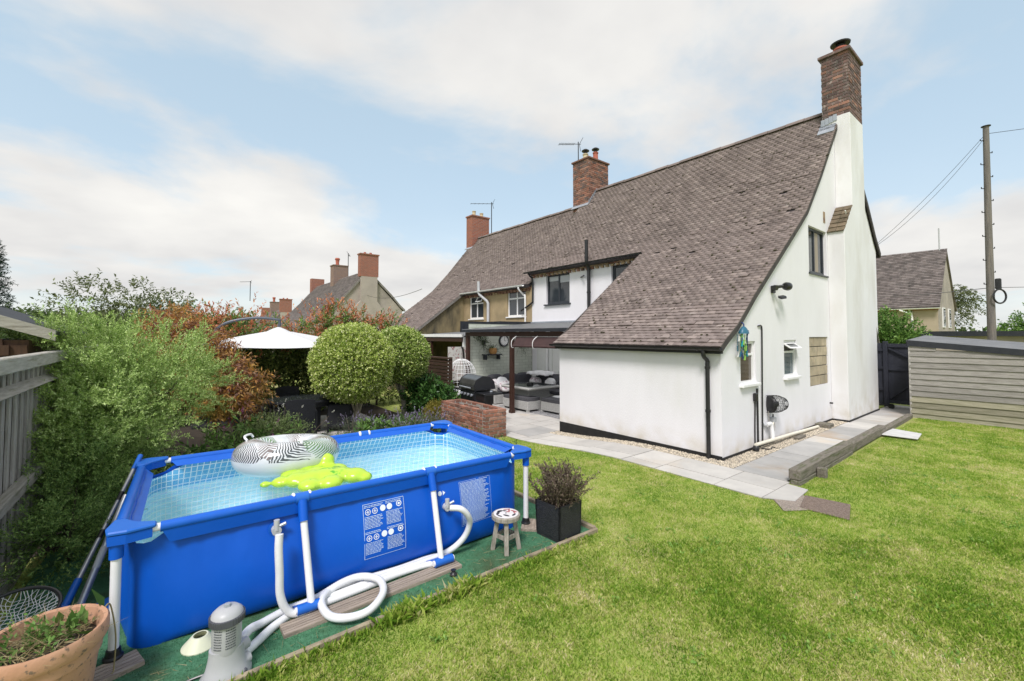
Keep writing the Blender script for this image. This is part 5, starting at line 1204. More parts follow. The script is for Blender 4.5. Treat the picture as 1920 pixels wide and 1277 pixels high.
cable([(1.2, -.10, .03), (1.3, -.2, .02), (1.5, -.16, .02), (1.45, -.24, .015)], 'loose black cable end curled on the gravel', .01, 'loose_cable')
tag(MB().tube([(5.55, -.31, 4.86), (5.30, -.36, 4.88)], .012, 6).build('wall_hook', 'plastic_white', None, 1), 'thin white bracket on the gable beside the chimney shoulder', 'bracket')
SI = thing('overflow_stub', 'rusty overflow pipe stub low in the inner corner of the breast', 'pipe stub', (5.18, -.0, .42)); MB().tube([(0, 0, 0), (0, -.06, 0)], .02, 8).build('stub', 'iron_black', SI, 1)

# ---------------------------------------------------------------- gate, side fence, timber shed
GT = thing('garden_gate', 'dark navy boarded gate with diagonal brace beside the timber shed', 'gate', (8.85, -1.25, 0))
for i in range(7): piece('board', 'paint_navy', GT, (.02, .03 + .125*i + .06, .93), (.02, .1248, 1.66), bevel=.03)
for z0 in (.12, 1.02, 1.66): MB().box(-.03, .02, z0, .009, .88, z0 + .085).build('ledge', 'paint_navy', GT)
for z0, z1 in ((.22, 1.0), (1.12, 1.65)):
    MB().beam((-.012, .86, z1 - .02) if z0 > 1 else (-.012, .86, z0 + .02), (-.012, .06, z0 + .02) if z0 > 1 else (-.012, .06, z1 - .02), .034, .085, (1, 0, 0)).build('brace', 'paint_navy', GT)
MB().box(-.01, .0, .02, .03, .88, .055).build('threshold', 'plastic_white', GT)
SF = thing('painted_fence', 'dark painted fence panel and post between the house and the gate', 'fence', (8.85, -.36, 0))
MB().box(-.05, -.005, -.1, .07, .10, 1.82).build('post', 'paint_navy', SF, bevel=.008)
for i in range(5): piece('board', 'paint_navy', SF, (.02, .17 + .125*i, .9), (.02, .12, 1.74), bevel=.05)
for z0 in (.45, 1.05, 1.55): MB().box(-.035, .105, z0, .009, .75, z0 + .07).build('rail', 'paint_navy', SF)
pm('scooter_orange', (.75, .12, .03), rough=.4)
SC = thing('kick_scooter', 'orange and black child scooter parked in the gap by the gate', 'scooter', (8.55, -.17, 0), R(75))
MB().box(-.28, -.05, .07, .20, .05, .10).build('deck', 'plastic_black', SC, bevel=.01)
for x in (-.32, .27): MB().tube([(x, -.02, .07), (x, .02, .07)], .07, 16).build('wheel', 'plastic_black', SC, 1)
MB().tube([(.27, 0, .08), (.20, 0, .78)], .02, 8).build('stem', 'alu', SC, 1); MB().tube([(.20, -.18, .80), (.20, .18, .80)], .018, 8).build('handlebar', 'plastic_black', SC, 1)
MB().prism([(.14, -.06, .28), (.30, -.06, .2), (.30, .06, .2), (.14, .06, .28)], (0, 0, .12)).build('front_guard', 'scooter_orange', SC, bevel=.02)
TS = thing('timber_shed', 'long weathered timber shed with horizontal boards and dark felt roof', 'shed', (7.32, -1.06, 0))
zt_ = lambda y: 1.735 + .097*y      # top of the boards, y negative to the right
bh = .1375
for i in range(13):
    z0 = -.03 + i*bh; 
    if z0 > 1.70: break
    mt = 'green_wood_y' if i < 4 else 'shed_wood'; ylen = 4.2
    yend = -ylen if z0 + bh < zt_(-ylen) else max(-ylen, (z0 + bh*.5 - 1.735)/.097)
    me = MB().prism([(-.042, 0, 0), (-.012, 0, 0), (-.008, 0, bh + .014), (-.016, 0, bh + .014)], (0, yend, 0)); o = me.build('board', mt, TS, bevel=.002); o.location = (0, 0, z0)
MB().box(.0, -4.2, -.05, 2.2, -.0, 1.30).build('frame', 'old_wood', TS)
for sgn in (0,): MB().box(-.03, -.025, -.05, .0, .012, 1.70).build('corner_trim', 'old_wood', TS)
MB().prism([(-.06, .03, 1.735), (-.06, -4.3, 1.315), (-.06, -4.3, 1.445), (-.06, .03, 1.875)], (.03, 0, 0)).build('fascia', 'felt_dark', TS)
MB().prism([(-.055, .04, 1.84), (2.35, .04, 1.96), (2.35, -4.3, 1.54), (-.055, -4.3, 1.42)], (0, 0, .03)).build('roof', 'roof_felt', TS)
MB().prism([(-.03, .03, 1.73), (2.35, .03, 1.73), (2.35, .03, 1.95), (-.03, .03, 1.85)], (0, .02, 0)).build('fascia', 'felt_dark', TS)
GB = thing('low_outbuilding', 'low dark-edged flat roof beyond the timber shed', 'outbuilding', (18, -3, 0))
MB().box(0, -3.5, 0, 6, 4.2, 1.95).build('wall', 'render_grey', GB); MB().box(-.2, -3.7, 1.95, 6.2, 4.4, 2.15).build('roof', 'felt_dark', GB)

# ---------------------------------------------------------------- telephone pole and wires
UP = thing('telephone_pole', 'tall wooden telephone pole with climbing pegs behind the timber shed', 'pole', (10.85, -2.19, 0))
pm('pole_wood', (.20, .185, .165), (.13, .12, .105), 5, .9, .6, 40, stretch=(7, 7, .5), c3=(.24, .21, .17), sc3=3)
MB().tube([(0, 0, -.3), (-.02, -.01, 2), (-.10, -.03, 5), (-.20, -.06, 7.75)], [.095, .088, .074, .062], 14).build('shaft', 'pole_wood', UP, 1)
MB().lathe([(.10, 0), (.10, .015), (0, .03)], (-.20, -.06, 7.75), 14).build('pole_cap', 'iron_black', UP, 1)
rt2 = Matrix.Rotation(-math.atan2(.6205, .784), 3, 'Z')
for i in range(13):
    z0 = 3.4 + i*.33; s_ = 1 if i % 2 else -1; f_ = z0/7.75; c = Vector((-.2*f_*f_, -.06*f_*f_, z0)); d_ = rt2 @ Vector((s_, 0, 0))
    MB().tube([c + d_*.06, c + d_*.16, c + d_*.16 + Vector((0, 0, .04))], .012, 6).build('climbing_peg', 'iron_black', UP)
cl_ = [Vector((-.07, -.03, 3.05)) + rt2 @ Vector((.09 + .17*math.cos(a), -.13, .19*math.sin(a))) for a in [2*PI*k/24 for k in range(24)]]
MB().tube(cl_, .022, 8, True).build('cable_coil', 'plastic_black', UP, 1)
MB().box(.0, -.22, 3.25, .14, -.10, 3.55).build('junction_box', 'plastic_black', UP, bevel=.02)
def wire(p, q, sag, label, r=.007):
    p, q = Vector(p), Vector(q); pts = [p.lerp(q, i/14) - Vector((0, 0, sag*4*(i/14)*(1 - i/14))) for i in range(15)]
    return tag(MB().tube(pts, r, 5).build('overhead_wire', 'plastic_black', None, 1), label, 'wire')
wire((9.75, -.02, 4.75), (10.66, -2.2, 7.5), .10, 'upper service wire from the white house eave to the pole', .005)
wire((9.75, -.02, 4.70), (10.66, -2.2, 7.42), .22, 'lower service wire sagging from the white house eave to the pole', .005)
wire((10.66, -2.25, 7.55), (17, -12, 8.6), .2, 'wire leaving the top of the pole to the right', .007)
wire((10.8, -2.2, 3.3), (43, 8, 5.6), .15, 'wire from the pole towards the house across the road', .01)
wire((10.8, -2.25, 3.3), (22, -16, 3.6), .1, 'low wire leaving the pole beyond the right edge', .007)
wire((6.4, 33.5, 5.4), (3.2, 16.85, 4.35), .35, 'wire strung from the far grey house to the tan house', .014)
# ---------------------------------------------------------------- veranda
PZ = -.17
pm('wicker_grey', (.48, .48, .46), (.34, .34, .325), 40, .75, .8, 90)
pm('cushion_dark', (.085, .085, .095), (.065, .065, .073), 20, .9, .3, 90)
pm('throw_white', (.80, .80, .80), (.72, .72, .73), 30, .95, 1.0, 60)
pm('cushion_print', (.70, .68, .68), (.66, .63, .63), 10, .9, c3=(.36, .22, .27), sc3=14, lo3=.56, hi3=.60)
pm('rattan_black', (.012, .013, .017), (.022, .023, .028), 60, .6, .6, 120)
pm('grill_black', (.012, .013, .016), rough=.35); pm('grill_hood', (.13, .13, .125), (.09, .09, .088), 6, .28, metal=.6)
pm('rug', (.30, .30, .30), (.16, .16, .17), 18, .95, lo=.48, hi=.52)
pm('blind_brown', (.065, .032, .030), (.05, .025, .024), 8, .6)
leafmat('canopy_white', [(.82, .83, .84), (.82, .83, .84)], .22, .8); 0; pm('umb_metal', (.10, .115, .14), rough=.4, metal=.3)
glassmat('table_glass', (.03, .035, .04), .06, (.05, .06, .055))
VE = thing('veranda', 'brown timber veranda with grey sheet roof between white wall and patio', 'veranda', (0, 0, 0))
for y in (6.12, 8.38):
    p = MB().box(.53, y - .055, PZ, .64, y + .055, 1.96).build('post', 'pergola_brown', VE, bevel=.006); MB().box(.52, y - .065, PZ, .65, y + .065, PZ + .09).build('post_shoe', 'pergola_brown', p)
MB().box(.53, 3.72, 1.96, .63, 8.46, 2.08).build('beam', 'pergola_brown', VE)
for i in range(8): MB().beam((.60, 3.95 + i*.62, 2.10), (3.38, 3.95 + i*.62, 2.34), .05, .09).build('rafter', 'pergola_brown', VE)
for i in range(5):
    y0 = 3.72 + i*.96; y1_ = y0 + .945; MB().prism([(.42, y0, 2.155), (3.385, y0, 2.405), (3.385, y1_, 2.405), (.42, y1_, 2.155)], (0, 0, .018)).build('roof_sheet', 'poly_sheet', VE)
MB().box(.40, 3.70, 2.085, .43, 8.56, 2.17).build('fascia', 'felt_dark', VE)
MB().box(.40, 8.53, 2.09, 3.39, 8.56, 2.44).build('side_flashing', 'felt_dark', VE)
MB().box(3.33, 3.72, 2.425, 3.396, 8.5, 2.47).build('wall_flashing', 'lead', VE)
MB().box(2.0, 8.57, 2.36, 3.39, 9.9, 2.47).build('parapet_cap', 'felt_dark', VE)
BL = thing('roller_blind', 'brown roller blind hooked up under the veranda beam', 'blind', (.5, 0, 0))
MB().prism([(.02, 3.8, 1.95), (-.10, 3.8, 1.72), (-.09, 3.8, 1.715), (.03, 3.8, 1.945)], (0, 2.05, 0)).build('fabric', 'blind_brown', BL)
MB().tube([(-.10, 3.8, 1.70), (-.10, 5.9, 1.70)], .03, 10).build('bottom_bar', 'blind_brown', BL, 1)
for y in (4.95, 5.82): MB().tube(smooth_path([(.0, y, 1.97), (-.14, y + .02, 1.85), (-.145, y + .03, 1.68), (-.08, y + .02, 1.66)], 4), .01, 6).build('tie', 'plastic_white', BL, 1)
GW = thing('party_wall', 'sage painted brick wall at the end of the veranda', 'wall', (0, 8.5, 0))
MB().box(.70, .006, -.4, 3.395, .16, 2.36).build('core', 'sage_joint', GW)
ch = .1; nb_ = 0
for r in range(25):
    z0 = PZ + r*.1; u = .70 - (r % 2)*.14
    while u < 3.39:
        a, b = max(u, .70), min(u + .28, 3.392); u += .28
        if b - a > .04: piece('brick', 'painted_sage', GW, ((a+b)/2, .01 - random.uniform(.0, .003), z0 + .05), (b - a - .012, .02, .089), bevel=.04)
CK = thing('wall_clock', 'round dark-rimmed clock on the sage wall', 'clock', (2.08, 8.46, 1.80), 0)
MB().tube([(0, .028, 0), (0, -.03, 0)], .20, 28).build('rim', 'frame_anthracite', CK, 1); MB().tube([(0, -.030, 0), (0, -.033, 0)], .155, 28).build('face', 'plastic_white', CK)
for k in range(12): a = 2*PI*k/12; MB().beam((.12*math.sin(a), -.035, .12*math.cos(a)), (.145*math.sin(a), -.035, .145*math.cos(a)), .012, .003, (0, 1, 0)).build('hour_mark', 'print_black', CK)
for a, l in ((R(2), .12), (R(95), .08)): MB().beam((0, -.037, 0), (l*math.sin(a), -.037, l*math.cos(a)), .012, .003, (0, 1, 0)).build('hand', 'print_black', CK)
SHF = thing('wall_shelf', 'dark bracket shelf under the potted plant on the sage wall', 'shelf', (1.52, 8.48, 1.33))
MB().box(-.34, -.20, 0, .36, -.01, .035).build('board', 'frame_anthracite', SHF)
for x in (-.28, .26): MB().box(x, -.17, -.15, x + .04, -.005, -.001).build('bracket', 'frame_anthracite', SHF)
PW = thing('basket_plant', 'fern in an orange wicker basket on the wall shelf', 'pot plant', (1.56, 8.37, 1.366))
pm('basket', (.52, .28, .10), (.40, .20, .07), 30, .85, .8, 60)
MB().lathe([(.09, 0), (.13, .06), (.135, .13), (.11, .20), (.10, .20)], (0, 0, 0), 18).build('basket', 'basket', PW, 1)
leafmat('fern_leaf', [(.03, .06, .015), (.06, .10, .03), (.09, .12, .05)])
n = 46; P0 = np.tile([[0, 0, .18]], (n, 1)) + rng.normal(size=(n, 3))*.03; D = unitv(rng.normal(size=(n, 3)) + [0, 0, .6])
foliage('fronds', [twigs(P0, D, rng.uniform(.12, .3, n), 9, .05, .016, .9, droop=1.6)], 'fern_leaf', PW)
def trailing(name, label, x, y, z, wd_, L_, n=14):
    t = thing(name, label, 'pot plant', (x, y, z)); P0 = np.stack([rng.uniform(-wd_, wd_, n), rng.uniform(-.05, .02, n), rng.uniform(-.02, .05, n)], 1); D = np.tile([[0, -.15, -1.]], (n, 1)) + rng.normal(size=(n, 3))*.25
    MB().lathe([(.05, -.06), (.075, .06), (.065, .06)], (0, 0, 0), 14).build('pot', 'plastic_black', t, 1)
    P1 = np.tile([[0, 0, .05]], (n*2, 1)); D1 = unitv(rng.normal(size=(n*2, 3)) + [0, 0, .3])
    foliage('trailing_stems', [twigs(P0, D, rng.uniform(.3, 1, n)*L_, 12, .035, .02, 1.2), twigs(P1, D1, np.full(n*2, .16), 6, .05, .02, .8, droop=1.5)], 'fern_leaf', t)
trailing('trailing_plant', 'trailing plant hanging at the left end of the wall shelf', 1.18, 8.36, 1.75, .04, .55)
trailing('trailing_plant', 'trailing plant on the sage wall right of the veranda post', 2.85, 8.36, 1.72, .22, .5, 20)
trailing('trailing_plant', 'dark hanging plant on the pale panel beside the white wall', 3.2, 6.42, 1.42, .10, .25, 22)
trailing('trailing_plant', 'creeper dangling from the veranda beam over the sage wall', 1.05, 8.40, 1.98, .3, .35, 22)
bpd = MB().box(3.36, 5.2, PZ, 3.398, 8.2, 2.3).build('pale_wall_panel', 'pale_panel', None); tag(bpd, 'pale vertical cladding panel behind the corner sofa', 'panel')
for y in (6.0, 6.7, 7.4): MB().box(3.352, y, PZ, 3.362, y + .012, 2.3).build('batten', 'sage_joint', bpd)
tag(MB().tube([(3.31, 7.62, PZ), (3.31, 7.62, 2.3)], .04, 10).build('rainwater_pipe', 'plastic_white', None, 1), 'white rainwater pipe at the back corner of the veranda', 'pipe')

# corner sofa set
def cushion(name, mat, parent, c, size, rx=0, ry=0, rz=0, puff=.35):
    m = MB(); n = 6; V = []
    for i in range(n+1):
        for j in range(n+1):
            u, v = i/n*2 - 1, j/n*2 - 1; k = (1 - u**4)*(1 - v**4); e = 1 - .05*(u*u*v*v)
            V.append((u*.5*e, v*.5*e, .5*(1 - puff + puff*k) if k > 0 else .5*(1 - puff)))
    k = len(V); V2 = [(x, y, -z) for x, y, z in V]
    f = [(i*(n+1)+j, (i+1)*(n+1)+j, (i+1)*(n+1)+j+1, i*(n+1)+j+1) for i in range(n) for j in range(n)]; f2 = [tuple(k + q for q in reversed(p)) for p in f]
    bd = [i*(n+1) for i in range(n+1)] + [n*(n+1)+j for j in range(1, n+1)] + [i*(n+1)+n for i in range(n-1, -1, -1)] + [j for j in range(n-1, 0, -1)]
    side = [(bd[i], bd[(i+1) % len(bd)], k + bd[(i+1) % len(bd)], k + bd[i]) for i in range(len(bd))]
    me = m.add(V + V2, f + f2 + side).mesh(name, mat, 1)
    o = link(me, name, parent); o.matrix_local = Matrix.Translation(c) @ Matrix.Rotation(rz, 4, 'Z') @ Matrix.Rotation(ry, 4, 'Y') @ Matrix.Rotation(rx, 4, 'X') @ Matrix.Diagonal((*size, 1)); return o
CS = thing('corner_sofa', 'grey wicker corner sofa with charcoal cushions under the veranda', 'sofa', (0, 0, PZ))
# run along the sage wall (y ~ 8) and run along the back wall (x ~ 3)
MB().box(1.15, 7.55, .03, 3.25, 8.35, .30).build('base', 'wicker_grey', CS, bevel=.01); MB().box(2.5, 5.3, .03, 3.25, 7.54, .30).build('base', 'wicker_grey', CS, bevel=.01)
MB().box(1.15, 8.25, .30, 3.25, 8.36, .72).build('back_frame', 'wicker_grey', CS, bevel=.01); MB().box(3.16, 5.3, .30, 3.25, 8.24, .72).build('back_frame', 'wicker_grey', CS, bevel=.01)
MB().box(1.04, 7.55, .03, 1.145, 8.36, .62).build('arm', 'wicker_grey', CS, bevel=.01)
for x in (1.5, 2.15): cushion('seat_cushion', 'cushion_dark', CS, (x, 7.88, .37), (.63, .66, .14))
for y in (5.65, 6.3, 6.95, 7.7): cushion('seat_cushion', 'cushion_dark', CS, (2.82, y, .37), (.64, .63, .14))
for x in (1.48, 2.12, 2.72): cushion('back_cushion', 'cushion_dark', CS, (x, 8.16, .65), (.63, .16, .48), rx=R(-8))
for y in (5.65, 6.3, 6.95, 7.55): cushion('back_cushion', 'cushion_dark', CS, (3.07, y, .65), (.16, .63, .48), ry=R(8))
def scatter(label, c, s_, mat, rx, ry, rz):
    o = cushion('scatter_cushion', mat, None, c, s_, rx, ry, rz, .6); return tag(o, label, 'cushion', 'scatter cushions on the sofa')
scatter('plain pink-white cushion at the left arm of the sofa', (1.28, 7.86, PZ + .60), (.36, .13, .34), 'cushion_print', R(-20), 0, R(15))
scatter('taller white cushion leaning at the left of the sofa', (1.50, 7.78, PZ + .63), (.40, .13, .40), 'throw_white', R(-18), R(8), R(-12))
scatter('patterned cushion lying in front at the left of the sofa', (1.48, 7.55, PZ + .55), (.46, .13, .40), 'cushion_print', R(-45), R(-6), R(-10))
scatter('pink patterned cushion behind the fire table', (2.78, 7.62, PZ + .60), (.40, .13, .32), 'cushion_print', R(-15), 0, R(-30))
scatter('white cushion behind the right of the fire table', (2.86, 6.98, PZ + .60), (.13, .42, .34), 'throw_white', 0, R(18), 0)
scatter('white cushion half hidden by the white wall corner', (2.72, 5.45, PZ + .56), (.14, .36, .34), 'throw_white', 0, R(18), R(10))
def throw(name, label, x0, y0, x1, y1, z, drop=.12):
    n = 14; V = []; r_ = random.Random(int(x0*10))
    for i in range(n+1):
        for j in range(n+1):
            u, v = i/n, j/n; e = max(abs(u-.5), abs(v-.5))*2; V.append((x0 + (x1-x0)*u + r_.uniform(-.02, .02), y0 + (y1-y0)*v + r_.uniform(-.02, .02), z + .03*(1 - e**2) + r_.uniform(-.012, .02) - drop*max(0, e - .75)))
    f = [(i*(n+1)+j, (i+1)*(n+1)+j, (i+1)*(n+1)+j+1, i*(n+1)+j+1) for i in range(n) for j in range(n)]
    k = len(V); V += [(a, b, c - .025) for a, b, c in V]; f += [tuple(q + k for q in reversed(p)) for p in f[:n*n]]
    o = MB().add(V, f).build(name, 'throw_white', None, 2); return tag(o, label, 'throw')
throw('fluffy_throw', 'white fluffy throw over the back corner of the sofa', 2.66, 7.05, 3.28, 8.0, .76, .25)
throw('fluffy_throw', 'white fluffy throw over the right ottoman', 1.62, 4.9, 2.15, 5.72, .245, .10)
FT = thing('fire_table', 'grey wicker table with wide dark top in front of the sofa', 'table', (1.62, 6.55, PZ))
MB().box(-.42, -.42, .02, .42, .42, .60).build('pedestal', 'wicker_grey', FT, bevel=.02)
MB().box(-.62, -.66, .60, .62, .66, .68).build('rim', 'wicker_grey', FT, bevel=.03); MB().box(-.54, -.58, .681, .54, .58, .687).build('top', 'table_glass', FT)
MB().lathe([(.1, .0), (.1, .05), (.08, .055)], (0, 0, .688), 16).build('burner', 'iron_black', FT)
def ottoman(label, x0, y0, x1, y1):
    t = thing('ottoman', label, 'ottoman', ((x0+x1)/2, (y0+y1)/2, PZ), 0, 'wicker ottomans'); hx, hy = (x1-x0)/2, (y1-y0)/2
    MB().box(-hx, -hy, .07, hx, hy, .31).build('base', 'wicker_grey', t, bevel=.01)
    for a in (-1, 1):
        for b in (-1, 1): MB().box(a*hx - (.07 if a > 0 else 0), b*hy - (.07 if b > 0 else 0), 0, a*hx + (.07 if a < 0 else 0), b*hy + (.07 if b < 0 else 0), .069).build('foot', 'wicker_grey', t)
    cushion('cushion', 'cushion_dark', t, (0, 0, .36), (2*hx, 2*hy, .11), puff=.2)
ottoman('grey wicker ottoman behind the veranda post', .93, 5.85, 1.42, 7.0); ottoman('grey wicker ottoman with a white throw at the rug edge', 1.32, 4.95, 2.15, 5.75)
tag(MB().box(1.0, 4.6, PZ + .014, 2.4, 7.3, PZ + .022).build('patio_rug', 'rug', None), 'grey patterned outdoor rug under the table', 'rug')

# ---------------------------------------------------------------- brick planter, grill, screen, egg chair
BP = thing('brick_planter', 'low reclaimed red brick planter wall at the patio edge', 'brick wall', (0, 0, 0))
X0, X1, Y0, Y1, Z1 = -1.76, -1.20, 4.05, 5.90, .43
rows = 8; chh = (Z1 - PZ)/rows
MB().box(X0 + .012, Y0 + .012, PZ - .05, X0 + .095, Y1 - .012, Z1 - .03).build('core', 'mortar', BP); MB().box(X0 + .096, Y0 + .012, PZ - .05, X1 - .096, Y0 + .095, Z1 - .03).build('core', 'mortar', BP)
MB().box(X1 - .095, Y0 + .012, PZ - .05, X1 - .012, Y1 - .012, Z1 - .03).build('core', 'mortar', BP); MB().box(X0 + .096, Y1 - .095, PZ - .05, X1 - .096, Y1 - .012, Z1 - .03).build('core', 'mortar', BP)
for r in range(rows):
    zc = PZ + (r + .5)*chh
    for side in range(4):
        u0, u1 = (X0, X1) if side < 2 else (Y0 + .105, Y1 - .105); u = u0 - (.11 if (r + side//2) % 2 else 0)
        while u < u1 - .03:
            a, b = max(u, u0), min(u + .225, u1); u += .225
            if b - a < .05: continue
            j = random.uniform(-.006, .008); mid = (a+b)/2; l = b - a - .014; mt = random.choice(['brick_red', 'brick_red', 'brick_brown'])
            if side == 0: c, s_ = (mid, Y0 + .05 - j, zc), (l, .1, chh - .014)
            elif side == 1: c, s_ = (mid, Y1 - .05 + j, zc), (l, .1, chh - .014)
            elif side == 2: c, s_ = (X0 + .05 - j, mid, zc), (.1, l, chh - .014)
            else: c, s_ = (X1 - .05 + j, mid, zc), (.1, l, chh - .014)
            piece('brick', mt, BP, c, s_, rz=random.gauss(0, .01), bevel=.07)
MB().box(X0 + .1, Y0 + .1, PZ, X1 - .1, Y1 - .1, .30).build('soil', 'bed_soil', BP)
GL = thing('gas_grill', 'black gas barbecue with bronze hood behind the brick planter', 'barbecue', (-.80, 5.80, PZ + .12), R(-6)); GL.scale = (1.08, 1.0, 1.12)
m = MB(); pr_ = [(-.26, .62), (-.27, .74), (-.2, .86), (-.05, .93), (.12, .91), (.24, .80), (.27, .64)]
m.prism([(a, -.42, b) for a, b in pr_], (0, .84, 0)); hd = m.build('hood', 'grill_hood', GL, bevel=.015)
for y in (-.425, .405): MB().prism([(a*1.03, y, .62 + (b - .62)*1.02) for a, b in pr_], (0, .02, 0)).build('hood_end', 'grill_black', hd)
MB().tube([(-.31, -.3, .68), (-.31, .3, .68)], .016, 8).build('hood_handle', 'lead', hd, 1)
MB().box(-.25, -.40, .30, .25, .40, .61).build('firebox', 'grill_black', GL, bevel=.02)
for i in range(4): MB().tube([(-.25, -.27 + i*.18, .52), (-.285, -.27 + i*.18, .52)], .03, 12).build('knob', 'lead', GL, 1)
MB().box(-.22, -.38, .06, .22, .38, .295).build('cabinet', 'grill_black', GL)
for y0_, y1_ in ((-.85, -.43), (.43, .80)): MB().box(-.24, y0_, .56, .24, y1_, .60).build('side_shelf', 'grill_black', GL, bevel=.008)
MB().box(-.23, -.855, .44, -.20, -.45, .555).build('shelf_apron', 'grill_black', GL)
for x in (-.2, .2):
    for y in (-.36, .36): MB().tube([(x, y - .02, .05), (x, y + .02, .05)], .05, 12).build('wheel', 'grill_black', GL, 1)
gtools = tag(MB().beam((-.86, 5.10, PZ + .12 + .69), (-.72, 5.27, PZ + .12 + .69), .06, .015).build('grill_tool', 'lead', None, bevel=.004), 'metal grill tool lying on the barbecue side shelf', 'tool')
SCN = thing('slat_screen', 'dark brown horizontal slat screen behind the barbecue', 'screen', (-.80, 0, PZ))
for i in range(15): piece('slat', 'slat_brown', SCN, (random.uniform(-.006, .006), 8.3, .06 + i*.098), (.022, 2.3, .074), bevel=.04, rx=random.gauss(0, .002))
for y in (7.18, 8.3, 9.42): MB().box(.013, y - .04, -.05, .085, y + .04, 1.55).build('post', 'slat_brown', SCN)
MB().box(-.05, 7.12, 1.50, .07, 9.5, 1.54).build('cap', 'slat_brown', SCN)
EC = thing('egg_chair', 'white wicker hanging egg chair on a black curved stand', 'hanging chair', (-.15, 7.55, PZ))
egg = lambda u, a: Vector((.42*math.sin(u)*math.cos(a), .42*math.sin(u)*math.sin(a), .92 + .52*math.cos(u)*1.05))
sh_ = MB()
for k in range(18):
    a = R(20) + R(270)*k/17; sh_.tube([egg(.12 + (PI - .35)*i/12, a) for i in range(13)],   .006, 5)
for i in range(1, 12): sh_.tube([egg(.12 + (PI - .35)*i/12, R(20) + R(270)*k/16) for k in range(17)], .008, 5)
o = sh_.build('wicker_shell', 'plastic_white', EC, kind='stuff'); o.rotation_euler = (0, 0, R(120))
for a in (R(20), R(290)):
    o = MB().tube([egg(.12 + (PI - .3)*i/14, a) for i in range(15)], .016, 6).build('rim_tube', 'plastic_white', EC, 1); o.rotation_euler = (0, 0, R(120))
cushion('seat_cushion', 'throw_white', EC, (0, 0, .52), (.6, .6, .16))
MB().tube(smooth_path([(.35, .45, .03), (.42, .55, .6), (.40, .52, 1.2), (.25, .33, 1.68), (0, 0, 1.80), (-.03, -.04, 1.78)], 6), .028, 8).build('stand_arc', 'iron_black', EC, 1)
MB().tube([(0, 0, 1.79), (0, 0, 1.45)], .008, 5).build('hanger_chain', 'iron_black', EC)
MB().tube([(.45*math.cos(2*PI*k/24), .45*math.sin(2*PI*k/24), .025) for k in range(24)], .025, 8, True).build('base_ring', 'iron_black', EC, 1)
pm('floral', (.60, .58, .53), (.55, .54, .50), 8, .8, c3=(.30, .10, .11), sc3=16, lo3=.58, hi3=.62)
tag(MB().box(.0, 8.6, .55, .66, 8.64, 1.62).build('floral_panel', 'floral', None), 'pale panel with red floral print behind the egg chair', 'panel')

# ---------------------------------------------------------------- parasol and dining set
UM = thing('garden_parasol', 'white cantilever parasol with grey arched arm over the dining set', 'parasol', (-4.72, 9.05, PZ))
m = MB(); n = 8; rr_ = 2.05; zt0, zb = 2.30, 1.90; pts_ = [(rr_*math.cos(2*PI*k/n + .3), rr_*math.sin(2*PI*k/n + .3)) for k in range(n)]
for k in range(n):
    a, b = pts_[k], pts_[(k+1) % n]; V = []; 
    q = MB(); rows_ = 6
    for i in range(rows_ + 1):
        t = i/rows_
        for j in range(5):
            s_ = j/4; x = (a[0] + (b[0]-a[0])*s_)*t; y = (a[1] + (b[1]-a[1])*s_)*t; sag = .05*t*(1 - (2*s_-1)**2); V.append((x*(1 - .03*t*(1 - (2*s_-1)**2)), y*(1 - .03*t*(1 - (2*s_-1)**2)), zt0 - (zt0 - zb)*(t**1.12) - sag*.5))
    f = [(i*5+j, i*5+j+1, (i+1)*5+j+1, (i+1)*5+j) for i in range(rows_) for j in range(4)]
    q.add(V, f).build('canopy_panel', 'canopy_white', UM, 2)
    MB().tube([(a[0]*.05, a[1]*.05, zt0 - .06), (a[0]*.98, a[1]*.98, zb - .03)], .011, 5).build('rib', 'umb_metal', UM)
MB().lathe([(.30, -.02), (.15, .06), (.03, .11), (0, .11)], (0, 0, zt0 - .04), 16).build('vent_cap', 'canopy_white', UM, 1)
arm = smooth_path([(.02, 0, zt0 + .08), (.02, 0, zt0 + .22), (-.02, .0, zt0 + .26), (-.45, .12, zt0 + .30), (-.95, .25, zt0 + .22), (-1.25, .34, zt0 + .06), (-1.33, .36, zt0 - .15), (-1.34, .36, 1.2), (-1.34, .36, .05)], 6)
MB().tube(arm, .035, 10).build('arm', 'umb_metal', UM, 1)
MB().box(-1.75, -.05, 0, -.93, .77, .05).build('base', 'slate_black', UM)
DT = thing('dining_table', 'round black rattan table with dark glass top under the parasol', 'table', (-4.55, 7.3, PZ))
MB().lathe([(.70, .69), (.72, .70), (.72, .73), (.70, .74), (0, .74)], (0, 0, 0), 40).build('rim', 'rattan_black', DT, 1); MB().lathe([(.66, .741), (.66, .747), (0, .747)], (0, 0, 0), 40).build('glass_top', 'table_glass', DT)
MB().lathe([(.66, .60), (.67, .69)], (0, 0, 0), 40).build('apron', 'rattan_black', DT)
for k in range(4): a = PI/4 + PI/2*k; MB().box(.42*math.cos(a) - .04, .42*math.sin(a) - .04, 0, .42*math.cos(a) + .04, .42*math.sin(a) + .04, .62).build('leg', 'rattan_black', DT)
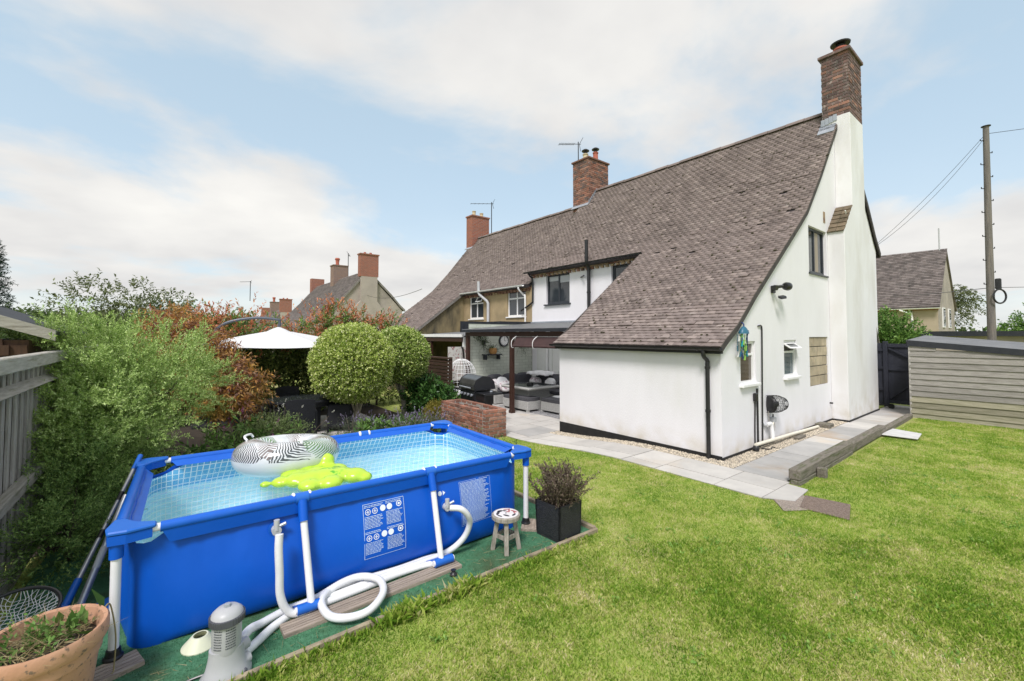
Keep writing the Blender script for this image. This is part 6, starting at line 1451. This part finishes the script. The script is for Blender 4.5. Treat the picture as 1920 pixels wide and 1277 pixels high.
def chair(label, x, y, rz):
    t = thing('rattan_chair', label, 'chair', (x, y, PZ), rz, 'dining chairs')       # faces +x
    V = []; n = 8
    for i in range(n+1):
        s_ = (i/n*2 - 1); V.append((-.27 + .05*(1 - s_*s_)*-1 + .05, .27*s_))
    m = MB(); back = [(a, b, .08) for a, b in V]; top_ = [(a - .07, b, .86 + .03*(1 - (b/.27)**2)) for a, b in V]
    f = [(i, i+1, n+2+i, n+1+i) for i in range(n)]; m.add(back + top_, f); k = len(m.v); m.add([(a + .035, b, c) for a, b, c in back + top_], [tuple(reversed(q)) for q in f]); 
    rim_ = list(range(n+1)) + list(range(2*n+1, n, -1))
    m.f += [(rim_[i], rim_[(i+1) % len(rim_)], rim_[(i+1) % len(rim_)] + k, rim_[i] + k) for i in range(len(rim_))]
    m.build('backrest', 'rattan_black', t, 1)
    MB().box(-.22, -.25, .33, .26, .25, .41).build('seat', 'rattan_black', t, bevel=.015)
    for s_ in (-1, 1):
        MB().box(-.24, s_*.285 - .03, .12, .24, s_*.285 + .03, .63).build('arm', 'rattan_black', t, bevel=.02)
        for x_ in (-.22, .2): MB().box(x_, s_*.285 - .025, 0, x_ + .045, s_*.285 + .025, .12).build('leg', 'rattan_black', t)
    MB().box(.215, -.25, .12, .24, .25, .33).build('front_panel', 'rattan_black', t)
chair('black rattan chair with its back to the pool, nearest the shrub', -4.78, 6.35, R(80)); chair('black rattan chair side-on at the right of the round table', -3.80, 6.95, R(160))
chair('black rattan chair on the far side of the round table', -4.55, 8.35, R(-85)); chair('black rattan chair at the left of the round table, mostly hidden', -5.55, 7.25, R(5))
# ---------------------------------------------------------------- vegetation
pm('bark', (.16, .125, .09), (.10, .08, .06), 8, .95, .8, 40, stretch=(4, 4, 1))
pm('bark_pale', (.30, .27, .20), (.20, .18, .13), 8, .95, .6, 40, stretch=(4, 4, 1))
leafmat('feather_green', [(.13, .22, .045), (.32, .47, .115), (.50, .66, .21), (.66, .79, .36)], .22)
leafmat('feather_dark', [(.06, .12, .03), (.14, .25, .06), (.25, .39, .10), (.36, .50, .16)], .25)
leafmat('maple_leaf', [(.16, .08, .075), (.30, .15, .12), (.42, .20, .08), (.66, .34, .06), (.40, .28, .24)], .3, tint=(.46, .30, .07), tsc=1.8)
leafmat('hedge_leaf', [(.05, .09, .025), (.11, .165, .04), (.19, .24, .06), (.30, .34, .10)], .25, .4)
leafmat('red_leaf', [(.40, .12, .06), (.54, .17, .09), (.64, .27, .13), (.70, .38, .18)], .3, .4)
leafmat('topiary_leaf', [(.12, .19, .032), (.32, .45, .075), (.52, .65, .14), (.70, .77, .26), (.86, .85, .54)], .3, .45)
leafmat('box_leaf', [(.08, .12, .04), (.17, .23, .08), (.27, .33, .14)], .25)
leafmat('lush_leaf', [(.05, .11, .02), (.10, .21, .04), (.18, .32, .07), (.26, .40, .11)], .3)
leafmat('bay_leaf', [(.03, .08, .02), (.06, .15, .035), (.12, .23, .055)], .2, .3)
leafmat('gold_leaf', [(.24, .21, .035), (.38, .31, .06), (.18, .20, .045)], .25)
leafmat('lavender_leaf', [(.09, .12, .08), (.15, .18, .12), (.07, .10, .05)], .2)
leafmat('purple_flower', [(.22, .19, .30), (.30, .26, .38), (.36, .32, .42)], .2)
leafmat('magenta_flower', [(.26, .04, .22), (.34, .07, .28)], .2); leafmat('white_flower', [(.65, .65, .60), (.5, .52, .42)], .2)
leafmat('tree_leaf', [(.05, .09, .03), (.10, .155, .05), (.16, .21, .08)], .3)
leafmat('tree_leaf_pale', [(.10, .13, .055), (.16, .195, .085), (.22, .245, .12)], .3)
leafmat('conifer_leaf', [(.02, .05, .035), (.035, .075, .05)], .1)
leafmat('dry_shrub', [(.085, .06, .05), (.16, .115, .09), (.22, .17, .12), (.13, .14, .06)], .15)
leafmat('weed_leaf', [(.16, .32, .05), (.24, .42, .08), (.34, .50, .12)], .35)
leafmat('straw', [(.40, .33, .17), (.30, .24, .12), (.48, .42, .26)], .1)

def sprays(P0, D, L, nsub, subl, nn, nl_, nw, droop=.0):
    """feathery sprays: a main shoot with side shoots that carry needles"""
    N = len(P0); D = unitv(D); t = np.linspace(.2, 1, nsub)[None, :, None]; B = P0[:, None, :] + D[:, None, :]*(L[:, None, None]*t); B[..., 2] -= droop*(L[:, None]*t[..., 0])**2
    perp = unitv(np.cross(np.repeat(D[:, None, :], nsub, 1), rng.normal(size=(N, nsub, 3)))); SD = unitv(D[:, None, :]*.85 + perp*.6 + [0, 0, .12])
    sl_ = subl*(1.15 - .5*t[..., 0])*np.ones((N, nsub))
    return twigs(B.reshape(-1, 3), SD.reshape(-1, 3), sl_.reshape(-1), nn, nl_, nw, .75)
def plant(name, label, cat, loc, group=None): return thing(name, label, cat, loc, 0, group)
def rel(blobs, loc): return [(b[0]-loc[0], b[1]-loc[1], b[2]-loc[2], b[3], b[4], b[5]) for b in blobs]
def bush(name, label, loc, blobs, n, L_, nl, ll, lw, mat, trunk=None, up=.3, lo=.55, hi=1.0, spread=.9, droop=0., cat='shrub', zmin=None, extra=None, core=True, tips=8, bark='bark', group=None):
    t = plant(name, label, cat, loc, group); Bl = rel(blobs, loc); P_, D = on_blobs(Bl, n, lo, hi, up, zmin)
    parts = [twigs(P_, D, rng.uniform(.6, 1.1, len(P_))*L_, nl, ll, lw, spread, droop=droop)]
    if core: Pc, Dc = on_blobs(Bl, n//3, .15, .6, up, zmin); parts.append(twigs(Pc, Dc, np.full(len(Pc), L_), nl, ll*1.3, lw*1.4, spread))
    foliage('crown' if trunk else 'foliage', parts, mat, t)
    top = trunk[1] if trunk else (0, 0, .12); r0 = trunk[0] if trunk else .03
    tp = on_blobs(Bl, tips, .5, .85)[0] if core is not None else []
    limbs(MB(), (0, 0, -.05), top, r0, tp).build('trunk' if trunk else 'stem', bark, t, 1)
    return t, Bl

# big feathery shrub by the fence
loc = (-7.3, 4.1, 0); t = plant('feathery_shrub', 'huge light green feathery shrub leaning over the fence', 'shrub', loc)
Bl = rel([(-7.30, 4.25, 1.28, .82, .80, .80), (-7.35, 3.5, 1.2, .5, .4, .5), (-7.74, 3.05, 1.30, .26, .42, .50), (-7.70, 2.95, .95, .22, .4, .4), (-6.92, 4.0, 1.30, .46, .5, .48), (-7.72, 3.75, 1.50, .42, .55, .60), (-7.45, 3.45, .95, .40, .45, .50), (-7.15, 3.7, .80, .36, .4, .40)], loc)
sb_p, sb_d = on_blobs(Bl, 78, .72, 1.0, .2); Bs = [(p[0], p[1], p[2], q, q, q*.8) for p, q in zip(sb_p, rng.uniform(.16, .30, 78)) if p[2] > .25]
P_, D = on_blobs(Bs, 1150, .35, .9, .5); D = unitv(D + unitv(P_ - np.array([0, .1, 1.0]))*.9); foliage('foliage', [sprays(P_, D, rng.uniform(.18, .46, len(P_)), 10, .13, 15, .027, .0095, .15), twigs(*on_blobs(Bl, 700, .2, .75), np.full(700, .25), 14, .05, .02)], 'feather_green', t)
limbs(MB(), (0, 0, -.05), (0, 0, .6), .07, on_blobs(Bl, 14, .5, .8)[0]).build('trunk', 'bark', t, 1)
loc = (-7.6, 2.3, 0); t = plant('dark_conifer_shrub', 'low dark green feathery shrub between the fence and the pool', 'shrub', loc)
Bl = rel([(-7.60, 2.45, .42, .26, .55, .48), (-7.52, 3.1, .55, .30, .45, .50), (-7.62, 1.75, .30, .22, .40, .32), (-7.45, 2.6, .30, .20, .45, .3)], loc)
P_, D = on_blobs(Bl, 520, .5, 1.0, .35, .0); foliage('foliage', [sprays(P_, D, rng.uniform(.14, .32, len(P_)), 10, .10, 12, .02, .0075, .15), twigs(*on_blobs(Bl, 400, .2, .7), np.full(400, .16), 12, .035, .014)], 'feather_dark', t)
limbs(MB(), (0, 0, -.05), (0, 0, .2), .03, on_blobs(Bl, 8, .4, .7)[0]).build('stem', 'bark', t, 1)
# maple
bush('japanese_maple', 'bronze leaved maple between the feathery shrub and the parasol', (-6.25, 6.5, PZ), [(-6.45, 6.5, 1.45, .62, .62, .62), (-6.85, 6.7, 2.0, .45, .45, .42), (-6.05, 6.2, 1.0, .55, .55, .42)], 1300, .30, 12, .085, .020, 'maple_leaf', (.05, (0, 0, .9)), .1, droop=.8, spread=1.0, cat='tree')
# photinia hedge with red tips
loc = (-4.6, 9.9, PZ); t = plant('photinia_hedge', 'tall leafy hedge with red young tips behind the dining set', 'hedge', loc)
hb = []
for i, x in enumerate(np.arange(-7.05, -1.0, .55)):
    tz = [2.55, 2.7, 2.75, 2.7, 2.45, 2.35, 2.75, 3.0, 2.85, 2.65, 2.6, 2.75, 2.7, 2.55][i % 14]; hb += [(x, 9.9, .75, .55, .55, .95), (x + .1, 9.85, tz - .85, .52, .52, .80)]
hb = rel(hb, loc)
P_, D = on_blobs(hb, 4200, .6, 1.0, .3); k = (P_[:, 2] - PZ < 2.0 + rng.normal(size=len(P_))*.25); g_parts = [twigs(P_[k], D[k], np.full(k.sum(), .26), 11, .10, .036, .85)]
foliage('foliage', g_parts + [twigs(*on_blobs(hb, 1500, .2, .6), np.full(1500, .3), 10, .11, .05)], 'hedge_leaf', t)
Pg, Dg = P_[~k][::3], D[~k][::3]; foliage('young_leaves', [twigs(Pg, Dg, np.full(len(Pg), .26), 11, .095, .034, .85)], 'lush_leaf', t); rs = np.arange((~k).sum()) % 3 != 0; Pr, Dr = P_[~k][rs], D[~k][rs]; foliage('red_tips', [twigs(Pr, Dr + [0, 0, .4], rng.uniform(.18, .42, len(Pr)), 11, .095, .030, .75)], 'red_leaf', t)
mm = MB()
for x in np.arange(-3.6, 3.6, .8): mm.tube([(x, 0, -.05), (x + .05, 0, 1.6)], .035, 6)
mm.build('stems', 'bark', t, kind='stuff')
# clipped topiary balls
leafmat('topiary_green', [(.09, .16, .03), (.23, .36, .065), (.42, .56, .12), (.60, .69, .23), (.78, .78, .48)], .3, .45)
def topiary(label, c, r, base, n, stems_, lm='topiary_leaf'):
    t = plant('topiary_ball', label, 'topiary', base, 'clipped topiary balls'); Bl = [(c[0]-base[0], c[1]-base[1], c[2]-base[2], r, r, r*.98)]
    P_, D = on_blobs(Bl, n, .88, .98, .1, lumpy=.28); Pc, Dc = on_blobs(Bl, n//2, .5, .85, lumpy=.1)
    und = P_[:, 2] > Bl[0][2] - r*.92
    foliage('crown', [twigs(P_[und], D[und], np.full(und.sum(), .08), 9, .042, .025, .9), twigs(Pc, Dc, np.full(len(Pc), .2), 8, .06, .03)], lm, t)
    tp = [Vector((Bl[0][0] + r*.55*math.cos(q), Bl[0][1] + r*.55*math.sin(q), Bl[0][2] - r*.25)) for q in np.arange(0, 6.2, 6.283/stems_)]
    limbs(MB(), (0, 0, -.05), (Bl[0][0]*.6, Bl[0][1]*.6, max(.25, Bl[0][2] - r*1.15)), .075, tp).build('trunk', 'bark_pale', t, 1)
topiary('nearer and larger clipped variegated ball tree in front of the parasol', (-3.62, 6.65, 1.35), .89, (-3.45, 6.55, PZ), 5200, 7)
topiary('smaller clipped ball tree behind the larger one, beside the slat screen', (-2.22, 7.25, 1.47), .72, (-2.2, 7.0, PZ), 3600, 6, 'topiary_green')
# bed plants
bush('box_shrub', 'rounded grey-green box shrub behind the far pool rail', (-5.42, 5.25, PZ), [(-5.42, 5.25, .18, .60, .42, .42), (-5.75, 5.2, .12, .4, .4, .35)], 1500, .12, 10, .028, .014, 'box_leaf', None, .3)
def perennial(name, label, loc, r, h, n, mat, ll=.09, lw=.03, flower=None, fn=0, fl=.1):
    t = plant(name, label, 'plant', loc); P0 = np.stack([rng.normal(size=n)*r*.45, rng.normal(size=n)*r*.45, np.zeros(n)], 1); D = np.stack([P0[:, 0]*.6/r, P0[:, 1]*.6/r, np.ones(n)], 1) + rng.normal(size=(n, 3))*.18; L_ = rng.uniform(.6, 1.05, n)*h
    foliage('foliage', [twigs(P0, D, L_, 16, ll, lw, .95, droop=.25, start=.15)], mat, t)
    if flower: foliage('flowers', [twigs((P0 + unitv(D)*L_[:, None])[:fn], D[:fn], np.full(fn, fl), 14, .022, .016, 1.1, start=0)], flower, t)
    sm = MB()
    for p, d, l in zip(P0[:14], unitv(D)[:14], L_[:14]): sm.tube([p, p + d*l*.9], .005, 4)
    sm.build('stems', 'bark', t, kind='stuff'); return t
perennial('buddleia', 'tall leafy plant with purple flower spikes left of the dining chairs', (-5.95, 5.1, PZ), .5, 1.0, 60, 'lush_leaf', .13, .032, 'magenta_flower', 5, .14)
perennial('leafy_perennial', 'fresh green leafy plant behind the middle of the far pool rail', (-6.25, 4.3, PZ), .5, .62, 60, 'lush_leaf', .11, .04)
perennial('leafy_perennial', 'low broad-leaved plant beside the far left pool corner', (-6.75, 3.1, -.05), .35, .5, 36, 'lush_leaf', .12, .05)
perennial('fennel', 'pale flowering umbels in front of the dining table', (-5.35, 5.9, PZ), .35, .85, 30, 'box_leaf', .05, .014, 'white_flower', 20, .06)
perennial('leafy_perennial', 'pointed green leaves among the lavender under the larger ball', (-3.30, 5.55, PZ), .40, .42, 40, 'lush_leaf', .16, .04)
perennial('leafy_perennial', 'green leaves under the smaller ball tree', (-2.55, 5.9, PZ), .3, .35, 30, 'lush_leaf', .12, .035)
AL = plant('allium', 'single allium stalk with a faded round head over the pool corner', 'plant', (-6.45, 4.2, PZ)); MB().tube(smooth_path([(-.12, -.1, 0), (-.05, -.05, .5), (0, 0, 1.02)], 4), .008, 5).build('stalk', 'lush_leaf', AL, 1)
P0 = np.tile([[0, 0, 1.05]], (160, 1)); foliage('seed_head', [twigs(P0, rng.normal(size=(160, 3)), np.full(160, .09), 5, .014, .006, 1.0)], 'gold_leaf', AL)
for lab, x, y in (('lavender clump left of the larger ball trunk', -3.75, 5.95), ('lavender clump between the two ball trees', -2.85, 5.75), ('lavender clump nearest the brick planter', -2.25, 5.35), ('lavender clump under the far pool corner cap', -3.15, 5.05)):
    perennial('lavender', lab, (x, y, PZ), .36, .48, 150, 'lavender_leaf', .045, .008, 'purple_flower', 45, .07)['group'] = 'lavender in the bed'
bush('bay_shrub', 'glossy dark green shrub in front of the slat screen', (-1.65, 7.0, PZ), [(-1.65, 7.0, .35, .55, .5, .5), (-1.35, 6.7, .22, .4, .4, .38)], 420, .26, 10, .12, .04, 'bay_leaf')
bush('golden_shrub', 'small clipped golden shrub at the end of the brick planter', (-1.72, 6.22, PZ), [(-1.72, 6.22, .10, .30, .28, .26)], 700, .09, 9, .025, .012, 'gold_leaf')
n = 1600; x = rng.uniform(-7.4, -1.9, n); y = rng.uniform(2.85, 6.0, n); k = (y < 5.9) & ~((x > -5.5) & (y > 5.7)); x, y = x[k], y[k]
P0 = np.stack([x, y, np.array([gz(a, b) for a, b in zip(x, y)])], 1); gc = foliage('ground_cover', [twigs(P0, rng.normal(size=(len(x), 3))*.5 + [0, 0, 1], rng.uniform(.1, .32, len(x)), 9, .07, .026, 1.0)], 'bay_leaf', None); gc['label'] = 'low green ground cover filling the bed behind the pool'
# planter shrub, pot weeds
n = 90; P0 = np.stack([rng.normal(size=n)*.06, rng.normal(size=n)*.06, np.full(n, .29)], 1); D = np.stack([P0[:, 0]*4.5, P0[:, 1]*4.5, np.ones(n)], 1) + rng.normal(size=(n, 3))*.15
D = unitv(D); L_ = rng.uniform(.18, .40, n)
b2 = np.repeat(P0, 5, 0) + np.repeat(D*L_[:, None], 5, 0)*np.tile(np.linspace(.25, .95, 5), n)[:, None]; d2 = np.repeat(D, 5, 0) + rng.normal(size=(n*5, 3))*.45
shb = bpy.data.objects['slate_planter']; foliage('shrub_foliage', [twigs(b2, d2, np.full(n*5,   .09), 15, .026, .011, .7), twigs(P0, D, L_, 26, .026, .011, .8)], 'dry_shrub', shb)
sm = MB()
for p, d_, l in zip(P0, D, L_): sm.tube([p, p + d_*l], .003, 3)
sm.build('shrub_stems', 'bark', shb, kind='stuff')
pot = bpy.data.objects['terracotta_pot']
n = 44; a = rng.uniform(0, 6.28, n); r = rng.uniform(0, .18, n); P0 = np.stack([r*np.cos(a), r*np.sin(a), np.full(n, .39)], 1)
foliage('weeds', [twigs(P0, rng.normal(size=(n, 3))*.6 + [.1, .1, .7], rng.uniform(.05, .19, n), 11, .032, .013, .9), twigs(P0[:12] + [.09, .02, 0], rng.normal(size=(12, 3))*.5 + [0, 0, 1], np.full(12, .04), 1, .14, .05, .3)], 'lush_leaf', pot)
n = 260; a = rng.uniform(0, 6.28, n); r = rng.uniform(0, .2, n); P0 = np.stack([r*np.cos(a), r*np.sin(a), np.full(n, .405)], 1); D = rng.normal(size=(n, 3)); D[:, 2] = np.abs(D[:, 2])*.3 + .12
V, Q = stems(P0, D, rng.uniform(.05, .20, n), .0025); link(npmesh('dry_straw', V, Q, 'straw'), 'dry_straw', pot, 'stuff')
tag(MB().tube(smooth_path([(-7.185, .03, .455), (-7.165, .06, .44), (-7.14, .08, .25), (-7.145, .09, .06), (-7.15, .07, .045)], 5), .004, 5).build('string', 'straw', None, 1), 'thin string hanging from the terracotta pot rim', 'string')

# background trees
def tree(name, label, base, blobs, n, mat, r0=.12, L_=.6, nl=12, ll=.14, lw=.06, bark='bark', h=None, droop=.2, core=True, group='trees beyond the gardens'):
    c = blobs[0]; return bush(name, label, base, blobs, n, L_, nl, ll, lw, mat, (r0, ((c[0]-base[0])*.6, (c[1]-base[1])*.6, h or (c[2]-base[2])*.8)), .25, .5, 1.0, 1.0, droop, 'tree', core=core, bark=bark, group=group)
tree('willow_tree', 'bluish green tree rising behind the left side of the feathery shrub', (-14, 22.5, -.3), [(-14.2, 22.5, 1.2, 1.6, 1.5, 1.1), (-12.8, 22.3, 1.5, 1.3, 1.3, 1.0), (-11.6, 22, 1.3, 1.2, 1.2, 1.0)], 700, 'tree_leaf', h=1.6)
tree('birch_tree', 'loose pale green tree above the red hedge tips', (-8.9, 16.4, -.3), [(-8.9, 16.3, 2.9, .9, .9, .8), (-8.1, 16.6, 3.0, .8, .8, .75), (-7.1, 16.8, 2.8, .8, .8, .7), (-8.4, 16.5, 2.1, 1.4, 1, .8)], 520, 'tree_leaf_pale', .07, .5, 11, .12, .05, core=None, h=2.2)
tree('thin_tree', 'small tree sticking up between the two red hedge tops', (-7.0, 20.2, -.3), [(-7.0, 20.2, 2.7, .8, .8, .9), (-6.2, 20.4, 2.3, .7, .7, .7), (-7.7, 20.0, 2.1, .9, .9, .8)], 360, 'tree_leaf', .07, .45, 11, .13, .055, h=2.0)
tree('leafy_tree', 'dense tree behind the feathery shrub top', (-10.6, 19.0, -.3), [(-10.6, 19, 1.7, 1.5, 1.3, 1.0), (-9.4, 18.8, 1.6, 1.2, 1.2, .9)], 600, 'tree_leaf', h=1.4)
CT = plant('conifer_tree', 'layered blue-green conifer at the far left edge', 'tree', (-13.0, 24.0, -.3)); MB().tube([(0, 0, 0), (0, 0, 6.4)], [.2, .03], 8).build('trunk', 'bark', CT, 1)
P0, D, L_ = [], [], []
for i in range(20):
    z = 1.0 + i*.27; l = 1.7*(1 - i/24)
    for k in range(11): a = 2*PI*k/11 + i; P0.append((0, 0, z)); D.append((math.cos(a), math.sin(a), .12)); L_.append(l*random.uniform(.7, 1.1))
P0, D, L_ = map(np.array, (P0, D, L_)); foliage('crown', [sprays(P0, D, L_, 12, .32, 12, .09, .03, droop=.12)], 'conifer_leaf', CT)
# right side
bush('garden_bush', 'dense round green bush behind the dark gate', (15.2, .9, 0), [(15.3, 1.0, 1.75, 1.05, 1.0, 1.15), (14.9, .4, 1.7, .8, .7, .9), (15.3, 2.2, 1.9, 1.0, 1.0, 1.2)], 1100, .3, 11, .11, .055, 'lush_leaf', (.1, (0, 0, .8)), cat='bush', up=.2)
tree('weeping_birch', 'fine hanging tree beside the gable across the road', (50.4, 3.4, 0), [(50.4, 2.7, 5.6, .9, 1.1, .8), (50.4, 2.0, 4.9, .8, .9, 1.3), (50.4, 3.0, 4.2, .9, 1.0, 1.6)], 260, 'tree_leaf_pale', .15, 1.0, 14, .24, .09, droop=.9, core=None, h=5.0)
tree('hedgerow_tree', 'green tree at the right edge beyond the timber shed', (31.6, -2.6, 0), [(31.6, -2.9, 2.3, 1.3, 1.3, 1.2), (32.0, -4.6, 2.8, 1.6, 1.6, 1.4), (31.3, -1.6, 1.7, .9, .9, .8)], 700, 'lush_leaf', .12, .6, 12, .17, .07, h=1.6)
t = link(npmesh('hedgerow', *twigs(np.stack([rng.uniform(75, 95, 5000), rng.uniform(-45, 30, 5000), rng.uniform(0, 1, 5000)*1.2 + rng.uniform(0, .8, 5000)], 1), rng.normal(size=(5000, 3)) + [0, 0, .5], np.full(5000, 1.2), 6, .8, .4), 'tree_leaf'), 'hedgerow', None, 'stuff'); t['label'] = 'distant line of trees on the horizon at the right'
t = link(npmesh('woodland', *twigs(np.stack([rng.uniform(-70, 30, 7000), rng.uniform(105, 125, 7000), rng.uniform(0, 1, 7000)*5], 1), rng.normal(size=(7000, 3)) + [0, 0, .5], np.full(7000, 1.6), 6, 1.0, .5), 'tree_leaf'), 'woodland', None, 'stuff'); t['label'] = 'distant woodland behind the houses on the left'
# boundary hedge between gardens so that no bare field shows past the neighbour
t = link(npmesh('garden_hedge', *twigs(np.stack([rng.uniform(-16, 2.5, 4200), rng.uniform(21.5, 22.6, 4200), rng.uniform(0, 1, 4200)*1.9], 1), rng.normal(size=(4200, 3)) + [0, 0, .5], np.full(4200, .5), 8, .16, .07), 'hedge_leaf'), 'garden_hedge', None, 'stuff'); t['label'] = 'dark boundary hedge beyond the neighbouring garden'

# ---------------------------------------------------------------- lawn grass
m_, t_, o_ = newmat('grass_blade'); N = t_.nodes.new; Lk = t_.links.new
g_n = N('ShaderNodeNewGeometry')
def nz_(s, d=3):
    n = N('ShaderNodeTexNoise'); Lk(g_n.outputs['Position'], n.inputs['Vector']); n.inputs['Scale'].default_value = s; n.inputs['Detail'].default_value = d; return n.outputs[0]
fac = tmath('ADD', tmath('MULTIPLY', g_n.outputs['Random Per Island'], .66), tmath('ADD', tmath('MULTIPLY', tmath('SUBTRACT', nz_(.85, 5), .5), 1.15), tmath('ADD', tmath('MULTIPLY', tmath('SUBTRACT', nz_(2.6, 4), .5), 1.1), tmath('MULTIPLY', tmath('SUBTRACT', nz_(9), .5), .9))))
crg = N('ShaderNodeValToRGB'); Lk(fac, crg.inputs[0]); r_ = crg.color_ramp
for p, c in ((.0, (.15, .285, .026)), (.2, (.24, .39, .04)), (.4, (.37, .49, .08)), (.57, (.55, .58, .165)), (.76, (.72, .655, .35)), (1.0, (.84, .75, .51))):
    if p in (0., 1.): e = r_.elements[0 if p == 0 else -1]; e.position = p
    else: e = r_.elements.new(p)
    e.color = lin(c)
bs = N('ShaderNodeBsdfPrincipled'); Lk(crg.outputs[0], bs.inputs['Base Color']); bs.inputs['Roughness'].default_value = .6; bs.inputs['Specular IOR Level'].default_value = .2
tr = N('ShaderNodeBsdfTranslucent'); Lk(crg.outputs[0], tr.inputs[0]); ms = N('ShaderNodeMixShader'); ms.inputs[0].default_value = .42; Lk(bs.outputs[0], ms.inputs[1]); Lk(tr.outputs[0], ms.inputs[2]); Lk(ms.outputs[0], o_.inputs[0]); MATS['grass_blade'] = m_
def inpoly(x, y, poly):
    ins = np.zeros(len(x), bool); n = len(poly)
    for i in range(n):
        (x0, y0), (x1, y1) = poly[i], poly[(i+1) % n]; c = ((y0 > y) != (y1 > y)) & (x < (x1-x0)*(y-y0)/(y1-y0 + 1e-12) + x0); ins ^= c
    return ins
NG = 2600000
x = rng.uniform(-7.0, 7.32, NG); y = rng.uniform(-7.5, 4.6, NG)
dx, dy = x + 6.94, y + 3.39; fwd_ = dx*.6205 + dy*.784; rt_ = dx*.784 - dy*.6205
k = rng.random(NG) < np.where((fwd_ > 1.8) & (np.abs(rt_) < fwd_*1.24), np.clip(3.4/np.maximum(fwd_, .1), .16, 1)**1.1, .22)
xj, yj = x + rng.normal(size=NG)*.018, y + rng.normal(size=NG)*.018
k &= ((yj < -.415) | ((xj > -3.43) & (xj < -1.205))) & (y < 4.2 + (x + 1.2)*.1)
k &= ~((xj > -1.205) & (yj > -1.08)); k &= ~((xj > -.42) & (yj > -1.19))
for poly in ([(-1.2, -1.0), (-.42, -1.0), (-.46, -1.30), (-1.02, -1.34)], [(-1.38, -1.38), (-.98, -1.0), (-.72, -1.34), (-1.0, -1.62)], [(-.72, -1.38), (-.65, -1.77), (-1.12, -1.88), (-1.15, -1.48)], [(4.14, -1.15), (4.9, -1.17), (4.77, -1.60), (4.18, -1.64)]): k &= ~inpoly(x, y, poly)
x, y, fwd_ = x[k], y[k], fwd_[k]; n = len(x); print('grass blades', n)
h = rng.uniform(.014, .034, n)*(1 + .25*np.sin(x*3.1)*np.sin(y*2.7)); edge = ((np.abs(y + .43) < .06) & (x < -3.4)); h[edge] *= rng.uniform(1, 2.4, edge.sum())
z = np.array([0.0]*n); kk_ = y > 1; z[kk_] = [gz(a, b) for a, b in zip(x[kk_], y[kk_])]
P0 = np.stack([x, y, z - .006], 1); d = rng.normal(size=(n, 3))*[.55, .55, .1] + [0, 0, 1]; d = unitv(d); wdt = (.0013*(1 + np.maximum(fwd_, 3.0)/4.5))[:, None]*rng.uniform(.7, 1.3, (n, 1))
sd = unitv(np.cross(d, rng.normal(size=(n, 3))))*wdt; lean = unitv(rng.normal(size=(n, 3))*[1, 1, 0])*h[:, None]*.35
T1 = P0 + d*h[:, None]*.6; T2 = P0 + d*h[:, None] + lean
V = np.stack([P0 - sd, P0 + sd, T2, T1 - sd*.8], 1)
nr = (fwd_ < 4.3) & (fwd_ > 1.7); V = np.stack([P0 - sd, P0 + sd, T1 + sd*.7, T2], 1)[nr].reshape(-1, 3); V3 = np.stack([P0 - sd*1.15, P0 + sd*1.15, T2], 1)[~nr].reshape(-1, 3)
gr_ = link(npmesh('grass', V, np.arange(len(V)).reshape(-1, 4), 'grass_blade'), 'grass', None, 'stuff'); link(npmesh('grass_blades', V3, np.arange(len(V3)).reshape(-1, 3), 'grass_blade'), 'grass_blades', gr_, 'stuff'); gr_['label'] = 'short lawn grass, green with dry straw patches'

# longer tufts where the mower misses the edging, and straw blown over the turf
tx = np.concatenate([rng.normal(-5.55, .10, 420), rng.normal(-5.12, .09, 300), rng.uniform(-6.4, -3.6, 420)]); n = len(tx); ty = -.44 + rng.normal(size=n)*.028
P0 = np.stack([tx, ty, np.full(n, -.005)], 1); hh = np.concatenate([rng.uniform(.05, .12, 720), rng.uniform(.03, .06, 420)]); d = unitv(rng.normal(size=(n, 3))*[.5, .5, .1] + [0, 0, 1]); sd = unitv(np.cross(d, rng.normal(size=(n, 3))))*.003; T1 = P0 + d*hh[:, None]*.6; T2 = P0 + d*hh[:, None] + unitv(rng.normal(size=(n, 3))*[1, 1, 0])*hh[:, None]*.4
link(npmesh('edge_tufts', np.stack([P0 - sd, P0 + sd, T1 + sd*.7, T2], 1).reshape(-1, 3), np.arange(4*n).reshape(-1, 4), 'grass_blade'), 'edge_tufts', gr_, 'stuff')
n = 170; P0 = np.stack([rng.uniform(-5.2, -3.6, n), rng.uniform(-.36, .05, n), np.full(n, .018)], 1); P0[:60, 0] = rng.uniform(-7.0, -5.2, 60); D = rng.normal(size=(n, 3))*[1, 1, .05]
V, Q = stems(P0, D, rng.uniform(.03, .13, n), .0013); link(npmesh('blown_straw', V, Q, 'straw'), 'blown_straw', tm, 'stuff')

# clover and plantain rosettes scattered through the lawn
n = 170; x = rng.uniform(-6, 5, n); y = np.concatenate([rng.uniform(-4.5, -.5, 120), rng.uniform(-.3, 3.2, 50)]); k = ((y < -.5) & ~((x > -1.5) & (y > -2.0))) | ((y > -.4) & (x > -3.3) & (x < -1.35)); x, y = x[k], y[k]
P0 = np.stack([x, y, np.array([gz(a, b) for a, b in zip(x, y)])], 1); P0 = np.repeat(P0, 7, 0) + rng.normal(size=(len(x)*7, 3))*[.045, .045, 0]
wd = foliage('lawn_weeds', [twigs(P0, rng.normal(size=(len(P0), 3))*[1, 1, .1] + [0, 0, .6], np.full(len(P0), .018), 4, .028, .016, .9)], 'weed_leaf', None); wd['label'] = 'small broad-leaved weeds growing through the lawn'
